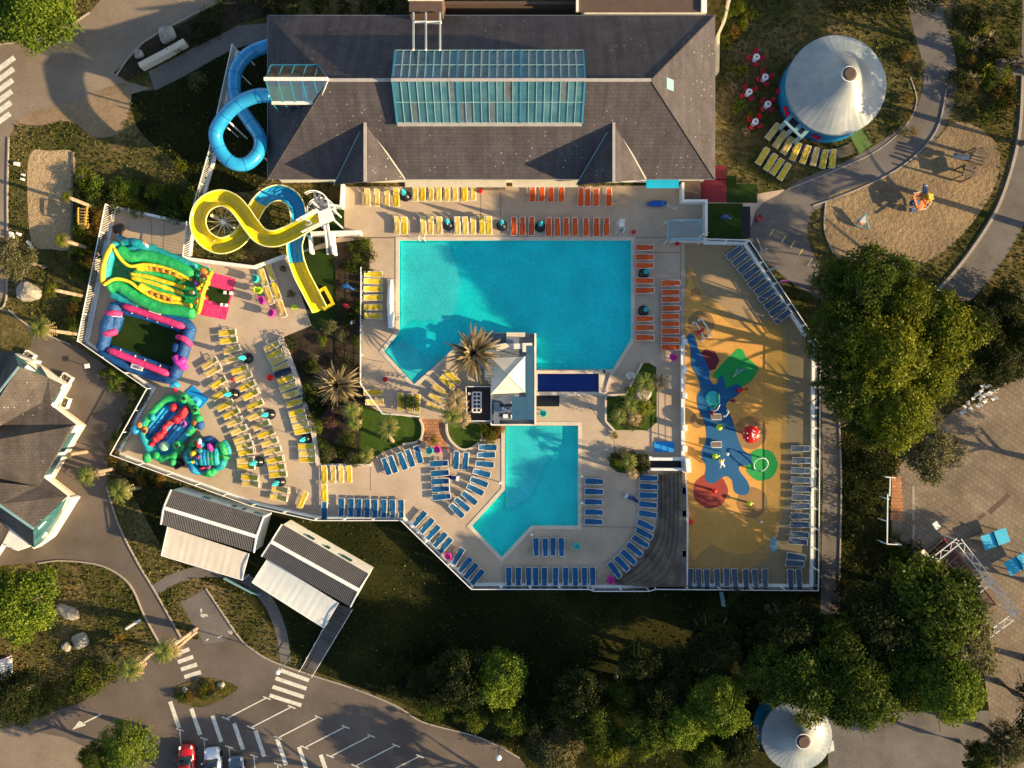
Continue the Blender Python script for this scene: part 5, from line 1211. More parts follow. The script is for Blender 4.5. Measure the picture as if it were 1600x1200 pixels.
blow(t, 'back_wall', [(182, 380, 2.0), (172, 398, 2.6), (166, 420, 2.6), (164, 442, 2.0)], 0.55, 'v_teal')
blow(t, 'back_wall', [(177, 382, 2.6), (167, 400, 3.0), (161, 422, 3.0), (161, 444, 2.5)], 0.30, 'v_yellow')
blow(t, 'crease', [(205, 378, 1.6), (228, 388, 1.4), (240, 398, 1.2)], 0.5, 'v_teal'); blow(t, 'crease', [(180, 452, 1.2), (200, 462, 1.3), (218, 470, 1.0)], 0.5, 'v_teal')
blow(t, 'trim', [(218, 378, 1.5), (229, 384, 1.7), (233, 392, 1.4)], 0.16, 'v_white'); blow(t, 'trim', [(222, 376, 1.4), (231, 383, 1.6), (236, 391, 1.3)], 0.12, 'v_orange')
for i in range(34):
    u = random.uniform(-0.35, 1.0); x = 306 + random.uniform(-11, 11) + 8 * (1 - u); y = 436 + 44 * u + random.uniform(-4, 4)
    q = P(x, y, random.uniform(0.8, 1.9)); b = MB(); b.ball((0, 0, 0), random.uniform(.14, .34), 9, 6, (1, random.uniform(.5, 1.6), random.uniform(.6, 1.2)))
    b.v = [tuple(Matrix.Rotation(i, 3, 'Z') @ Vector(v) + q) for v in b.v]
    b.build('figure_bump', M[random.choice(['v_red', 'v_white', 'v_yellow', 'v_yellow', 'v_green', 'v_green', 'v_orange', 'v_purple'])], t, smooth=True)
blow(t, 'front_arch', [(331, 424, .6), (324, 438, 1.6), (317, 458, 2.0), (313, 476, 1.6), (309, 490, .6)], 0.24, 'v_yellow')
def flatmat(name, pts, m, label, z=0.055, h=0.06):
    q = P(*pts[0]); b = MB(); b.prism(G(pts, z), h); return b.build(name, M[m], origin=q, label=label, cat='mat')
flatmat('landing_mat', [(330, 425), (369, 436), (353, 500), (311, 492)], 'v_pink', 'pink landing mat in front of the inflatable slide')
b = MB(); b.prism(G([(326, 446), (362, 456), (356, 478), (322, 468)], 0.12), 0.03)
o = b.build('turf_panel', M['turf'], origin=P(340, 460), label='dark green entrance carpet lying on the pink mat', cat='carpet')
for i, (x, y) in enumerate(((353, 457.5), (362, 458.5), (348, 476.5), (355, 477.5))):
    b = MB(); b.box((0, 0, 0.1), (0.3, 0.32, 0.2)); b.cyl((0, 0, 0.2), 0.1, 0.05, 8)
    o = b.build('white_block', M['white'], label=f'small white weight block, {ORD[i]} on the green carpet edge', cat='block', group='white blocks on the green carpet'); o.location = P(x, y) + Vector((0, 0, .16))
flatmat('lilac_mat', [(296, 408), (328, 415), (325, 425), (294, 418)], 'v_lilac', 'lilac mat tucked beside the inflatable slide')
b = MB(); b.bar(P(187, 362, .3), P(183, 352, .3), 1.0, .5); b.bar(P(190, 356, .55), P(186, 366, .55), .4, .3)
b.build('blower', M['black'], origin=P(186, 358), label='black air blower behind the inflatable slide', cat='blower')
b = MB(); b.tube([P(187, 368, .4), P(189, 376, .5), P(193, 383, .7)], 0.26, 10); b.build('air_hose', M['v_sky'], origin=P(190, 375), smooth=True, label='sky blue air hose feeding the inflatable slide', cat='hose')
# bouncing pitch
t = thing('inflatable_pitch', 228, 533, 'blue and pink inflatable football pitch with green floor', 'inflatable pitch')
b = MB(); b.prism([P(x, y, 0) for x, y in ((190, 482), (290, 514), (266, 588), (164, 552))], 0.14); b.build('pitch_floor', M['turf'], t)
blow(t, 'wall', [(183, 474, .9), (220, 478, .9), (262, 492, .9), (292, 506, .9), (301, 521, .8)], 0.52, 'v_blue')
blow(t, 'inner_wall', [(184, 485, .6), (225, 495, .6), (265, 508, .6), (288, 517, .6)], 0.34, 'v_blue')
blow(t, 'pink_tube', [(191, 477, 1.3), (240, 494, 1.3), (289, 511, 1.3)], 0.36, 'v_pink')
blow(t, 'wall', [(156, 548, .8), (180, 563, .8), (222, 582, .8), (262, 593, .8), (276, 588, .8)], 0.45, 'v_blue')
blow(t, 'inner_wall', [(172, 542, .6), (210, 557, .6), (246, 570, .6), (268, 578, .6)], 0.34, 'v_blue')
blow(t, 'pink_tube', [(168, 546, 1.2), (217, 566, 1.2), (265, 585, 1.2)], 0.36, 'v_pink')
blow(t, 'end_wall', [(183, 474, 1.0), (172, 498, 1.1), (166, 520, 1.1), (159, 548, .9)], 0.75, 'v_blue', rs=[.75, .6, .85, .6, .62]); blow(t, 'end_wall', [(185, 492, .8), (181, 506, .9), (176, 517, .8)], 0.62, 'v_blue')
blow(t, 'end_wall', [(298, 514, .9), (294, 528, .9), (288, 548, .9), (280, 572, .9), (272, 590, .8)], 0.65, 'v_blue', rs=[.6, .62, .55, .6, .62]); blow(t, 'end_wall', [(280, 536, .8), (276, 552, .8)], 0.55, 'v_blue')
blow(t, 'pink_band', [(164, 490, 1.2), (176, 489, 1.6), (191, 491, 1.1)], 0.3, 'v_pink'); blow(t, 'pink_band', [(158, 518, 1.2), (170, 521, 1.5), (183, 517, 1.1)], 0.36, 'v_pink')
blow(t, 'white_band', [(165, 493, 1.2), (176, 493, 1.5), (191, 494, 1.1)], 0.12, 'v_white')
blow(t, 'pink_band', [(276, 526, 1.1), (288, 530, 1.5), (300, 541, 1.0)], 0.3, 'v_pink'); blow(t, 'pink_band', [(274, 556, 1.2), (280, 566, 1.4), (290, 560, 1.3)], 0.42, 'v_magenta'); blow(t, 'pink_band', [(278, 566, 1.1), (286, 574, 1.2), (291, 570, 1.0)], 0.36, 'v_magenta')
for (x, y) in ((206, 488), (230, 496), (246, 502), (269, 510), (188, 547), (211, 557), (226, 563), (250, 572)):
    b = MB(); b.bar(P(x - .5, y + 2, .98), P(x + 1, y - 2, 1.0), 0.10, 0.06); b.build('strap', M['v_white'], t)
# name panels on the pitch
def textpanel(px, py, z, ang, w, h, txt, parent):
    q = P(px, py, z); b = MB(); b.box(q, (w, h, 0.05), R(ang)); pn = b.build('name_panel', M['white'], parent)
    cu = bpy.data.curves.new('lettering', 'FONT'); cu.body = txt; cu.size = h * 0.95; cu.align_x = 'CENTER'; cu.align_y = 'CENTER'; cu.extrude = 0.012
    tmp = bpy.data.objects.new('lettering_tmp', cu); COL.objects.link(tmp); bpy.context.view_layer.update()
    me = bpy.data.meshes.new_from_object(tmp.evaluated_get(bpy.context.evaluated_depsgraph_get())); bpy.data.objects.remove(tmp)
    mt = Matrix.Translation(q + Vector((0, 0, .035)) - Vector(parent['_world'])) @ Matrix.Rotation(R(ang), 4, 'Z'); me.transform(mt)
    me.materials.clear(); me.materials.append(M['lettering']); o = bpy.data.objects.new('lettering', me); COL.objects.link(o); o.parent = pn
M['lettering'] = plain('dark_lettering', (0.03, 0.04, 0.09))
textpanel(242.5, 486, 1.42, 162, 1.25, 0.46, 'SIBIU', t); textpanel(214, 574, 1.25, -17.5, 1.25, 0.46, 'SIBIU', t)
# jungle bouncer
t = thing('jungle_bouncer', 265, 668, 'round blue inflatable ringed in green with red shapes', 'inflatable')
ring = [(286, 622.6), (265, 622), (248, 634), (234, 650), (223, 669), (227, 689), (237, 707), (251, 716), (268, 714), (279, 703), (283, 689), (293, 678), (304, 664), (305, 644), (294, 624)]
b = MB(); b.prism([P(x, y, 0.05) for x, y in ring], 0.75); b.build('floor', M['v_sky'], t)
rg = [(x, y, 1.0) for x, y in ring]
for i, (a, c2) in enumerate(((0, 4), (3, 7), (6, 10), (9, 12), (11, 15))):
    blow(t, 'rim', [rg[k % 15] for k in range(a, c2 + 1)], 0.40, 'v_green' if i % 2 == 0 else 'v_teal', wob=0.06)
for i in range(10):
    f = (i - 4.5) / 5; cx, cy = 264 + f * 26, 664 + f * 17; L = 33 * math.sqrt(max(0.12, 1 - f * f * .9))
    blow(t, 'floor_tube', [(cx - L * .62, cy + L * .78, .82), (cx, cy, .95), (cx + L * .62, cy - L * .78, .82)], 0.26, 'v_sky' if i % 3 else 'v_blue')
for (x, y, z, rx, ry, a) in ((272, 637, 1.1, .45, .5, 0), (286, 646, 1.2, .5, .9, -35), (277, 655, 1.2, .55, .5, 0), (265, 661, 1.1, .45, .35, 20), (258, 668, 1.1, .35, .5, -30), (256, 675, 1.1, .35, .35, 0), (249, 681, 1.2, .45, .6, -50), (243, 686, 1.2, .35, .4, 0), (238, 694, 1.0, .28, .25, 0), (290, 639, 1.2, .3, .4, -30)):
    b = MB(); b.ball((0, 0, 0), 1.0, 12, 8, (rx, ry, .4)); q = P(x, y, z); mt = Matrix.Rotation(R(a), 3, 'Z'); b.v = [tuple(mt @ Vector(v) + q) for v in b.v]; b.build('red_shape', M['v_red'], t, smooth=True)
b = MB(); b.ball(P(257, 697, 1.0), 0.6, 14, 8, (1, .9, .5)); b.build('dome', plain('pale_green', (0.32, 0.60, 0.38)), t, smooth=True)
blow(t, 'purple_ring', [(281, 662, 1.2), (286, 657, 1.3), (290, 663, 1.2), (284, 667, 1.2)], 0.16, 'v_purple')
for (x, y, m) in ((287, 622, 'v_green'), (305, 641, 'v_green'), (226, 672, 'v_orange'), (277, 696, 'v_green'), (238, 652, 'v_teal'), (244, 712, 'v_green'), (230, 715, 'v_green'), (310, 655, 'v_green'), (313, 664, 'v_blue'), (306, 660, 'v_orange'), (218, 665, 'v_orange'), (212, 671, 'v_sky'), (284, 700, 'v_green'), (270, 722, 'v_green')):
    b = MB(); b.ball(P(x, y, 1.3), random.uniform(.3, .5), 10, 7, (1, 1.2, .8)); b.build('creature_bump', M[m], t, smooth=True)
for (x, y) in ((288, 623), (306, 641), (226, 674), (277, 697)):
    b = MB(); b.ball(P(x, y, 1.75), .18, 8, 6); b.build('eye', M['black'], t, smooth=True)
blow(t, 'palm_stem', [(275, 612, 1.0), (273, 604, 1.6)], .2, 'v_red'); blow(t, 'palm_top', [(268, 603, 1.9), (274, 600, 2.1), (280, 604, 1.9)], .3, 'v_sky')
blow(t, 'step', [(296, 629, .8), (303, 622, .9), (311, 628, .8), (304, 634, .9)], .3, 'v_sky')
flatmat('blue_mat', [(290, 613), (302, 602), (327, 624), (314, 638)], 'mat_blue', 'square blue mat beside the jungle bouncer')
t = thing('obstacle_bouncer', 322, 714, 'teal and rainbow coloured inflatable obstacle castle', 'inflatable')
b = MB(); b.prism([P(x, y, .05) for x, y in disc(322, 714, 24, 14)], 0.5); b.build('floor', M['v_teal'], t)
for i in range(7):
    a = i * 0.9; blow(t, 'wall', [(322 + 25 * math.cos(a), 713 + 24 * math.sin(a), .9), (322 + 29 * math.cos(a + .45), 713 + 27 * math.sin(a + .45), 1.2), (322 + 25 * math.cos(a + .9), 713 + 24 * math.sin(a + .9), .9)], .42, ('v_teal', 'v_green', 'v_sky', 'v_teal', 'v_green', 'v_blue', 'v_teal')[i])
for i in range(5): blow(t, 'roof_tube', [(316 + i * 5.5, 704 - i * 1, 1.6), (315 + i * 5.5, 714, 1.9), (317 + i * 5.5, 726, 1.6)], .34, ('v_teal', 'v_sky', 'v_teal', 'v_green', 'v_teal')[i])
blow(t, 'slide_lane', [(344, 692, 1.5), (350, 704, 1.6), (353, 718, 1.2)], .42, 'v_green'); blow(t, 'slide_lane', [(341, 694, 1.3), (346, 706, 1.4), (348, 718, 1.1)], .28, 'v_yellow'); blow(t, 'slide_lane', [(349, 689, 1.3), (356, 702, 1.4), (357, 714, 1.0)], .32, 'v_teal')
for i in range(42):
    x, y = random.uniform(290, 338), random.uniform(690, 738)
    if (x - 318) ** 2 + (y - 714) ** 2 > 640: continue
    b = MB(); b.ball((0, 0, 0), random.uniform(.16, .36), 9, 6, (1, random.uniform(1, 2.2), .8)); q = P(x, y, random.uniform(1.0, 2.2)); mt = Matrix.Rotation(random.uniform(0, 3), 3, 'Z'); b.v = [tuple(mt @ Vector(v) + q) for v in b.v]
    b.build('figure_bump', M[random.choice(['v_yellow', 'v_purple', 'v_green', 'v_teal', 'v_red', 'v_sky', 'v_magenta', 'v_white'])], t, smooth=True)
b = MB(); b.bar(P(276, 720, .35), P(282, 730, .35), .9, .6); b.ball(P(280, 722, .7), .35, 10, 6); b.build('blower', M['black'], origin=P(279, 725), label='black air blower between the two round inflatables', cat='blower')

# ------------------------------------------------------------------ pool bar, small things on the deck
t = thing('pool_bar', 802, 590, 'blue grey pool bar platform under a cream square canopy', 'bar')
M['bar_deck'] = bricks('bar_boards', [(0.13, 0.16, 0.20), (0.20, 0.24, 0.28)], (0.05, 0.06, 0.08), 2.4, 0.22, 0.03, cloud=0.4)
M['bar_blue'] = plain('bar_blue', (0.03, 0.10, 0.17))
b = MB(); b.prism(G([(737, 522), (836, 522), (836, 663), (768, 663), (768, 602), (737, 575)], 0.05), 0.55); b.build('platform', M['bar_deck'], t)
b = MB(); ribbon(b, [(836, 522), (836, 663)], 0.2, 0.6, 0.5); ribbon(b, [(768, 663), (768, 604)], 0.14, 0.6, 0.5); ribbon(b, [(768, 663), (836, 663)], 0.14, 0.6, 0.4); b.build('parapet', M['render'], t)
b = MB(); b.prism([P(x, y, 2.2) for x, y in ((822, 540), (834, 540), (834, 656), (800, 656), (800, 620), (822, 620))], 0.1); b.build('side_roof', M['bar_blue'], t)
b = MB(); b.box(P(806, 523, 1.2), (1.9, 0.4, 0.9)); b.build('sign_board', M['cream'], t)
b = MB(); b.box(P(801, 532, 1.1), (1.3, 0.9, 0.9)); b.build('fridge', M['greymetal'], t)
b = MB(); b.box(P(796, 541, 1.5), (3.0, 0.55, 0.12)); b.box(P(824, 543, 1.4), (1.0, 0.9, 0.5)); b.build('counter', M['render'], t)
b = MB()
for i in range(8): b.box(P(786 + i * 4.2, 638 + (i % 3) * 2, 1.35), (0.2, 0.3, 0.35), i)
for i in range(3): b.box(P(790 + i * 12, 650, 1.1), (0.5, 0.4, 0.8), i * .3)
b.build('crockery', M['white'], t)
b = MB(); b.box(P(800, 641, 1.1), (3.2, 0.7, 0.35)); b.box(P(776, 645, 1.1), (0.6, 2.2, 0.5)); b.build('back_counter', M['greymetal'], t)
for dc in ([P(777, 622, 1.6), P(800, 616, 1.9), P(810, 628, 1.5), P(788, 632, 1.4)], [P(772, 540, 1.7), P(790, 536, 1.9), P(806, 548, 1.6), P(776, 548, 1.4)]):
    b = MB(); b.poly(dc); b.build('draped_cloth', M['awning'], t)
# canopy
c0, c1, c2_, c3, ap = P(768, 560, 2.9), P(820.5, 557, 2.9), P(820.5, 613, 2.9), P(767, 616, 2.9), P(793.5, 586, 3.9)
cn = thing('square_canopy', 794, 586, 'cream pyramid canopy over the pool bar', 'canopy')
b = MB(); cs = [c0, c1, c2_, c3]
for i in range(4):
    a, d = cs[i], cs[(i + 1) % 4]; b.poly([a, d, ap]); b.poly([a, d, d + Vector((0, 0, -.25)), a + Vector((0, 0, -.25))])
b.build('fabric', M['canvas'], cn)
b = MB()
for q in cs: b.bar((q.x, q.y, 0.6), q, 0.08); b.bar(q + Vector((0, 0, .03)), ap + Vector((0, 0, .03)), 0.05)
b.ball(ap, .14); b.build('frame', M['cream'], cn)
t = thing('side_terrace', 746, 632, 'dark planked side terrace in a thin white frame', 'terrace')
b = MB(); b.prism(G([(728, 604), (767, 604), (767, 657), (732, 657)], 0.05), 0.3); b.build('deck', plain('dark_boards', (0.045, 0.03, 0.028)), t)
b = MB(); ribbon(b, [(767, 604), (729, 604), (731, 657), (767, 657)], 0.09, 1.0, 0.06)
for x, y in ((729, 604), (731, 657), (765, 604), (765, 657), (730, 630)): b.bar(P(x, y, .35), P(x, y, 1.0), .07)
b.build('railing', M['white'], t)
t = thing('cup_rack', 745, 628, 'white rack table pierced by dark ovals on the side terrace', 'table')
b = MB()
for x in (738.5, 751.5): b.bar(P(x, 613, .95), P(x, 644, .95), .16, .06)
for i in range(6): b.bar(P(738.5, 613 + i * 6.2, .95), P(751.5, 613 + i * 6.2, .95), .14, .06)
b.bar(P(745, 613, .95), P(745, 644, .95), .1, .05); b.build('top', M['white'], t)
for x, y in ((739, 614), (751, 614), (739, 643), (751, 643)):
    b = MB(); b.bar(P(x, y, .35), P(x, y, .93), .06); b.build('leg', M['white'], t)
b = MB(); b.cyl(P(734, 615, .4), .16, .5, 10); b.build('stool', M['white'], origin=P(734, 615), label='small round white stool in the corner of the side terrace', cat='stool')
# pool cover roll, mats
t = thing('cover_roll', 611, 475, 'long white rolled pool cover on wheels at the pool edge', 'pool cover')
b = MB(); b.tube([P(610, 437, .45), P(610.5, 455, .45), P(610, 475, .45), P(611, 495, .45), P(611, 513, .45)], .34, 14, rs=[.26, .33, .36, .36, .30]); b.build('roll', M['white'], t, smooth=True)
b = MB(); b.bar(P(604, 435, .45), P(616, 435, .45), .08); b.cyl(P(611, 516, .1), .2, .5, 10); b.build('end_stand', M['greymetal'], t)
flatmat('blue_mat', [(1022, 690), (1053, 690), (1053, 706), (1022, 706)], 'mat_blue', 'bright blue rectangular mat above the stair well')
b = MB(); b.tube([P(1011, 319, .3), P(1020, 318, .34), P(1032, 318, .34), P(1041, 317, .3)], .3, 12, rs=[.16, .32, .34, .2]); b.build('float_roll', plain('royal_blue', (0.012, 0.09, 0.42), rough=.3), origin=P(1026, 318), smooth=True, label='rolled royal blue float under the bright cyan canopy', cat='float')
b = MB(); b.tube([P(1041, 319, .1), P(1050, 322, .08), P(1058, 325, .08)], .03, 5); b.tube([P(1041, 321, .1), P(1049, 325, .08), P(1057, 327, .08)], .03, 5); b.build('rope', M['white'], origin=P(1050, 322), label='pair of white cords trailing from the rolled blue float', cat='rope')
# bins, buckets, chairs
def bin_(px, py, label, m='red', r=.2, h=.45):
    b = MB(); b.cyl((0, 0, 0), r * .8, h, 14, r2=r); b.cyl((0, 0, h), r * 1.08, .05, 14); b.tube([(-r, 0, h), (0, 0, h + .16), (r, 0, h)], .018, 5)
    o = b.build('bucket', M[m], label=label, cat='bucket', group='small red buckets'); o.location = P(px, py) + Vector((0, 0, .05))
bin_(603, 593, 'red bucket on the sunny deck beside the pool point', r=.24); bin_(424, 590, 'red bucket in front of the curved kerb loungers', r=.3); bin_(989, 364, 'red bucket near the pool corner by the orange loungers')
bin_(1057, 382, 'red bucket by the white shelter wall'); bin_(751, 300, 'red bucket at the end of the canopied yellow row'); bin_(1077, 814, 'red bucket at the foot of the divider wall in the splash pad', r=.26)
bin_(366, 593, 'red bucket beside the middle west terrace column', r=.16); bin_(1183, 343, 'dark red bin by the turf court edge', 'maroon', .3, .7)
def chair(px, py, m, label, ang=0, z=.05, group='coloured tub chairs', scale=1.0, name='tub_chair'):
    t = empty(name, P(px, py) + Vector((0, 0, z)), label, 'chair', group, R(ang)); t.scale = (scale,) * 3
    b = MB(); b.cyl((0, 0, .38), .26, .06, 14); b.build('seat', M[m], t)
    b = MB()
    for i in range(7):
        a = R(-100 + i * 33); b.box((.30 * math.cos(a), .30 * math.sin(a), .62), (.05, .15, .40), a)
    b.tube([(.31 * math.cos(R(-105 + i * 21)), .31 * math.sin(R(-105 + i * 21)), .82) for i in range(11)], .035, 6); b.build('backrest', M[m], t)
    for a in (45, 135, 225, 315):
        b = MB(); b.tube([(.2 * math.cos(R(a)), .2 * math.sin(R(a)), .4), (.3 * math.cos(R(a)), .3 * math.sin(R(a)), 0)], .025, 6); b.build('leg', M[m], t)
for a in ((402, 437, 'aqua', 'aqua tub chair at the top of the cluster below the slide'), (408, 454, 'lime', 'lime green tub chair beside the yellow lounger cluster'), (412, 471, 'magenta', 'magenta tub chair, upper one left of the yellow lounger cluster'),
          (427, 490, 'magenta', 'magenta tub chair at the foot of the yellow lounger cluster'), (683.5, 702, 'magenta', 'magenta tub chair beside the pale round chair at the brick path'), (672, 703, 'aqua', 'pale aqua tub chair touching the magenta one by the brick path'),
          (700, 867, 'magenta', 'magenta tub chair wedged in the slanting fence row'), (952, 903, 'magenta', 'magenta tub chair at the foot of the timber steps'), (1050, 558, 'magenta', 'magenta tub chair under the orange column beside the wall'),
          (900, 852, 'aqua', 'aqua tub chair on the shaded deck near the lower pool'), (848, 645, 'aqua', 'pale aqua chair beside the pool bar corner'), (983, 588, 'white', 'round white chair near the palm bed and pool corner')):
    chair(*a, ang=random.uniform(0, 360), scale=1.25)
b = MB(); b.box((0, 0, .3), (.55, .5, .06)); b.box((0, 0, .12), (.4, .35, .24)); b.build('crate', M['lime'], label='yellow green framed crate beside the slide cluster', cat='crate').location = P(461, 480) + Vector((0, 0, .05))
# lifeguard chair and towel chairs
t = empty('lifeguard_chair', P(968, 357) + Vector((0, 0, .05)), 'tall white lifeguard chair at the top pool corner', 'chair')
b = MB(); b.box((0, .1, 1.5), (.55, .5, .08)); b.build('seat', M['white'], t)
b = MB(); b.box((0, .42, 1.85), (.55, .07, .7)); b.build('backrest', M['white'], t)
for x, y in ((-.28, -.3), (.28, -.3), (-.28, .4), (.28, .4)):
    b = MB(); b.bar((x * 1.3, y * 1.3 - .1, 0), (x, y, 1.5), .07); b.build('leg', M['white'], t)
b = MB()
for i in range(5): b.bar((-.33, -.42 + i * .02, .25 + i * .25), (.33, -.42 + i * .02, .25 + i * .25), .05)
b.build('ladder', M['greymetal'], t)
def toweled(px, py, ang, label):
    t = empty('towel_chair', P(px, py) + Vector((0, 0, .05)), label, 'chair', None, R(ang))
    b = MB(); b.box((-.35, 0, .4), (.5, .5, .06)); b.bar((-.6, -.25, .4), (-.6, -.25, 0), .05); b.bar((-.6, .25, .4), (-.6, .25, 0), .05); b.bar((-.1, .25, .4), (-.1, .25, 0), .05); b.bar((-.1, -.25, .4), (-.1, -.25, 0), .05); b.build('seat', M['white'], t)
    b = MB(); n = 8; vs = []
    for i in range(n + 1):
        for j in range(4):
            u = i / n; vs.append((-.3 + 1.25 * u, (j / 3 - .5) * (.55 - .3 * u) + .08 * math.sin(4 * u), .47 + .12 * math.sin(6 * u + j) - .3 * u))
    b.add(vs, [(i * 4 + j, i * 4 + j + 1, i * 4 + j + 5, i * 4 + j + 4) for i in range(n) for j in range(3)]); b.build('towel', plain('navy_towel', (0.01, 0.035, 0.17)), t, smooth=True)
toweled(984, 777, -28, 'white chair draped with a navy towel near the timber step arc'); toweled(709, 745, 165, 'white side chair with navy towel between the blue stacks')
# round lamp heads and posts at pools
for i, (x, y, lab) in enumerate(((781, 753, 'white shower post head at the lower pool west edge'), (830.5, 833, 'white post at the lower pool bottom corner'), (908, 743, 'white post beside the lower pool, upper'), (908, 784, 'white post beside the lower pool, lower'))):
    b = MB(); b.cyl((0, 0, 0), .05, .75, 8); b.ball((0, 0, .82), .14, 10, 6); o = b.build('bollard_light', M['white'], label=lab, cat='bollard'); o.location = P(x, y) + Vector((0, 0, .05))
b = MB(); b.cyl((0, 0, 0), .06, 3.4, 8); b.tube([(0, 0, 3.4), (.2, 0, 3.6), (.5, 0, 3.6)], .04, 6); b.ball((.5, 0, 3.55), .28, 12, 8, (1, 1, .5))
def lamp(px, py, label, h=4.0, r=.28):
    t = empty('street_lamp', P(px, py), label, 'lamp post', 'lamp posts')
    b = MB(); b.cyl((0, 0, 0), .06, h, 8); b.build('pole', M['greymetal'], t)
    b = MB(); b.ball((0, 0, h + .1), r, 12, 8, (1, 1, .6)); b.build('lamp_head', M['white'], t)
lamp(780, 1156, 'globe lamp post where the hedge meets the car park', 3.5, .3); lamp(454, 1026, 'pale lamp post at the boardwalk crossing', 4.0, .25)
lamp(1123, 705, 'slim lamp post rising from the blue splash shape', 3.0, .16); lamp(1176, 808, 'slim lamp post on the ochre pad near the red disc', 2.6, .12)
# ladders in pools
for x, y, a, lab in ((660, 374, 0, 'steel pool ladder at the sunny top edge of the pool'), (795, 575, 0, 'steel pool ladder near the pool bar')):
    t = empty('pool_ladder', P(x, y) + Vector((0, 0, .05)), lab, 'pool ladder')
    for s in (-.28, .28):
        b = MB(); b.tube([(s, .35, 0), (s, .3, .55), (s, .1, .75), (s, -.15, .6), (s, -.22, -.9)], .025, 6); b.build('rail', M['whitemetal'], t)
    b = MB()
    for i in range(3): b.bar((-.28, -.2, -.25 - i * .28), (.28, -.2, -.25 - i * .28), .06)
    b.build('rungs', M['greymetal'], t)
# dark loungers' speaker box, opening beside the plunge pool
sheet('grate', [(838, 618), (874, 618), (874, 635), (838, 635)], 0.06, M['black'])
b = MB(); b.poly([P(838, 578, .7), P(942, 578, .7), P(942, 583, .7), P(838, 583, .7)]); 
b = MB(); ribbon(b, [(838, 581), (942, 581)], .3, 0, .3); b.build('pool_edge_wall', M['coping'], kind='structure')

# ------------------------------------------------------------------ splash pad toys
t = thing('mushroom_fountain', 1170, 672, 'red mushroom fountain with white spots', 'fountain')
q = P(1175, 679, 2.5)
b = MB(); b.cyl((q.x, q.y, .06), .14, 2.4, 12); b.build('stem', M['white'], t)
b = MB(); b.ball((q.x, q.y, 2.2), .9, 24, 12, (1, 1, .55)); b.build('cap', M['red'], t, smooth=True)
b = MB()
for i in range(22):
    a = random.uniform(0, 6.28); el = random.choice((.2, .55, .85, 1.15, 1.45)) + random.uniform(-.1, .1); b.ball((q.x + .9 * math.cos(a) * math.sin(1.57 - el), q.y + .9 * math.sin(a) * math.sin(1.57 - el), 2.2 + .495 * math.sin(el)), .07, 8, 5, (1, 1, .4))
b.build('spots', M['white'], t, smooth=True)
def arch(px, py, ang, label, m1='whitemetal', z=1.2, L=1.0, cat='spray arch'):
    b = MB(); d = Vector((math.cos(R(ang)), math.sin(R(ang)), 0)) * L; c = Vector((0, 0, 0))
    b.tube([c - d, c - d * .95 + Vector((0, 0, z * .8)), c + Vector((0, 0, z)), c + d * .95 + Vector((0, 0, z * .8)), c + d], .06, 8)
    b.cyl((-d.x, -d.y, 0), .14, .1, 10); b.cyl((d.x, d.y, 0), .14, .1, 10)
    o = b.build('spray_arch', M[m1], label=label, cat=cat, smooth=False); o.location = P(px, py) + Vector((0, 0, .07))
arch(1090, 518, -62, 'white spray arch with red collars, upper of the pair'); arch(1099, 513, -60, 'white spray arch beside the maroon ground shape', z=1.4)
b = MB()
for x, y in ((1089, 520), (1098, 515), (1092, 519), (1096, 517)): b.ball(P(x, y, 1.35), .17, 8, 6)
b.build('collar', M['red'], origin=P(1093, 518), label='cluster of red collars joining the two spray arches', cat='collar')
t = thing('spray_ring', 1190, 726, 'white ring sprinkler on the green disc', 'sprinkler')
q = P(1189, 726, .7); b = MB(); b.tube([(q.x + .72 * math.cos(i * math.pi / 16), q.y + .72 * math.sin(i * math.pi / 16), .7 + .35 * math.sin(i * math.pi / 16)) for i in range(33)], .05, 8, cap=False); b.build('ring', M['lime'] if False else M['whitemetal'], t, smooth=True)
for dy in (-.72, .72):
    b = MB(); b.cyl((q.x, q.y + dy, .06), .08, .7, 8); b.build('foot', M['pad_green'], t)
t = thing('green_climber', 1152, 582, 'pale barred spray frame on the green splash shape', 'spray frame')
b = MB()
for i in range(6): A = P(1147 + i * 3, 588 - i * 2.2, 1.2); b.bar(A, P(1152 + i * 3, 576 + i * .2, 1.3), .05); b.bar((A.x, A.y, .06), A, .05)
b.bar(P(1146, 588, 1.2), P(1163, 577, 1.2), .06); b.build('bars', M['teal_pale'], t)
t = thing('water_gun_frame', 1117, 628, 'green and blue pipework spray frame on the blue shape', 'spray frame')
b = MB(); b.tube([P(1110, 637, .1), P(1116, 637, .9), P(1124, 628, 1.3), P(1122, 615, 1.3)], .06, 8); b.build('green_pipe', M['pad_green'], t)
b = MB()
for x in (1120, 1124): b.bar(P(x, 612, 1.2), P(x, 630, 1.2), .06); b.bar((P(x, 612).x, P(x, 612).y, .06), P(x, 612, 1.2), .06)
for y in (613, 619, 625): b.bar(P(1120, y, 1.2), P(1124, y, 1.2), .05)
b.build('ladder_bars', M['v_blue'], t)
b = MB(); b.cyl(P(1114, 622, .07), .75, .04, 24); b.build('splash_plate', M['aqua'], t)
b = MB(); b.tube([P(1110, 645, .1), P(1114, 643, .9), P(1121, 640, 1.2), P(1125, 632, 1.3)], .05, 8); b.build('white_pipe', M['white'], t)
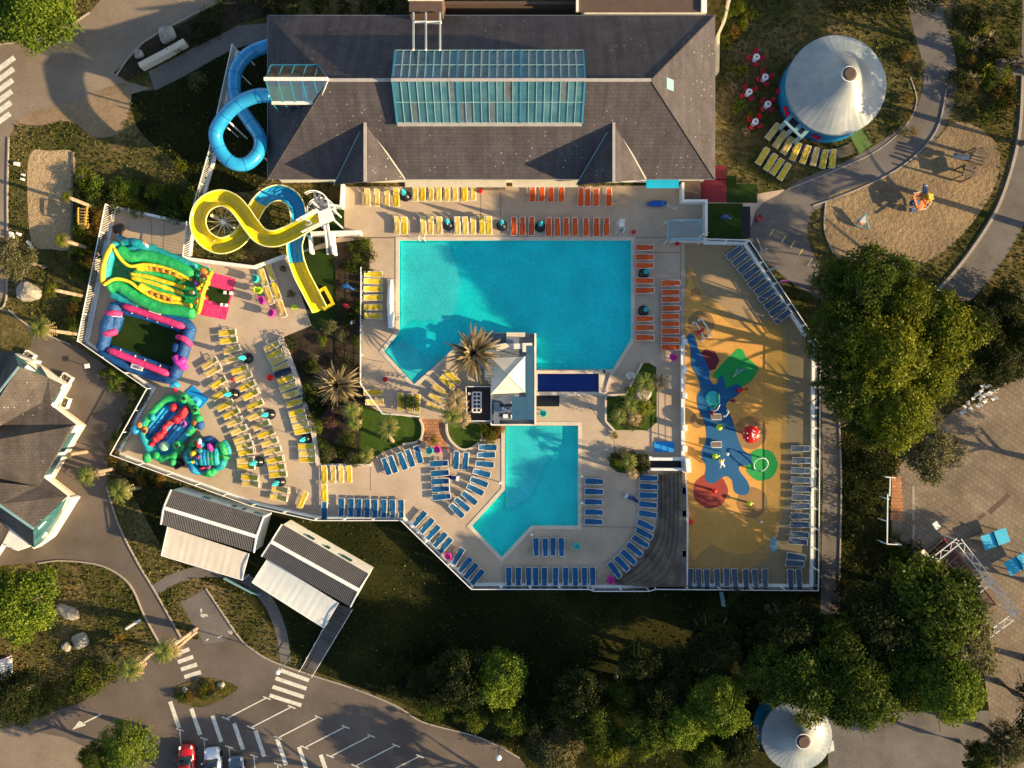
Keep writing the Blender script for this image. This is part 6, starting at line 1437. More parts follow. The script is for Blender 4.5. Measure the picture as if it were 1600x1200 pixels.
for i, (x, y, m, r, h, lab) in enumerate(((1151, 610, 'red', .28, 1.1, 'red nozzle flower on the dark blue lobe'), (1142, 626, 'maroon', .2, .8, 'small dark red nozzle at the neck of the blue shape'), (1109, 645, 'maroon', .2, .9, 'dark red nozzle beside the upper bench'), (1121.5, 667, 'lime', .34, .5, 'lime round jet on the blue shape'),
        (1114, 712, 'lime', .3, .8, 'olive yellow spray post at the lamp shadow'), (1112, 765, 'red', .26, .9, 'glossy red jet at the centre of the brick red disc'), (1168, 785, 'lime', .24, .7, 'small yellow curled jet on the brown patch'), (1164, 608, 'red', .12, .5, 'tiny red jet beside the green shape'))):
    b = MB(); b.cyl((0, 0, 0), r * .5, h, 12, r2=r * .35); b.ball((0, 0, h), r, 12, 8, (1, 1, .6)); b.tube([(0, 0, h), (r * .9, r * .3, h + .12), (r * 1.5, r * .2, h)], r * .2, 6)
    o = b.build('water_jet', M[m], label=lab, cat='water jet', smooth=True); o.location = P(x, y) + Vector((0, 0, .08))
for x, y, lab in ((1118, 651, 'pale slatted bench, upper one on the blue shape'), (1118, 694, 'pale slatted bench, lower one on the blue shape')):
    t = empty('bench', P(x, y) + Vector((0, 0, .08)), lab, 'bench', 'benches on the blue shape')
    b = MB()
    for i in range(4): b.box((0, -.2 + i * .13, .35), (1.02, .1, .05))
    b.build('seat', M['v_lilac'] if False else M['joint'], t)
    b = MB(); b.box((0, -.3, .35), (1.06, .06, .07)); b.box((0, .3, .35), (1.06, .06, .07)); b.box((-.5, 0, .17), (.06, .5, .34)); b.box((.5, 0, .17), (.06, .5, .34)); b.build('frame', M['white'], t)
t = thing('spray_bird', 1127, 724, 'white and yellow spray figure with splayed arms', 'spray figure')
b = MB(); b.tube([P(1125, 718, .1), P(1125, 720, .9), P(1128, 726, 1.0)], .14, 8); b.tube([P(1131, 717, .8), P(1129, 724, .9), P(1132, 729, .7)], .08, 6); b.tube([P(1127, 727, .9), P(1125, 731, .6)], .07, 6); b.build('body', M['white'], t, smooth=True)
b = MB(); b.ball(P(1126, 720, 1.05), .18, 10, 6); b.build('head', M['v_yellow'], t, smooth=True)
arch(1134, 646, 60, 'small white and red hoop spray at the narrow waist', z=.6, L=.35)
sheet('blue_drop', [(1208, 838), (1214, 845), (1214, 856), (1209, 862), (1203, 858), (1203, 846)], .066, M['teal_pale'], smooth=3)
# feather flags by the splash pad fence
def flag(px, py, h, ang, cols, label, L=1.5):
    t = empty('feather_flag', P(px, py), label, 'flag', None, R(ang))
    b = MB(); b.tube([(0, 0, 0), (0, 0, h * .7), (.15, 0, h * .93), (.5, 0, h)], .035, 6); b.build('pole', M['whitemetal'], t)
    n = 10; b = MB(); vs = []
    for i in range(n + 1):
        u = i / n; z = h - (h * .62) * u; w = L * (0.35 + .65 * math.sin(min(1, u * 1.6) * 1.57)) * (1 - .25 * u)
        for j in range(4): vs.append((w * j / 3, .10 * math.sin(3 * u + j * 1.3), z))
    f = [(i * 4 + j, i * 4 + j + 1, i * 4 + j + 5, i * 4 + j + 4) for i in range(n) for j in range(3)]
    for k, q in enumerate(f): b.cur = (k // 3) % len(cols); b.add([vs[v] for v in q], [(0, 1, 2, 3)])
    b.build('banner', [M[c] for c in cols], t)
flag(1084, 377, 3.4, 30, ['black', 'white'], 'black and white striped feather flag over the shelter wall', 1.3)
flag(1190, 427, 3.2, 15, ['teal_pale'], 'pale blue feather flag in the middle of the slanting fence', .9)
flag(1211, 443, 2.8, 0, ['magenta'], 'magenta feather flag on the slanting fence', .9)
flag(1179, 398, 2.6, 20, ['v_blue'], 'small dark blue flag at the upper slanting fence', .5)
# garden figures in the bed
def figure(px, py, m, label, ang, s=1.0):
    b = MB(); b.tube([(-.7 * s, 0, .25), (-.3 * s, .12 * s, .5), (.2 * s, .05, .5), (.6 * s, -.2 * s, .35), (.95 * s, -.4 * s, .3)], .2, 10, rs=[.1 * s, .3 * s, .28 * s, .14 * s, .03])
    b.tube([(-.1, .2 * s, .4), (.1, .55 * s, .3)], .07 * s, 6); b.tube([(-.1, -.2 * s, .4), (.1, -.5 * s, .3)], .07 * s, 6); b.tube([(.8 * s, -.3 * s, .3), (1.05 * s, -.1 * s, .35)], .06 * s, 6)
    o = b.build('garden_figure', M[m], label=label, cat='garden figure', smooth=True); o.location = P(px, py) + Vector((0, 0, .06)); o.rotation_euler = (0, 0, R(ang))
figure(543, 449, 'v_blue', 'blue curved fish figure in the shady garden bed', 0, .9); figure(543, 480, 'v_red', 'red lizard figure in the shady garden bed', -30, .7); figure(552, 504, 'white', 'white bird figure in the shady garden bed', 60, .5)
figure(1131, 341, 'v_blue', 'small blue and white ride figure on the turf court', 10, .7)

# ------------------------------------------------------------------ red tables and chairs by the marquee
for i, (x, y, bright) in enumerate(((1178.5, 94, 0), (1192, 125, 0), (1167, 148, 0), (1196, 167, 0), (1176.6, 194, 1))):
    m = 'red' if bright else 'crimson'; wd = ('topmost', 'second', 'third', 'fourth', 'lowest')[i]  # brighter red where sunlit, crimson where shaded: light put in the colour
    t = empty('round_table', P(x, y), f'{wd} round white topped table among red chairs beside the marquee', 'table', 'red cafe tables')
    b = MB(); b.cyl((0, 0, .72), .34, .04, 20); b.cyl((0, 0, .76), .2, .01, 16); b.build('tabletop', M['white'], t)
    b = MB(); b.cyl((0, 0, 0), .04, .72, 8); b.cyl((0, 0, 0), .25, .04, 12); b.build('pedestal', M['white'], t)
    b = MB(); b.cyl((0, 0, .772), .1, .06, 10); b.build('ashtray', M[m], t)
    for k, s in enumerate(('upper', 'west', 'lower', 'east')):
        a = R(90 + 90 * k + i * 14); q = P(x, y)
        c = empty('cafe_chair', (q.x + .62 * math.cos(a), q.y + .62 * math.sin(a), 0), f'red cafe chair on the {s} side of the {wd} round table', 'chair', 'red cafe chairs', a); c.scale = (.85, .85, 1)
        b = MB(); b.box((0, 0, .44), (.46, .46, .05)); b.build('seat', M[m], c)
        b = MB(); b.box((.24, 0, .68), (.06, .44, .42)); b.bar((-.15, .23, .62), (.22, .23, .62), .05); b.bar((-.15, -.23, .62), (.22, -.23, .62), .05); b.build('backrest', M[m], c)
        for lx, ly in ((-.18, -.2), (-.18, .2), (.2, -.2), (.2, .2)):
            b = MB(); b.bar((lx, ly, 0), (lx, ly, .44), .04); b.build('leg', M[m], c)
bin_(1216, 144, 'round red stool beside the blue marquee wall', 'crimson', .3, .5)

# ------------------------------------------------------------------ playground, square and car park things
t = thing('log_climber', 1516, 252, 'dark log climbing frame with a metal slide in the sand playground', 'climbing frame')
b = MB()
for i in range(6): b.bar(P(1527 + i * 2.2, 232 + i * .5, 1.7), P(1521 + i * 2.4, 244 + i * .7, 1.8), .20)
for i in range(6): b.bar(P(1512 + i * 2.8, 256 + i, 1.3), P(1505 + i * 2.9, 274 - i * .2, 1.1), .22)
for (x, y) in ((1522, 240), (1538, 244), (1510, 256), (1526, 262), (1506, 273), (1520, 276), (1536, 230), (1526, 230)): q = P(x, y, 2.0); b.bar((q.x, q.y, 0), q, .14)
for a, c in (((1520, 241), (1540, 246)), ((1517, 246), (1539, 251)), ((1515, 250), (1535, 256)), ((1507, 262), (1524, 268))): b.bar(P(*a, 2.0), P(*c, 2.0), .22)
b.box(P(1527, 250, 1.5), (1.6, 1.0, .1), -.2); b.box(P(1517, 266, .9), (1.5, 1.5, .1), .3)
b.build('logs', M['wood_dark'], t)
b = MB(); A = [P(1515, 246, 1.6), P(1503, 246, 1.0), P(1493, 244, .4), P(1489, 243.5, .3)]
b.sweep(A, [(-.28, .14), (-.24, 0), (.24, 0), (.28, .14), (.3, .14), (.26, -.04), (-.26, -.04), (-.3, .14)]); b.build('slide', M['greymetal'], t)
t = thing('play_ship', 1438, 313, 'orange and yellow wooden play ship in the sand', 'play structure')
b = MB()
for a, c in (((1427, 306), (1434, 327)), ((1441, 307), (1450, 322)), ((1428, 305), (1444, 301)), ((1433, 328), (1450, 320))): b.bar(P(*a, 1.2), P(*c, 1.2), .22, .2)
b.box(P(1441, 315, .8), (1.1, .8, .1), .5); b.build('hull', M['v_orange'], t)
b = MB(); b.tube([P(1432, 328, .5), P(1447, 326, .6), P(1455, 316, .8), P(1455, 306, 1.0)], .06, 6); b.tube([P(1427, 302, 1.2), P(1436, 300, 1.3), P(1446, 298, 1.3)], .06, 6); b.build('rope_rail', M['canvas'], t)
b = MB(); b.box(P(1452, 308, 1.2), (.5, .7, .7), .2); b.build('prow_box', M['v_yellow'], t)
b = MB(); b.box(P(1429, 317, .9), (.7, .5, .7)); b.box(P(1427, 328, .5), (.6, .4, .5)); b.bar(P(1445, 302, 1.2), P(1446, 288, 1.6), .35, .3); b.build('blue_panels', M['v_blue'], t)
b = MB(); b.bar(P(1409, 318, .3), P(1380, 335, .25), .1); b.bar(P(1397, 326, .4), P(1408, 319, .7), .25, .2); b.build('seesaw', M['wood'], origin=P(1395, 326), label='thin wooden seesaw beam trailing from the play ship', cat='seesaw')
t = thing('rocking_boat', 1347, 346, 'small white and orange rocking boat in the sand', 'spring rider')
b = MB(); b.bar(P(1337, 350, .3), P(1352, 332, .9), .14, .2); b.bar(P(1338, 352, .3), P(1357, 357, .4), .2, .2); b.bar(P(1352, 333, .8), P(1357, 356, .5), .1, .2); b.build('hull', M['teal_pale'], t)
b = MB(); b.poly([P(1343, 347, .7), P(1352, 336, 1.0), P(1354, 348, .8), P(1346, 350, .6)]); b.build('sail', M['white'], t)
b = MB(); b.box(P(1347, 348, .6), (.5, .4, .2), .4); b.build('seat', M['v_orange'], t)
# table tennis tables
def pingpong(px, py, ang, label):
    t = empty('table_tennis_table', P(px, py, .76) * 1.0, label, 'table', 'blue table tennis tables', R(ang)); t.location.z = .02
    for s in (-1, 1):
        b = MB(); b.box((s * .69, 0, .76), (1.36, 1.52, .05)); b.build('table_half', M['mat_cyan'], t)
    b = MB(); b.box((0, 0, .86), (.03, 1.7, .15)); b.build('net', M['black'], t)
    for x in (-.9, .9):
        for y in (-.5, .5): b = MB(); b.bar((x, y, 0), (x, y, .74), .08); b.build('leg', M['greymetal'], t)
pingpong(1555, 842, 20, 'blue table tennis table nearer the pergola post'); pingpong(1592, 880, 28, 'blue table tennis table cut by the photo edge')
# pergola
t = thing('pergola', 1500, 900, 'white lattice pergola over a row of dark red stalls', 'pergola')
b = MB()
def truss(a, c, z=3.0, w=.3):
    A, C_ = P(*a, z), P(*c, z); d = (C_ - A).normalized(); n = Vector((-d.y, d.x, 0)) * w
    b.bar(A + n, C_ + n, .07); b.bar(A - n, C_ - n, .07); k = int((C_ - A).length / .6)
    for i in range(k): s = 1 if i % 2 else -1; b.bar(A.lerp(C_, i / k) + n * s, A.lerp(C_, (i + 1) / k) - n * s, .04)
truss((1450, 882), (1498, 845)); truss((1498, 845), (1588, 960)); truss((1588, 960), (1542, 994)); truss((1524, 926), (1548, 906))
for x, y in ((1498, 845), (1588, 960), (1542, 994), (1450, 882), (1546, 908)): q = P(x, y, 3.0); b.bar((q.x, q.y, 0), q, .1)
b.build('truss', M['whitemetal'], t)
t = thing('stall_row', 1500, 890, 'dark open stalls ribbed with thin beams under the pergola', 'stall')
b = MB(); b.prism([P(x, y, 0) for x, y in ((1447, 867), (1476, 842), (1552, 942), (1530, 958))], .4); b.build('floor', plain('dark_red_floor', (0.045, 0.012, 0.012)), t)
b = MB(); b.bar(P(1474, 840, 2.2), P(1555, 944, 2.2), .1, .12); b.build('red_beam', M['pad_red'], t)
b = MB()
for i in range(12):
    u = i / 11; A = P(1447 + 80 * u, 867 + 92 * u, 2.1); C_ = P(1475 + 79 * u, 842 + 101 * u, 2.15); b.bar(A, C_, .05)
b.bar(P(1447, 867, 2.1), P(1528, 958, 2.1), .06); b.bar(P(1461, 855, 2.1), P(1541, 950, 2.1), .05); b.build('beams', M['wood'], t)
b = MB(); b.box(P(1463, 821, 1.6), (.75, .55, .1), R(-55)); b.bar(P(1467, 826, 0), P(1464, 822, 1.6), .07); b.build('notice_board', M['white'], origin=P(1463, 822), label='small white notice board at the head of the stall row', cat='sign')
b = MB(); b.poly([P(1462, 895, 2.3), P(1471, 890, 2.3), P(1480, 908, 2.3), P(1474, 915, 2.2), P(1462, 910, 2.3)]); b.poly([P(1438, 862, 2.4), P(1444, 858, 2.4), P(1452, 868, 2.4), P(1456, 876, 2.4), P(1448, 872, 2.3)]); b.build('shade_cloth', M['canvas'], origin=P(1465, 900), label='torn cream shade cloths beside the stall row', cat='cloth')
t = thing('goal_frame', 1390, 800, 'white tubular play frame by the dark hedge', 'frame')
b = MB()
for a, c in (((1391, 747), (1390, 775)), ((1387, 772), (1386, 850)), ((1386, 850), (1408, 851)), ((1384, 745), (1400, 747))): b.bar(P(*a, 2.0), P(*c, 2.0), .1)
for x, y in ((1391, 747), (1389, 780), (1387, 815), (1386, 850), (1408, 851)): q = P(x, y, 2.0); b.bar((q.x, q.y, 0), q, .09); b.bar(q, q + Vector((-.5, .15, -.3)), .07)
b.build('tubes', M['whitemetal'], t)
sheet('red_paving', [(1394, 742), (1408, 744), (1412, 815), (1391, 812)], .026, M['redbrick'])
pl = MB(); ribbon(pl, [(1427, 760), (1427, 812)], .25, .02, .01); ribbon(pl, [(1428, 820), (1426, 843)], .25, .02, .02); pl.build('paving_line', M['kerb'], kind='structure')
sheet('shade_slab', [(1542, 798), (1574, 770), (1579, 776), (1548, 804)], .027, M['brown']); sheet('drain_slab', [(1527, 808), (1537, 800), (1540, 806), (1530, 813)], .027, M['brown'])
# white chairs in rows
ptsc = [(1499, 645), (1509, 629), (1513, 639), (1517, 622), (1524, 634), (1528, 623), (1534, 618), (1542, 614), (1546, 612), (1548, 623), (1535, 627), (1529, 611), (1538, 604), (1531, 603), (1553, 606), (1522, 616), (1503, 636), (1560, 598), (1565, 596)]
prt = None
for i, (x, y) in enumerate(ptsc):
    if prt is None:
        prt = empty('garden_chair', (0, 0, 0)); b = MB(); b.box((0, 0, .43), (.45, .45, .05)); b.box((.22, 0, .7), (.05, .45, .45)); b.build('seat', M['white'], prt)
        for lx in (-.2, .2):
            for ly in (-.2, .2): b = MB(); b.bar((lx, ly, 0), (lx, ly, .42), .04); b.build('leg', M['black'], prt)
        o = prt
    else: o = copy_tree(prt)
    o.scale = (.8, .8, .9); o.location = P(x, y); o.rotation_euler = (0, 0, R(random.choice([30, 120, 210]) + random.uniform(-20, 20)))
    tag(o, f'white garden chair in the jumbled rows at the edge of the paved square', 'chair', 'white garden chairs stacked in rows')
# yellow timber seat frame on the sand pit
t = thing('timber_lounge', 128, 338, 'ochre slatted timber climbing seat at the sand pit edge', 'play structure')
b = MB()
for i in range(6): b.box(P(127, 326 + i * 4.6, 1.1), (.7, .13, .1), R(-4))
b.build('slats', M['wood'], t)
b = MB(); b.bar(P(136, 322, 1.5), P(133, 352, 1.5), .14, .12); b.bar(P(122, 325, 1.5), P(122, 348, 1.5), .12, .12); b.box(P(131, 354, .7), (1.1, .6, .3))
for i in range(5): b.box(P(136, 326 + i * 5, 1.4), (.22, .12, .1))
for x, y in ((123, 325), (138, 323), (123, 350), (137, 356)): b.bar(P(x, y, 0), P(x, y, 1.5), .12)
b.build('frame', plain('ochre_timber', (0.42, 0.26, 0.05)), t)
b = MB(); b.bar(P(114, 238, 0.08), P(112, 388, 0.08), .2, .16); b.build('sand_board', M['wood_dark'], origin=P(113, 310), label='dark timber edging board along the sand pit', cat='board')
for i, (x, y, w, lab) in enumerate(((28, 257, .5, 'square white ground box on the grass verge, topmost'), (38, 274, .25, 'small white stone above its twin on the verge'), (37, 281, .3, 'small white stone below its twin on the verge'), (20, 365, .4, 'short white block, upper of the pair at the verge foot'), (20, 370, .4, 'short white block, lower of the pair at the verge foot'), (31, 366, .38, 'lone white block beside the pair at the verge foot'))):
    b = MB(); b.box((0, 0, .16), (w, w * .7, .3)); b.box((0, 0, .33), (w * .9, w * .6, .05)); o = b.build('white_block', M['render'], label=lab, cat='block'); o.location = P(x, y); o.rotation_euler = (0, 0, R(-8 - i * 3))
b = MB(); b.bar(P(43, 377, .2), P(52, 389, .2), .22, .25); b.build('edging_log', M['render'], origin=P(47, 383), label='short pale kerb piece at the sand pit corner', cat='kerb')
b = MB(); b.bar(P(29, 50, .3), P(46, 61, .3), .2, .2); b.build('barrier_beam', M['white'], origin=P(38, 56), label='short white barrier beam by the corner shrubbery', cat='barrier')
b = MB(); b.bar(P(197, 983, .3), P(219, 969, .3), .25, .2); b.build('barrier_beam', M['white'], origin=P(208, 976), label='short white barrier beam on the lawn beside the drive', cat='barrier')
b = MB(); b.bar(P(7, 1122, .3), P(16, 1117, .3), .25, .2); b.build('barrier_beam', M['white'], origin=P(11, 1120), label='short white barrier beam beside the concrete yard', cat='barrier')
# white van roof at the photo edge
t = thing('info_shelter', 0, 1046, 'white roofed kiosk cut by the photo edge among shrubs', 'kiosk')
b = MB(); b.prism([P(x, y, 0) for x, y in ((-20, 1030), (15, 1026), (17, 1052), (-20, 1068))], 2.0); b.build('wall', M['maroon'], t)
b = MB(); b.prism([P(x, y, 2.2) for x, y in ((-24, 1040), (19, 1028), (20, 1052), (3, 1061), (-24, 1072))], .12); b.build('roof', M['white'], t)
b = MB(); b.bar(P(-24, 1042, 2.5), P(18, 1025, 2.5), .12); b.bar(P(-24, 1078, 2.5), P(22, 1052, 2.5), .12); b.build('rail', M['whitemetal'], t)
# rocks
def rock(px, py, r, label, sq=(1, 1, .5), group='boulders on the lawns'):
    b = MB(); b.ball((0, 0, 0), r, 14, 9, sq); rs = random.Random(px)
    b.v = [tuple(Vector(v) * (1 + .16 * math.sin(v[0] * 3 / r + px) * math.cos(v[1] * 4 / r) + rs.uniform(-.05, .05))) for v in b.v]
    o = b.build('boulder', M['rock'], label=label, cat='boulder', group=group, smooth=False); o.location = P(px, py) + Vector((0, 0, r * .15)); o.rotation_euler = (0, 0, rs.uniform(0, 3))
rock(107, 955, 1.1, 'long pale boulder on the corner lawn', (1.2, .6, .4)); rock(127, 1000, .9, 'grey shaded boulder on the corner lawn'); rock(47, 457, 1.3, 'large boulder by the curved kerb near the sand pit', (1, .8, .7)); rock(262, 55, .9, 'whitish boulder in the shaded planting strip'); rock(217, 85, .5, 'small whitish boulder in the planting strip')
rock(104, 1010, .5, 'white topped stone among the lawn plants'); rock(126, 278, .5, 'pale stone by the sand pit shrubs'); rock(1004, 614, .9, 'tan boulder among the right bed palms'); rock(116, 392, .4, 'pale stone at the sand pit foot'); rock(346, 1070, .4, 'grey stone on the car park island'); rock(289, 1077, .3, 'stone at the island tip')
# cars
def car(px, py, ang, paint, label, L=4.0, Wd=1.75):
    t = empty('parked_car', P(px, py), label, 'car', 'cars parked at the bottom edge', R(ang))
    def loft(secs, name, m):
        b = MB(); n = 9; vs = []
        for (x, hw, z0, z1) in secs:
            for k in range(n):
                a = math.pi * k / (n - 1); yy = -hw * math.cos(a); s = math.sin(a) ** .35
                vs.append((x, yy, z0 + (z1 - z0) * s if 0 < k < n - 1 else z0))
        fs = [(i * n + k, i * n + k + 1, (i + 1) * n + k + 1, (i + 1) * n + k) for i in range(len(secs) - 1) for k in range(n - 1)]
        fs += [tuple(range(n)), tuple(range((len(secs) - 1) * n + n - 1, (len(secs) - 1) * n - 1, -1))]
        fs += [(i * n, (i + 1) * n, (i + 1) * n + n - 1, i * n + n - 1) for i in range(len(secs) - 1)]
        b.add(vs, fs); return b.build(name, M[m], t, smooth=True)
    h = Wd / 2
    loft([(L / 2, h * .55, .35, .45), (L / 2 - .12, h * .82, .25, .68), (L / 2 - .5, h * .96, .22, .82), (L / 2 - 1.1, h, .22, .92), (0, h, .22, .96), (-L / 2 + .6, h * .98, .22, .98), (-L / 2 + .15, h * .88, .25, .9), (-L / 2, h * .6, .35, .6)], 'body', paint)
    loft([(L / 2 - 1.05, h * .78, .88, .93), (L / 2 - 1.7, h * .76, .88, 1.36), (-.6, h * .76, .88, 1.42), (-L / 2 + .75, h * .74, .88, 1.34), (-L / 2 + .3, h * .7, .88, .95)], 'glasshouse', 'carglass')
    loft([(L / 2 - 1.72, h * .62, 1.34, 1.40), (-.3, h * .66, 1.38, 1.47), (-L / 2 + .8, h * .62, 1.32, 1.39)], 'roof', paint)
    for s in (-1, 1):
        b = MB(); b.ball((L / 2 - .28, s * h * .68, .68), .17, 8, 6, (1.2, .8, .5)); b.build('headlight', M['whitemetal'], t)
        b = MB(); b.ball((L / 2 - 1.35, s * (h + .09), .95), .12, 8, 6, (.8, 1, .7)); b.build('wing_mirror', M[paint], t)
        for x in (L / 2 - .8, -L / 2 + .75):
            b = MB(); b.v = []; b.cyl((0, 0, -.11), .31, .22, 18); b.v = [(v[0] + x, s * (h - .1) + v[2], v[1] + .31) for v in b.v]; b.build('wheel', M['tyre'], t)
car(296, 1189, 94, 'paint_red', 'red parked car with dark windscreen at the bottom edge'); car(337, 1194, 97, 'paint_white', 'white parked car between the red and grey cars'); car(374, 1207, 95, 'paint_grey', 'dark grey parked car beside the white car')
# small people-scale things on the dark path left out; pool swimmers none

# ------------------------------------------------------------------ vegetation
def fastmesh(name, V, F4, tint, m, smooth=False):
    me = bpy.data.meshes.new(name); nv, nf = len(V), len(F4)
    me.vertices.add(nv); me.vertices.foreach_set('co', V.astype(np.float32).ravel())
    me.loops.add(nf * 4); me.loops.foreach_set('vertex_index', F4.astype(np.int32).ravel())
    me.polygons.add(nf); me.polygons.foreach_set('loop_start', np.arange(0, nf * 4, 4, dtype=np.int32))
    me.update(calc_edges=True)
    at = me.attributes.new('tint', 'FLOAT', 'FACE'); at.data.foreach_set('value', tint.astype(np.float32))
    me.materials.append(m); me.validate(); return me

def leafcloud(name, lobes, n, size, seed, m, down=0.35, shell=0.28, clump=26):
    """leaf-sized faces in small sprays over the outer part of a lumpy volume"""
    g = np.random.default_rng(seed); lb = np.array(lobes, float); w = lb[:, 3] ** 2; w /= w.sum()
    nc = max(1, n // clump)
    li = g.choice(len(lb), nc, p=w); d = g.normal(size=(nc, 3)); d /= np.linalg.norm(d, axis=1)[:, None]
    flip = d[:, 2] < -down; d[flip, 2] *= -1
    c = lb[li, :3] + d * (lb[li, 3] * (1 - shell * g.random(nc) ** 1.5) * g.uniform(.9, 1.12, nc))[:, None]
    inside = np.zeros(nc, bool)
    for k in range(len(lb)):
        inside |= (np.linalg.norm(c - lb[k, :3], axis=1) < lb[k, 3] * 0.72) & (li != k)
    c, d, li = c[~inside], d[~inside], li[~inside]; nc = len(c)
    lobe_t = g.random(len(lb)); ct = 0.45 * lobe_t[li] + 0.3 * g.random(nc)
    idx = np.repeat(np.arange(nc), clump); N = len(idx)
    sp = size * 1.7
    p = c[idx] + g.normal(size=(N, 3)) * sp * np.array([1, 1, .6])
    nrm = d[idx] * .7 + g.normal(size=(N, 3)) * .75 + np.array([0, 0, .35]); nrm /= np.linalg.norm(nrm, axis=1)[:, None]
    a = np.cross(nrm, g.normal(size=(N, 3))); a /= np.linalg.norm(a, axis=1)[:, None]; b = np.cross(nrm, a)
    s = size * g.uniform(.55, 1.3, N)[:, None]
    V = np.empty((N, 4, 3)); V[:, 0] = p - a * s; V[:, 1] = p + b * s * .55 + nrm * s * .15; V[:, 2] = p + a * s; V[:, 3] = p - b * s * .55 + nrm * s * .15
    t = np.clip(ct[idx] + .25 * g.random(N), 0, 1)
    return fastmesh(name, V.reshape(-1, 3), np.arange(N * 4).reshape(-1, 4), t, m)

def lobeset(seed, n, rad=1.0, flat=.62, r0=.30, r1=.52):
    g = random.Random(seed); L = [(0, 0, .15, .6)]
    for i in range(n):
        a = 2 * math.pi * (i / n) + g.uniform(-.3, .3); rr = g.uniform(.42, .74); r = g.uniform(r0, r1)
        L.append((rr * math.cos(a) * rad, rr * math.sin(a) * rad, g.uniform(-.25, .35) * flat, r))
    for i in range(n // 2):
        a = g.uniform(0, 6.3); rr = g.uniform(0, .45); L.append((rr * math.cos(a), rr * math.sin(a), g.uniform(.3, .62) * flat, g.uniform(.22, .4)))
    return L
TREEM = []
for i in range(6):
    L = [(x * 5.5, y * 5.5, z * 5.5, r * 5.5) for x, y, z, r in lobeset(11 + i, 11 + i, r0=.20, r1=.42)]
    TREEM.append(leafcloud('crown_mesh', L, 21000, (0.18, 0.20, 0.23)[i % 3], 40 + i, M['leaf_green'], shell=.4))
TREEL = []
for i in range(4):
    L = [(x * 5.5, y * 5.5, z * 5.5, r * 5.5) for x, y, z, r in lobeset(31 + i, 11 + i, r0=.20, r1=.42)]; q = random.Random(i)
    for k in range(9): a = k * .7; rr = q.uniform(.25, .6); L.append((rr * 5.5 * math.cos(a), rr * 5.5 * math.sin(a), -5.5 * q.uniform(.5, .95), 5.5 * q.uniform(.22, .32)))
    TREEL.append(leafcloud('low_crown_mesh', L, 27000, 0.21, 70 + i, M['leaf_green'], shell=.4))
BUSHM = []
for i in range(4):
    L = [(x * 1.5, y * 1.5, z * 1.4 + .2, r * 1.4) for x, y, z, r in lobeset(61 + i, 6)]
    BUSHM.append(leafcloud('bush_mesh', L, 1500, 0.11, 80 + i, M['leaf_green'], clump=12))
LOOSEM = [leafcloud('loose_crown_mesh', [(x * 5, y * 5, z * 4, r * 4.6) for x, y, z, r in lobeset(91 + i, 9, r0=.2, r1=.4)], 11000, 0.19, 120 + i, M['leaf_olive'], shell=.7, clump=14) for i in range(2)]

def trunk_mesh(h, r, seed, spread=.5):
    g = random.Random(seed); b = MB(); pts = [(0, 0, -.2), (g.uniform(-.1, .1), g.uniform(-.1, .1), h * .3), (g.uniform(-.2, .2), g.uniform(-.2, .2), h * .62), (g.uniform(-.3, .3), g.uniform(-.3, .3), h)]
    b.tube(pts, r, 9, rs=[r * 1.3, r, r * .75, r * .3])
    for i in range(7):
        a = i * 2.4 + g.uniform(-.4, .4); z = h * g.uniform(.4, .75); L = h * g.uniform(.3, .5) * spread * 2
        b.tube([(0, 0, z), (L * .45 * math.cos(a), L * .45 * math.sin(a), z + L * .25), (L * math.cos(a), L * math.sin(a), z + L * .5)], r * .3, 6, rs=[r * .45, r * .28, r * .1])
    return b
def crown_obj(mesh, m, parent, loc, sc_, rz, name='crown'):
    o = bpy.data.objects.new(name, mesh); COL.objects.link(o); o.parent = parent; o.location = loc; o.scale = sc_; o.rotation_euler = (0, 0, rz)
    if m is not None:
        o.material_slots[0].link = 'OBJECT'; o.material_slots[0].material = m
    CHILD.setdefault(parent.name, []).append(o); return o
def tree(px, py, rpx, zc, leaf, label, meshes=None, k=0, flat=1.0, group=None):
    p = P(px, py, zc); r = rpx / S * (H - zc) / H; meshes = meshes or TREEM
    t = empty('broadleaf_tree', (p.x, p.y, 0), label, 'tree', group)
    s = r / 5.4
    crown_obj(meshes[k % len(meshes)], M[leaf], t, (0, 0, zc - .3 * s), (s, s * random.uniform(.92, 1.08), s * flat), random.uniform(0, 6.3))
    trunk_mesh(zc + .8, .16 + r * .045, int(px) + int(py)).build('trunk', M['trunk'], t)
    return t
# tall trees east of the terrace
T = [(1348, 452, 72, 8.0, 'leaf_green', 'broad green tree at the tip of the sand playground'), (1408, 478, 58, 8.5, 'leaf_gold', 'golden green tree lit beside the playground sand'), (1466, 522, 66, 7.5, 'leaf_gold', 'yellow green tree nearest the bend of the service road'),
     (1316, 520, 62, 8.0, 'leaf_green', 'dark green tree leaning over the white fence corner'), (1382, 560, 70, 9.5, 'leaf_gold', 'tallest dense tree in the middle of the eastern clump'), (1326, 600, 60, 8.0, 'leaf_green', 'green tree overhanging the service path by the fence'),
     (1398, 632, 66, 8.0, 'leaf_gold', 'mottled golden tree at the foot of the eastern clump'), (1446, 590, 54, 7.5, 'leaf_gold', 'sunlit tree beside the jumbled garden chairs'), (1358, 660, 40, 6.5, 'leaf_green', 'small green tree at the lower tip of the eastern clump'),
     (1310, 440, 36, 5.5, 'leaf_dark', 'dark small tree beside the turning area')]
for i, (x, y, r, z, lf, lab) in enumerate(T): tree(x, y, r, z, lf, lab, k=i, flat=.95)
tree(1452, 700, 60, 5.0, 'leaf_olive', 'sparse olive brown tree at the paved square', LOOSEM, 0, .8)
tree(1440, 655, 34, 5.5, 'leaf_olive', 'thin olive tree between the golden tree and chairs', LOOSEM, 1, .8)
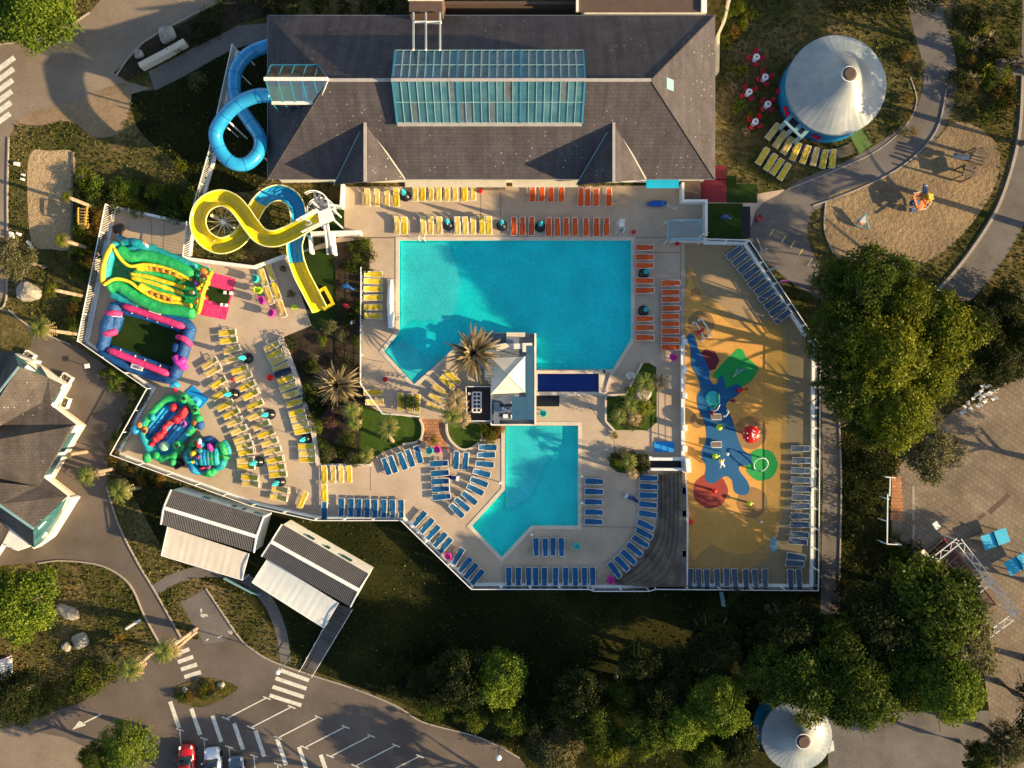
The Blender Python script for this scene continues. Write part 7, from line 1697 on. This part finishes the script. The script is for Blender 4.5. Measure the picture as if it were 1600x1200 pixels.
# bottom right wood
T = [(1456, 950, 82, 8.5, 'leaf_green', 'large dark tree under the pergola'), (1490, 1010, 62, 8.0, 'leaf_olive', 'brownish green tree below the pergola corner'), (1480, 1072, 62, 9.5, 'leaf_bright', 'bright green tree beside the paved square'), (1408, 1050, 60, 7.5, 'leaf_green', 'dark tree filling the wood between two green ones'),
     (1345, 1088, 58, 9.5, 'leaf_green', 'green tree above the smaller marquee'), (1270, 1066, 60, 8.5, 'leaf_green', 'mid green tree over the marquee roof edge'), (1115, 1015, 46, 6.0, 'leaf_dark', 'dark shading tree added between the fence and the sunlit belt'), (1000, 1035, 40, 5.0, 'leaf_dark', 'dark shading tree added out on the dark lawn'), (1160, 960, 34, 4.0, 'leaf_dark', 'low dark shading tree added just under the splash pad fence'), (1212, 1050, 54, 7, 'leaf_green', 'dim tree left of the marquee trees'), (1240, 985, 50, 7.0, 'leaf_dark', 'shaded tree just outside the fence corner'), (1370, 970, 62, 8, 'leaf_dark', 'dark tree in the wood near the service road end'),  # the lower dark trees here are added to shade the lawn
     (1316, 1020, 56, 8.0, 'leaf_green', 'shaded tree at the end of the service path'), (1122, 1100, 50, 6.5, 'leaf_bright', 'sunlit rounded tree left of the smaller marquee'), (1068, 1130, 44, 6.0, 'leaf_bright', 'sunlit tree in the middle of the bottom tree belt'), (1010, 1148, 42, 6.0, 'leaf_green', 'green tree of the bottom belt beside the yellow tipped one'),
     (955, 1165, 32, 5.0, 'leaf_gold', 'small yellow tipped tree at the bottom belt'), (974, 1090, 28, 5.0, 'leaf_green', 'small tree peeking from the dark lawn'), (782, 1062, 48, 4.5, 'leaf_bright', 'bright green tree at the end of the car park hedge'), (800, 1112, 34, 3.4, 'leaf_green', 'green tree just below the bright one by the car park'),
     (866, 1168, 46, 2.4, 'leaf_olive', 'olive green tree at the bottom edge beyond the car park'), (720, 1060, 50, 4.5, 'leaf_dark', 'dim bushy tree behind the car park hedge'), (662, 1068, 36, 3.0, 'leaf_dark', 'low dim tree nearer the boardwalk on the verge'), (680, 1095, 28, 2.2, 'leaf_green', 'low green tree on the car park verge'), (1150, 1160, 40, 5.0, 'leaf_dark', 'dark tree beside the blue wall of the smaller marquee'),
     (905, 1090, 48, 5.0, 'leaf_dark', 'shaded low tree on the dark lawn'), (930, 1132, 40, 5.5, 'leaf_green', 'green tree between the olive tree and the yellow tipped one'), (1030, 1085, 42, 5.5, 'leaf_dark', 'dark tree above the green belt'), (838, 1112, 38, 3.4, 'leaf_dark', 'dark tree wedged beside the bright one by the car park'), (740, 1105, 34, 2.6, 'leaf_green', 'low green tree at the car park kerb below the bright one'), (1100, 1175, 36, 5.0, 'leaf_green', 'low green tree at the bottom edge near the smaller marquee'), (620, 1058, 30, 2.5, 'leaf_dark', 'low dark bush tree beside the boardwalk verge'), (1060, 1050, 40, 5.0, 'leaf_dark', 'shaded tree above the sunlit belt'), (1180, 1010, 40, 5.0, 'leaf_dark', 'shaded tree in the lawn corner below the fence')]
for i, (x, y, r, z, lf, lab) in enumerate(T): tree(x, y, r, z, lf, lab, TREEL, k=i + 2, flat=.95)
# north east and south east bushes at the edge
T = [(1566, 480, 34, 2.6, 'leaf_dark', 'dark bushy tree east of the service road'), (1592, 530, 38, 3.0, 'leaf_dark', 'dark tree at the photo edge beyond the road'), (1530, 500, 34, 3.5, 'leaf_dark', 'dim bush at the road bend'), (1556, 565, 40, 4.0, 'leaf_dark', 'dark tree behind the garden chairs'),
     (1500, 570, 34, 4.0, 'leaf_dark', 'shadowed tree between the clump and chairs'), (1575, 1165, 40, 4.0, 'leaf_olive', 'tall olive shrub at the service yard corner'), (1532, 1185, 30, 3.5, 'leaf_green', 'green shrub in the service yard corner')]
for i, (x, y, r, z, lf, lab) in enumerate(T): tree(x, y, r, z, lf, lab, k=i + 1, flat=.9)
# left side
tree(30, 945, 68, 5.0, 'leaf_bright', 'feathery light green tree at the corner lawn', k=1, flat=.8); tree(22, 405, 44, 4.5, 'leaf_olive', 'loose olive tree by the west path', LOOSEM, 1, .8)
tree(60, 18, 62, 3.5, 'leaf_bright', 'yellow green shrubbery tree in the top corner', k=2, flat=.6); tree(10, 30, 40, 3.0, 'leaf_green', 'green bushy tree at the very top corner', k=3, flat=.6)
tree(202, 1165, 44, 3.5, 'leaf_bright', 'lush green bush tree beside the red car', k=4, flat=.7); tree(150, 1186, 30, 3.0, 'leaf_green', 'darker green bush beside the lush one', k=0, flat=.7)
tree(20, 1090, 52, 3.5, 'leaf_dark', 'dark shrub mass beside the concrete yard', k=3, flat=.6)
# off-frame trees whose shade falls into the picture
for i, (x, y, r, z) in enumerate(((1735, 470, 85, 10), (1740, 748, 60, 5), (1735, 950, 60, 4.5), (1700, 1080, 70, 8), (1690, 180, 55, 8), (1720, 60, 60, 8), (1650, 1120, 60, 8), (640, 1300, 45, 6), (900, 1300, 50, 6), (1720, 330, 60, 8))):
    tree(x, y, r, z, 'leaf_dark', 'tall tree beyond the photo edge that shades the ground', k=i, group='trees beyond the photo edge')

MASS = {}
def mass(name, poly, n, r0, r1, leaf, label):
    xs = [a for a, _ in poly]; ys = [b for _, b in poly]; L = []; tries = 0
    while len(L) < n and tries < 9000:
        tries += 1; x, y = rs.uniform(min(xs), max(xs)), rs.uniform(min(ys), max(ys)); j = len(poly) - 1; ins = False
        for i in range(len(poly)):
            if (poly[i][1] > y) != (poly[j][1] > y) and x < (poly[j][0] - poly[i][0]) * (y - poly[i][1]) / (poly[j][1] - poly[i][1]) + poly[i][0]: ins = not ins
            j = i
        r = rs.uniform(r0, r1)
        if not ins or any((x - a) ** 2 + (y - c) ** 2 < ((r + d) * 5) ** 2 for a, c, d in MASS.get(name, [])): continue
        MASS.setdefault(name, []).append((x, y, r)); q = P(x, y, 0); L.append((q.x, q.y, r * .35, r))
        for k in range(3): a = rs.uniform(0, 6.28); L.append((q.x + r * .6 * math.cos(a), q.y + r * .6 * math.sin(a), r * rs.uniform(.3, .9), r * rs.uniform(.4, .6)))
    n_leaf = int(sum(l[3] ** 2 for l in L) * 330)
    me = leafcloud(name, L, n_leaf, 0.11, 7, M[leaf], clump=10)
    o = bpy.data.objects.new(name, me); COL.objects.link(o); return tag(o, label, name.replace('_', ' '), kind='stuff')
rs = random.Random(5)
def bush(px, py, r, leaf, label, group=None, k=None, z=None, flat=1.0, name='shrub'):
    p = P(px, py, r * .6); s = r / 1.5
    o = bpy.data.objects.new(name, random.choice(BUSHM) if k is None else BUSHM[k]); COL.objects.link(o)
    o.location = (p.x, p.y, (r * .38 if z is None else z)); o.scale = (s, s, s * flat); o.rotation_euler = (0, 0, random.uniform(0, 6))
    o.material_slots[0].link = 'OBJECT'; o.material_slots[0].material = M[leaf]
    return tag(o, label, 'shrub', group)
def bushes(pts, label, group):
    for q in pts: bush(q[0], q[1], q[2], q[3], label, group)
Lf = ['leaf_green', 'leaf_olive', 'leaf_dark', 'leaf_bright', 'leaf_gold']
rs = random.Random(5)
def scatter(poly, n, r0, r1, leaves, label, group, avoid=()):
    xs = [a for a, _ in poly]; ys = [b for _, b in poly]; done = []; tries = 0
    while len(done) < n and tries < 4000:
        tries += 1; x, y = rs.uniform(min(xs), max(xs)), rs.uniform(min(ys), max(ys)); ins = False; j = len(poly) - 1
        for i in range(len(poly)):
            if (poly[i][1] > y) != (poly[j][1] > y) and x < (poly[j][0] - poly[i][0]) * (y - poly[i][1]) / (poly[j][1] - poly[i][1]) + poly[i][0]: ins = not ins
            j = i
        r = rs.uniform(r0, r1)
        if not ins or any((x - a) ** 2 + (y - b) ** 2 < ((r + c) * 6.5) ** 2 for a, b, c in done): continue
        done.append((x, y, r)); bush(x, y, r, rs.choice(leaves), label, group)
mass('ground_cover', [(445, 530), (487, 512), (520, 510), (560, 440), (562, 560), (545, 560), (540, 620), (555, 715), (503, 720), (497, 690), (470, 592)], 40, .45, .95, 'leaf_dark', 'dense low planting filling the garden bed')
scatter([(445, 530), (487, 512), (520, 510), (560, 440), (562, 560), (545, 560), (540, 620), (555, 715), (503, 720), (497, 690), (470, 592)], 24, .5, .9, ['leaf_green', 'leaf_olive', 'leaf_bright'], 'rounded shrub in the planted bed between terrace and pool', 'shrubs in the garden bed')
scatter([(548, 375), (576, 375), (576, 420), (562, 432), (545, 420)], 8, .6, .9, ['leaf_green', 'leaf_bright', 'leaf_dark'], 'slim hedge bush by the pool deck corner', 'hedge bushes at the deck corner')
scatter([(505, 690), (580, 712), (578, 722), (502, 722)], 12, .4, .7, ['leaf_green', 'leaf_olive'], 'low shrub along the foot of the garden bed', 'shrubs at the bed foot')
bushes([(515, 648, .75, 'leaf_pink'), (518, 660, .6, 'leaf_pink'), (508, 655, .5, 'leaf_pink')], 'pink flowering shrub in the garden bed', 'pink flowering shrubs')
scatter([(130, 275), (240, 290), (320, 300), (300, 350), (180, 322), (150, 320), (135, 380), (122, 440), (118, 300)], 30, .7, 1.3, ['leaf_green', 'leaf_bright', 'leaf_dark', 'leaf_gold'], 'leafy shrub in the belt above the inflatables', 'shrubs above the inflatables')
scatter([(150, 335), (163, 335), (118, 530), (105, 530), (112, 440)], 12, .7, 1.1, ['leaf_green', 'leaf_bright', 'leaf_rust'], 'shrub outside the slatted white fence', 'shrubs along the slatted fence')
scatter([(132, 548), (228, 612), (212, 640), (190, 615), (150, 580)], 9, .6, .9, ['leaf_olive', 'leaf_bright', 'leaf_green'], 'bush below the fence beside the forecourt', 'bushes below the corner fence')
scatter([(205, 625), (228, 612), (180, 706), (172, 700)], 10, .5, .8, ['leaf_bright', 'leaf_olive', 'leaf_green'], 'hedge bush along the slanting corner fence', 'bushes along the corner fence')
scatter([(172, 712), (260, 745), (250, 762), (178, 735)], 9, .4, .8, ['leaf_olive', 'leaf_dark', 'leaf_rust'], 'low bush under the bottom fence near the first cabin', 'bushes near the first cabin')
mass('road_strip_planting', [(185, 116), (228, 68), (345, 8), (400, 12), (372, 36), (290, 72), (220, 108)], 26, .5, 1.0, 'leaf_dark', 'shaded planting in the strip beside the top road')
mass('back_thicket', [(400, 0), (520, 0), (640, 0), (640, 20), (420, 20)], 30, .7, 1.3, 'leaf_dark', 'dark thicket behind the slate roofed hall')
mass('corner_thicket', [(0, 0), (110, 0), (80, 45), (20, 60), (0, 62)], 18, .7, 1.3, 'leaf_olive', 'mixed thicket in the top corner')
scatter([(1122, 5), (1190, 5), (1180, 35), (1150, 50), (1128, 60), (1132, 25)], 12, .5, .9, ['leaf_gold', 'leaf_green', 'leaf_rust', 'leaf_bright'], 'mixed shrub beside the thin tan wall', 'shrubs beside the tan wall')
mass('edge_thicket', [(1190, 0), (1560, 0), (1560, 14), (1190, 12)], 40, .6, 1.2, 'leaf_dark', 'dark thicket along the top edge')
mass('border_planting', [(1495, 20), (1585, 20), (1585, 185), (1500, 185), (1492, 100)], 40, .5, 1.0, 'leaf_dark', 'dark planting filling the eastern border')
scatter([(1495, 20), (1585, 20), (1585, 185), (1500, 185), (1492, 100)], 20, .6, 1.15, ['leaf_olive', 'leaf_gold', 'leaf_dark', 'leaf_rust', 'leaf_green'], 'mixed shrub in the border beside the park path', 'shrubs in the eastern border')
scatter([(1405, 60), (1440, 70), (1436, 200), (1390, 225), (1415, 160)], 8, .4, .7, ['leaf_olive', 'leaf_rust'], 'low dry shrub inside the park path curve', 'low shrubs inside the park path curve')
mass('entrance_hedge', [(95, 1060), (160, 1030), (210, 1030), (180, 1060), (120, 1095), (60, 1118), (5, 1118), (60, 1080)], 60, .5, .95, 'leaf_green', 'bushy hedge along the car park entrance')
scatter([(275, 1085), (300, 1068), (345, 1064), (362, 1072), (330, 1094), (292, 1096)], 9, .4, .65, ['leaf_rust', 'leaf_olive', 'leaf_green', 'leaf_gold'], 'low shrub on the car park island', 'shrubs on the car park island')
mass('verge_thicket', [(600, 1000), (720, 1000), (760, 1120), (660, 1112), (630, 1085)], 60, .6, 1.1, 'leaf_dark', 'shaded thicket on the verge behind the car park')
mass('undergrowth', [(1500, 480), (1600, 440), (1600, 590), (1540, 600), (1490, 560)], 50, .8, 1.3, 'leaf_dark', 'dark undergrowth east of the road bend')
mass('path_undergrowth', [(1318, 680), (1390, 720), (1385, 940), (1318, 940)], 60, .6, 1.2, 'leaf_dark', 'dark undergrowth between service path and square')
scatter([(1392, 845), (1440, 860), (1450, 900), (1400, 900)], 10, .7, 1.1, ['leaf_dark', 'leaf_green'], 'shrub below the tubular play frame', 'shrubs below the play frame')
scatter([(755, 665), (782, 665), (780, 684), (760, 686)], 4, .55, .75, ['leaf_gold', 'leaf_gold', 'leaf_rust'], 'golden shrub at the corner of the lower pool', 'golden shrubs by the lower pool')
scatter([(950, 625), (1020, 580), (1022, 660), (1012, 668), (962, 668)], 12, .45, .8, ['leaf_green', 'leaf_olive', 'leaf_bright'], 'shrub in the palm bed beside the deck', 'shrubs in the palm bed')
scatter([(955, 710), (1008, 712), (1008, 732), (960, 732)], 7, .6, .95, ['leaf_dark', 'leaf_green', 'leaf_olive'], 'shrub in the low bed above the blue loungers', 'shrubs in the low bed')
for x, y, r, lf, lab in ((310, 127, 1.0, 'leaf_olive', 'lone olive shrub on the shaded lawn beside the blue slide'), (284, 258, .75, 'leaf_gold', 'lone golden shrub near the slatted slide fence'), (640, 628, .9, 'leaf_bright', 'spiky bright shrub at the top of the garden lawn'), (960, 680, .4, 'leaf_bright', 'small round shrub on the deck beside the palm bed'),
                         (322, 1072, .5, 'leaf_gold', 'round clipped yellow green ball on the island'), (655, 690, .3, 'leaf_olive', 'tiny plant at the brick path edge'), (679, 686, .5, 'leaf_gold', 'small golden plant at the foot of the brick path'), (1190, 1085, .8, 'leaf_green', 'pale shrub beside the smaller marquee'),
                         (442, 420, .35, 'leaf_olive', 'tiny shrub by the lounger cluster under the blue slide'), (455, 460, .45, 'leaf_olive', 'small shrub beside the turf of the slide outlet')):
    bush(x, y, r, lf, lab)

# palms and spiky plants
def frond_mesh(name, n, L, m, seed, droop=.9, rise=.6, wdt=.34, leaflets=11, up=(.15, 1.1), short=.7):
    g = random.Random(seed); V = []; F = []; Tn = []
    for i in range(n):
        a = 2 * math.pi * i / n * 2.39996 * n / (2 * math.pi) + g.uniform(-.1, .1); l = L * g.uniform(short, 1.05); el = g.uniform(*up); tint = g.random()
        d = Vector((math.cos(a), math.sin(a), 0)); s = Vector((-d.y, d.x, 0)); pts = []
        for k in range(leaflets + 1):
            u = k / leaflets; r = l * u * math.cos(el * (1 - .4 * u)); z = l * (math.sin(el) * u * rise - droop * .5 * u * u)
            pts.append(d * r + Vector((0, 0, z)))
        for k in range(leaflets):
            u = (k + .5) / leaflets; w = wdt * l * .5 * math.sin(min(1, u * 1.25 + .18) * math.pi * .92) + .04
            for sd in (-1, 1):
                p0, p1 = pts[k], pts[k + 1]; tip = p0 + s * sd * w + d * w * .45 + Vector((0, 0, -w * .25)); b0 = len(V)
                V += [p0, p0 + (p1 - p0) * .62, tip + (p1 - p0) * .25, tip]; F.append((b0, b0 + 1, b0 + 2, b0 + 3)); Tn.append(min(1, max(0, tint * .7 + g.random() * .3)))
    return fastmesh(name, np.array([tuple(v) for v in V]), np.array(F), np.array(Tn), m)
def spike_mesh(name, n, L, m, seed, w=.06, up=(.1, 1.4), curl=.35):
    g = random.Random(seed); V = []; F = []; Tn = []
    for i in range(n):
        a = g.uniform(0, 6.283); el = g.uniform(*up); l = L * g.uniform(.6, 1.05); d = Vector((math.cos(a), math.sin(a), 0)); s = Vector((-d.y, d.x, 0)); t = g.random(); prev = None; seg = 5
        for k in range(seg + 1):
            u = k / seg; c = d * (l * u * math.cos(el)) + Vector((0, 0, l * (math.sin(el) * u - curl * u * u))); ww = w * (1 - u) ** .6 * L * .6 + .01
            pr = (c - s * ww, c + s * ww)
            if prev: b0 = len(V); V += [prev[0], prev[1], pr[1], pr[0]]; F.append((b0, b0 + 1, b0 + 2, b0 + 3)); Tn.append(min(1, t * .6 + u * .4))
            prev = pr
    return fastmesh(name, np.array([tuple(v) for v in V]), np.array(F), np.array(Tn), m)
PALM = [frond_mesh('palm_fronds_mesh', 34, 1.0, M['palm_green'], 3 + i) for i in range(2)]
DEADF = frond_mesh('dry_fronds_mesh', 22, .8, M['palm_dry'], 9, droop=1.6, up=(-.5, .2))
SPK = spike_mesh('spike_mesh', 190, 1.0, M['spiky'], 4); SPKD = spike_mesh('dense_spike_mesh', 110, 1.0, M['spiky'], 5, w=.09, up=(.2, 1.4))
def palm(px, py, z, r, label, dead=True, leaf=None, tr=.18, k=0, mesh=None, lean=None, cat='palm tree', name='palm_tree', group=None):
    """px, py = where the crown shows; lean = metres the foot stands off the crown"""
    p = P(px, py, z); lean = lean or (0, 0)
    t = empty(name, (p.x + lean[0], p.y + lean[1], 0), label, cat, group)
    crown_obj(mesh or PALM[k % 2], M[leaf] if leaf else None, t, (-lean[0], -lean[1], z), (r, r, r * .9), random.uniform(0, 6), 'fronds')
    if dead: crown_obj(DEADF, None, t, (-lean[0], -lean[1], z - .25), (r, r, r), random.uniform(0, 6), 'dry_fronds')
    b = MB(); n = 9; pts = [(-lean[0] * (i / n) ** 1.5, -lean[1] * (i / n) ** 1.5, z * i / n) for i in range(n + 1)]
    b.tube(pts, tr, 10, rs=[tr * (1.25 if i == 0 else 1 + .1 * (i % 2)) for i in range(n + 1)]); b.build('trunk', M['palm_trunk'], t, smooth=True)
for a in ((103, 307, 4.2, .75, 'small palm at the upper edge of the sand pit'), (94, 374, 4.4, .95, 'short palm at the lower end of the sand pit'), (80, 452, 4.8, .9, 'small palm casting a shadow across the boulder lawn'), (60, 514, 6.0, 1.5, 'feathery palm over the asphalt west of the pitch'),
          (134, 744, 3.4, 1.3, 'green palm in front of the zigzag building'), (184, 768, 3.6, 1.6, 'spreading palm beside the first cabin lawn')):
    palm(a[0], a[1], a[2], a[3], a[4], dead=a[3] > .9, lean=(0.4, -.1), leaf='leaf_gold' if a[3] < 1 else 'palm_green')
palm(108, 710, 3.0, .45, 'thin bare topped palm at the zigzag building wall', dead=False, leaf='palm_dry'); palm(151, 738, 3.3, .5, 'small dry topped palm behind the green one', dead=False, leaf='palm_dry')
palm(254, 1020, 4.2, 1.7, 'large palm at the zebra crossing with a pale skirt', lean=(1.5, 1.0)); palm(201, 1048, 3.6, 1.7, 'palm with dry skirt along the car park entrance', lean=(1.2, 1.1))
palm(270, 1018, 3.4, 1.0, 'dry fronded palm leaning over the zebra stripes', leaf='palm_dry', lean=(.8, .8)); palm(212, 1042, 3.2, .9, 'dry palm next to the car park entrance palm', leaf='palm_dry', lean=(.8, .8))
palm(740, 552, 3.6, 3.1, 'huge spiky brown palm between the pool point and bar', dead=False, mesh=SPK, tr=.3)
palm(528, 602, 2.6, 2.7, 'big spiky palm in the middle of the garden bed', dead=False, mesh=SPK, tr=.3, leaf='spiky'); palm(549, 640, 3.4, 1.2, 'pale palm above the garden lawn edge', dead=True); palm(552, 662, 3.2, 1.0, 'pale palm below its twin at the garden lawn edge')
palm(604, 668, 3.2, 1.5, 'palm with cream skirt in the middle of the garden lawn', lean=(.1, -1.6)); palm(571, 712, 2.0, 1.1, 'low palm at the foot of the garden lawn')
palm(712, 625, 3.2, 1.6, 'upper palm of the pale clump beside the side terrace', leaf='palm_dry'); palm(706, 650, 3.0, 1.4, 'lower palm of the pale clump beside the side terrace', leaf='palm_green'); palm(724, 655, 2.6, 1.1, 'small pale palm at the clump foot by the round lawn', leaf='palm_dry')
palm(1008, 597, 3.0, 1.5, 'green palm at the head of the palm bed'); palm(1032, 598, 2.8, 1.1, 'dry skirted palm leaning out of the palm bed', leaf='palm_dry'); palm(985, 632, 2.6, 1.1, 'palm at the upper middle of the palm bed'); palm(1008, 636, 2.6, 1.2, 'palm beside the tan boulder in the bed', leaf='leaf_gold')
palm(968, 650, 2.4, 1.1, 'palm at the western side of the palm bed'); palm(992, 653, 2.4, 1.0, 'pale palm at the foot of the palm bed', leaf='palm_dry'); palm(984, 722, 2.6, 1.1, 'palm in the low bed above the blue loungers'); palm(987, 740, 2.4, .8, 'dry palm hanging over the deck from the low bed', leaf='palm_dry')
def yucca(px, py, r, label, leaf='spiky', z=.3): palm(px, py, z, r, label, dead=False, mesh=SPKD, tr=.12, leaf=leaf, cat='yucca', name='yucca')
yucca(181, 1020, 1.6, 'big dark yucca on the corner lawn', 'leaf_olive', .8); yucca(186, 1000, .9, 'small yucca above the big dark one', 'leaf_rust', .5)
for i, (x, y, r, lf) in enumerate(((1135, 70, .9, 'leaf_gold'), (1160, 71, .7, 'spiky'), (1140, 119, .7, 'leaf_olive'), (1152, 110, .8, 'leaf_gold'), (1163, 108, .6, 'leaf_gold'), (1146, 136, .6, 'spiky'), (1157, 165, .9, 'leaf_bright'), (1150, 172, .6, 'leaf_gold'), (1172, 180, .5, 'leaf_gold'), (1166, 205, .6, 'spiky'))):
    yucca(x, y, r, f'{ORD[i]} yucca from the top beside the slate roof and red tables', lf)
for i, (x, y, r, lf) in enumerate(((1168, 25, .8, 'leaf_rust'), (1160, 38, .7, 'leaf_gold'), (1140, 44, .6, 'leaf_rust'), (1530, 45, 1.3, 'leaf_gold'), (1545, 62, 1.2, 'spiky'), (1520, 70, 1.2, 'leaf_olive'), (1540, 110, 1.3, 'leaf_gold'), (1520, 125, 1.1, 'spiky'), (1560, 148, 1.0, 'leaf_rust'), (1575, 165, .9, 'leaf_rust'))):
    yucca(x, y, r, 'ragged yucca in the shrub borders near the top edge', lf)
for o in bpy.data.objects:
    if o.name.startswith('yucca') and o.get('label', '').startswith('ragged'): o['group'] = 'yuccas in the top borders'

# grass tufts over the rough ground: nobody could count them
def inpoly(X, Yq, poly):
    ins = np.zeros(len(X), bool); j = len(poly) - 1
    for i in range(len(poly)):
        xi, yi = poly[i]; xj, yj = poly[j]
        if yi != yj: ins ^= ((yi > Yq) != (yj > Yq)) & (X < (xj - xi) * (Yq - yi) / (yj - yi) + xi)
        j = i
    return ins
g = np.random.default_rng(3); N = 160000
X = g.uniform(-60, 1660, N); Yq = g.uniform(-60, 1260, N); bad = np.zeros(N, bool)
for o in list(bpy.data.objects):
    if o.type == 'MESH' and o.get('kind') == 'structure' and o.name.split('.')[0] in ('road', 'path', 'sand_pit', 'forecourt', 'car_park', 'parking_bay', 'plaza', 'turning_area', 'playground_sand', 'paved_square', 'service_yard', 'bare_ground', 'park_path', 'footpath', 'service_road', 'green_mat', 'entrance_mat', 'entrance_turf', 'turf_court', 'turf_strip'):
        me = o.data; co = np.array([v.co[:] for v in me.vertices]); 
        for p in me.polygons:
            if abs(p.normal.z) < .5: continue
            q = co[list(p.vertices)]; bad |= inpoly(X, Yq, [(a * S + 800, 600 - b * S) for a, b, _ in q])
bad |= inpoly(X, Yq, OUT); bad |= inpoly(X, Yq, [(425, 35), (1110, 35), (1110, 280), (425, 280)])
bad |= inpoly(X, Yq, base)
bad |= inpoly(X, Yq, [(400, 795), (630, 815), (738, 920), (1268, 924), (1400, 860), (1500, 900), (1560, 1110), (1200, 1250), (820, 1250), (700, 1135), (480, 1045), (380, 930)]) & (g.random(N) < .8); bad |= inpoly(X, Yq, [(205, 130), (418, 60), (418, 280), (270, 250), (215, 200)]) & (g.random(N) < .6)
keep = ~bad; X, Yq = X[keep], Yq[keep]; N = len(X)
wx, wy = (X - 800) / S, (600 - Yq) / S; hgt = g.uniform(.05, .20, N); a = g.uniform(0, 6.283, N); w = g.uniform(.04, .13, N); lx, ly = g.normal(0, .05, N), g.normal(0, .05, N)
V = np.empty((N, 4, 3)); V[:, 0] = np.c_[wx - w * np.cos(a), wy - w * np.sin(a), np.zeros(N)]; V[:, 1] = np.c_[wx + w * np.cos(a), wy + w * np.sin(a), np.zeros(N)]
V[:, 2] = np.c_[wx + w * .5 * np.cos(a) + lx, wy + w * .5 * np.sin(a) + ly, hgt]; V[:, 3] = np.c_[wx - w * .5 * np.cos(a) + lx, wy - w * .5 * np.sin(a) + ly, hgt]
patch = .5 + .5 * np.sin(wx * .35 + 2 * np.sin(wy * .21)) * np.cos(wy * .4 + wx * .13)
me = fastmesh('grass', V.reshape(-1, 3), np.arange(N * 4).reshape(-1, 4), np.clip(patch * .6 + g.random(N) * .4, 0, 1), M['grassy'])
o = bpy.data.objects.new('grass', me); COL.objects.link(o); tag(o, 'rough dry grass tufts between the paths', 'grass', kind='stuff')
for o in list(bpy.data.objects):
    if '_world' in o.keys(): del o['_world']
print('loungers', NL[0], 'objects', len(bpy.data.objects))
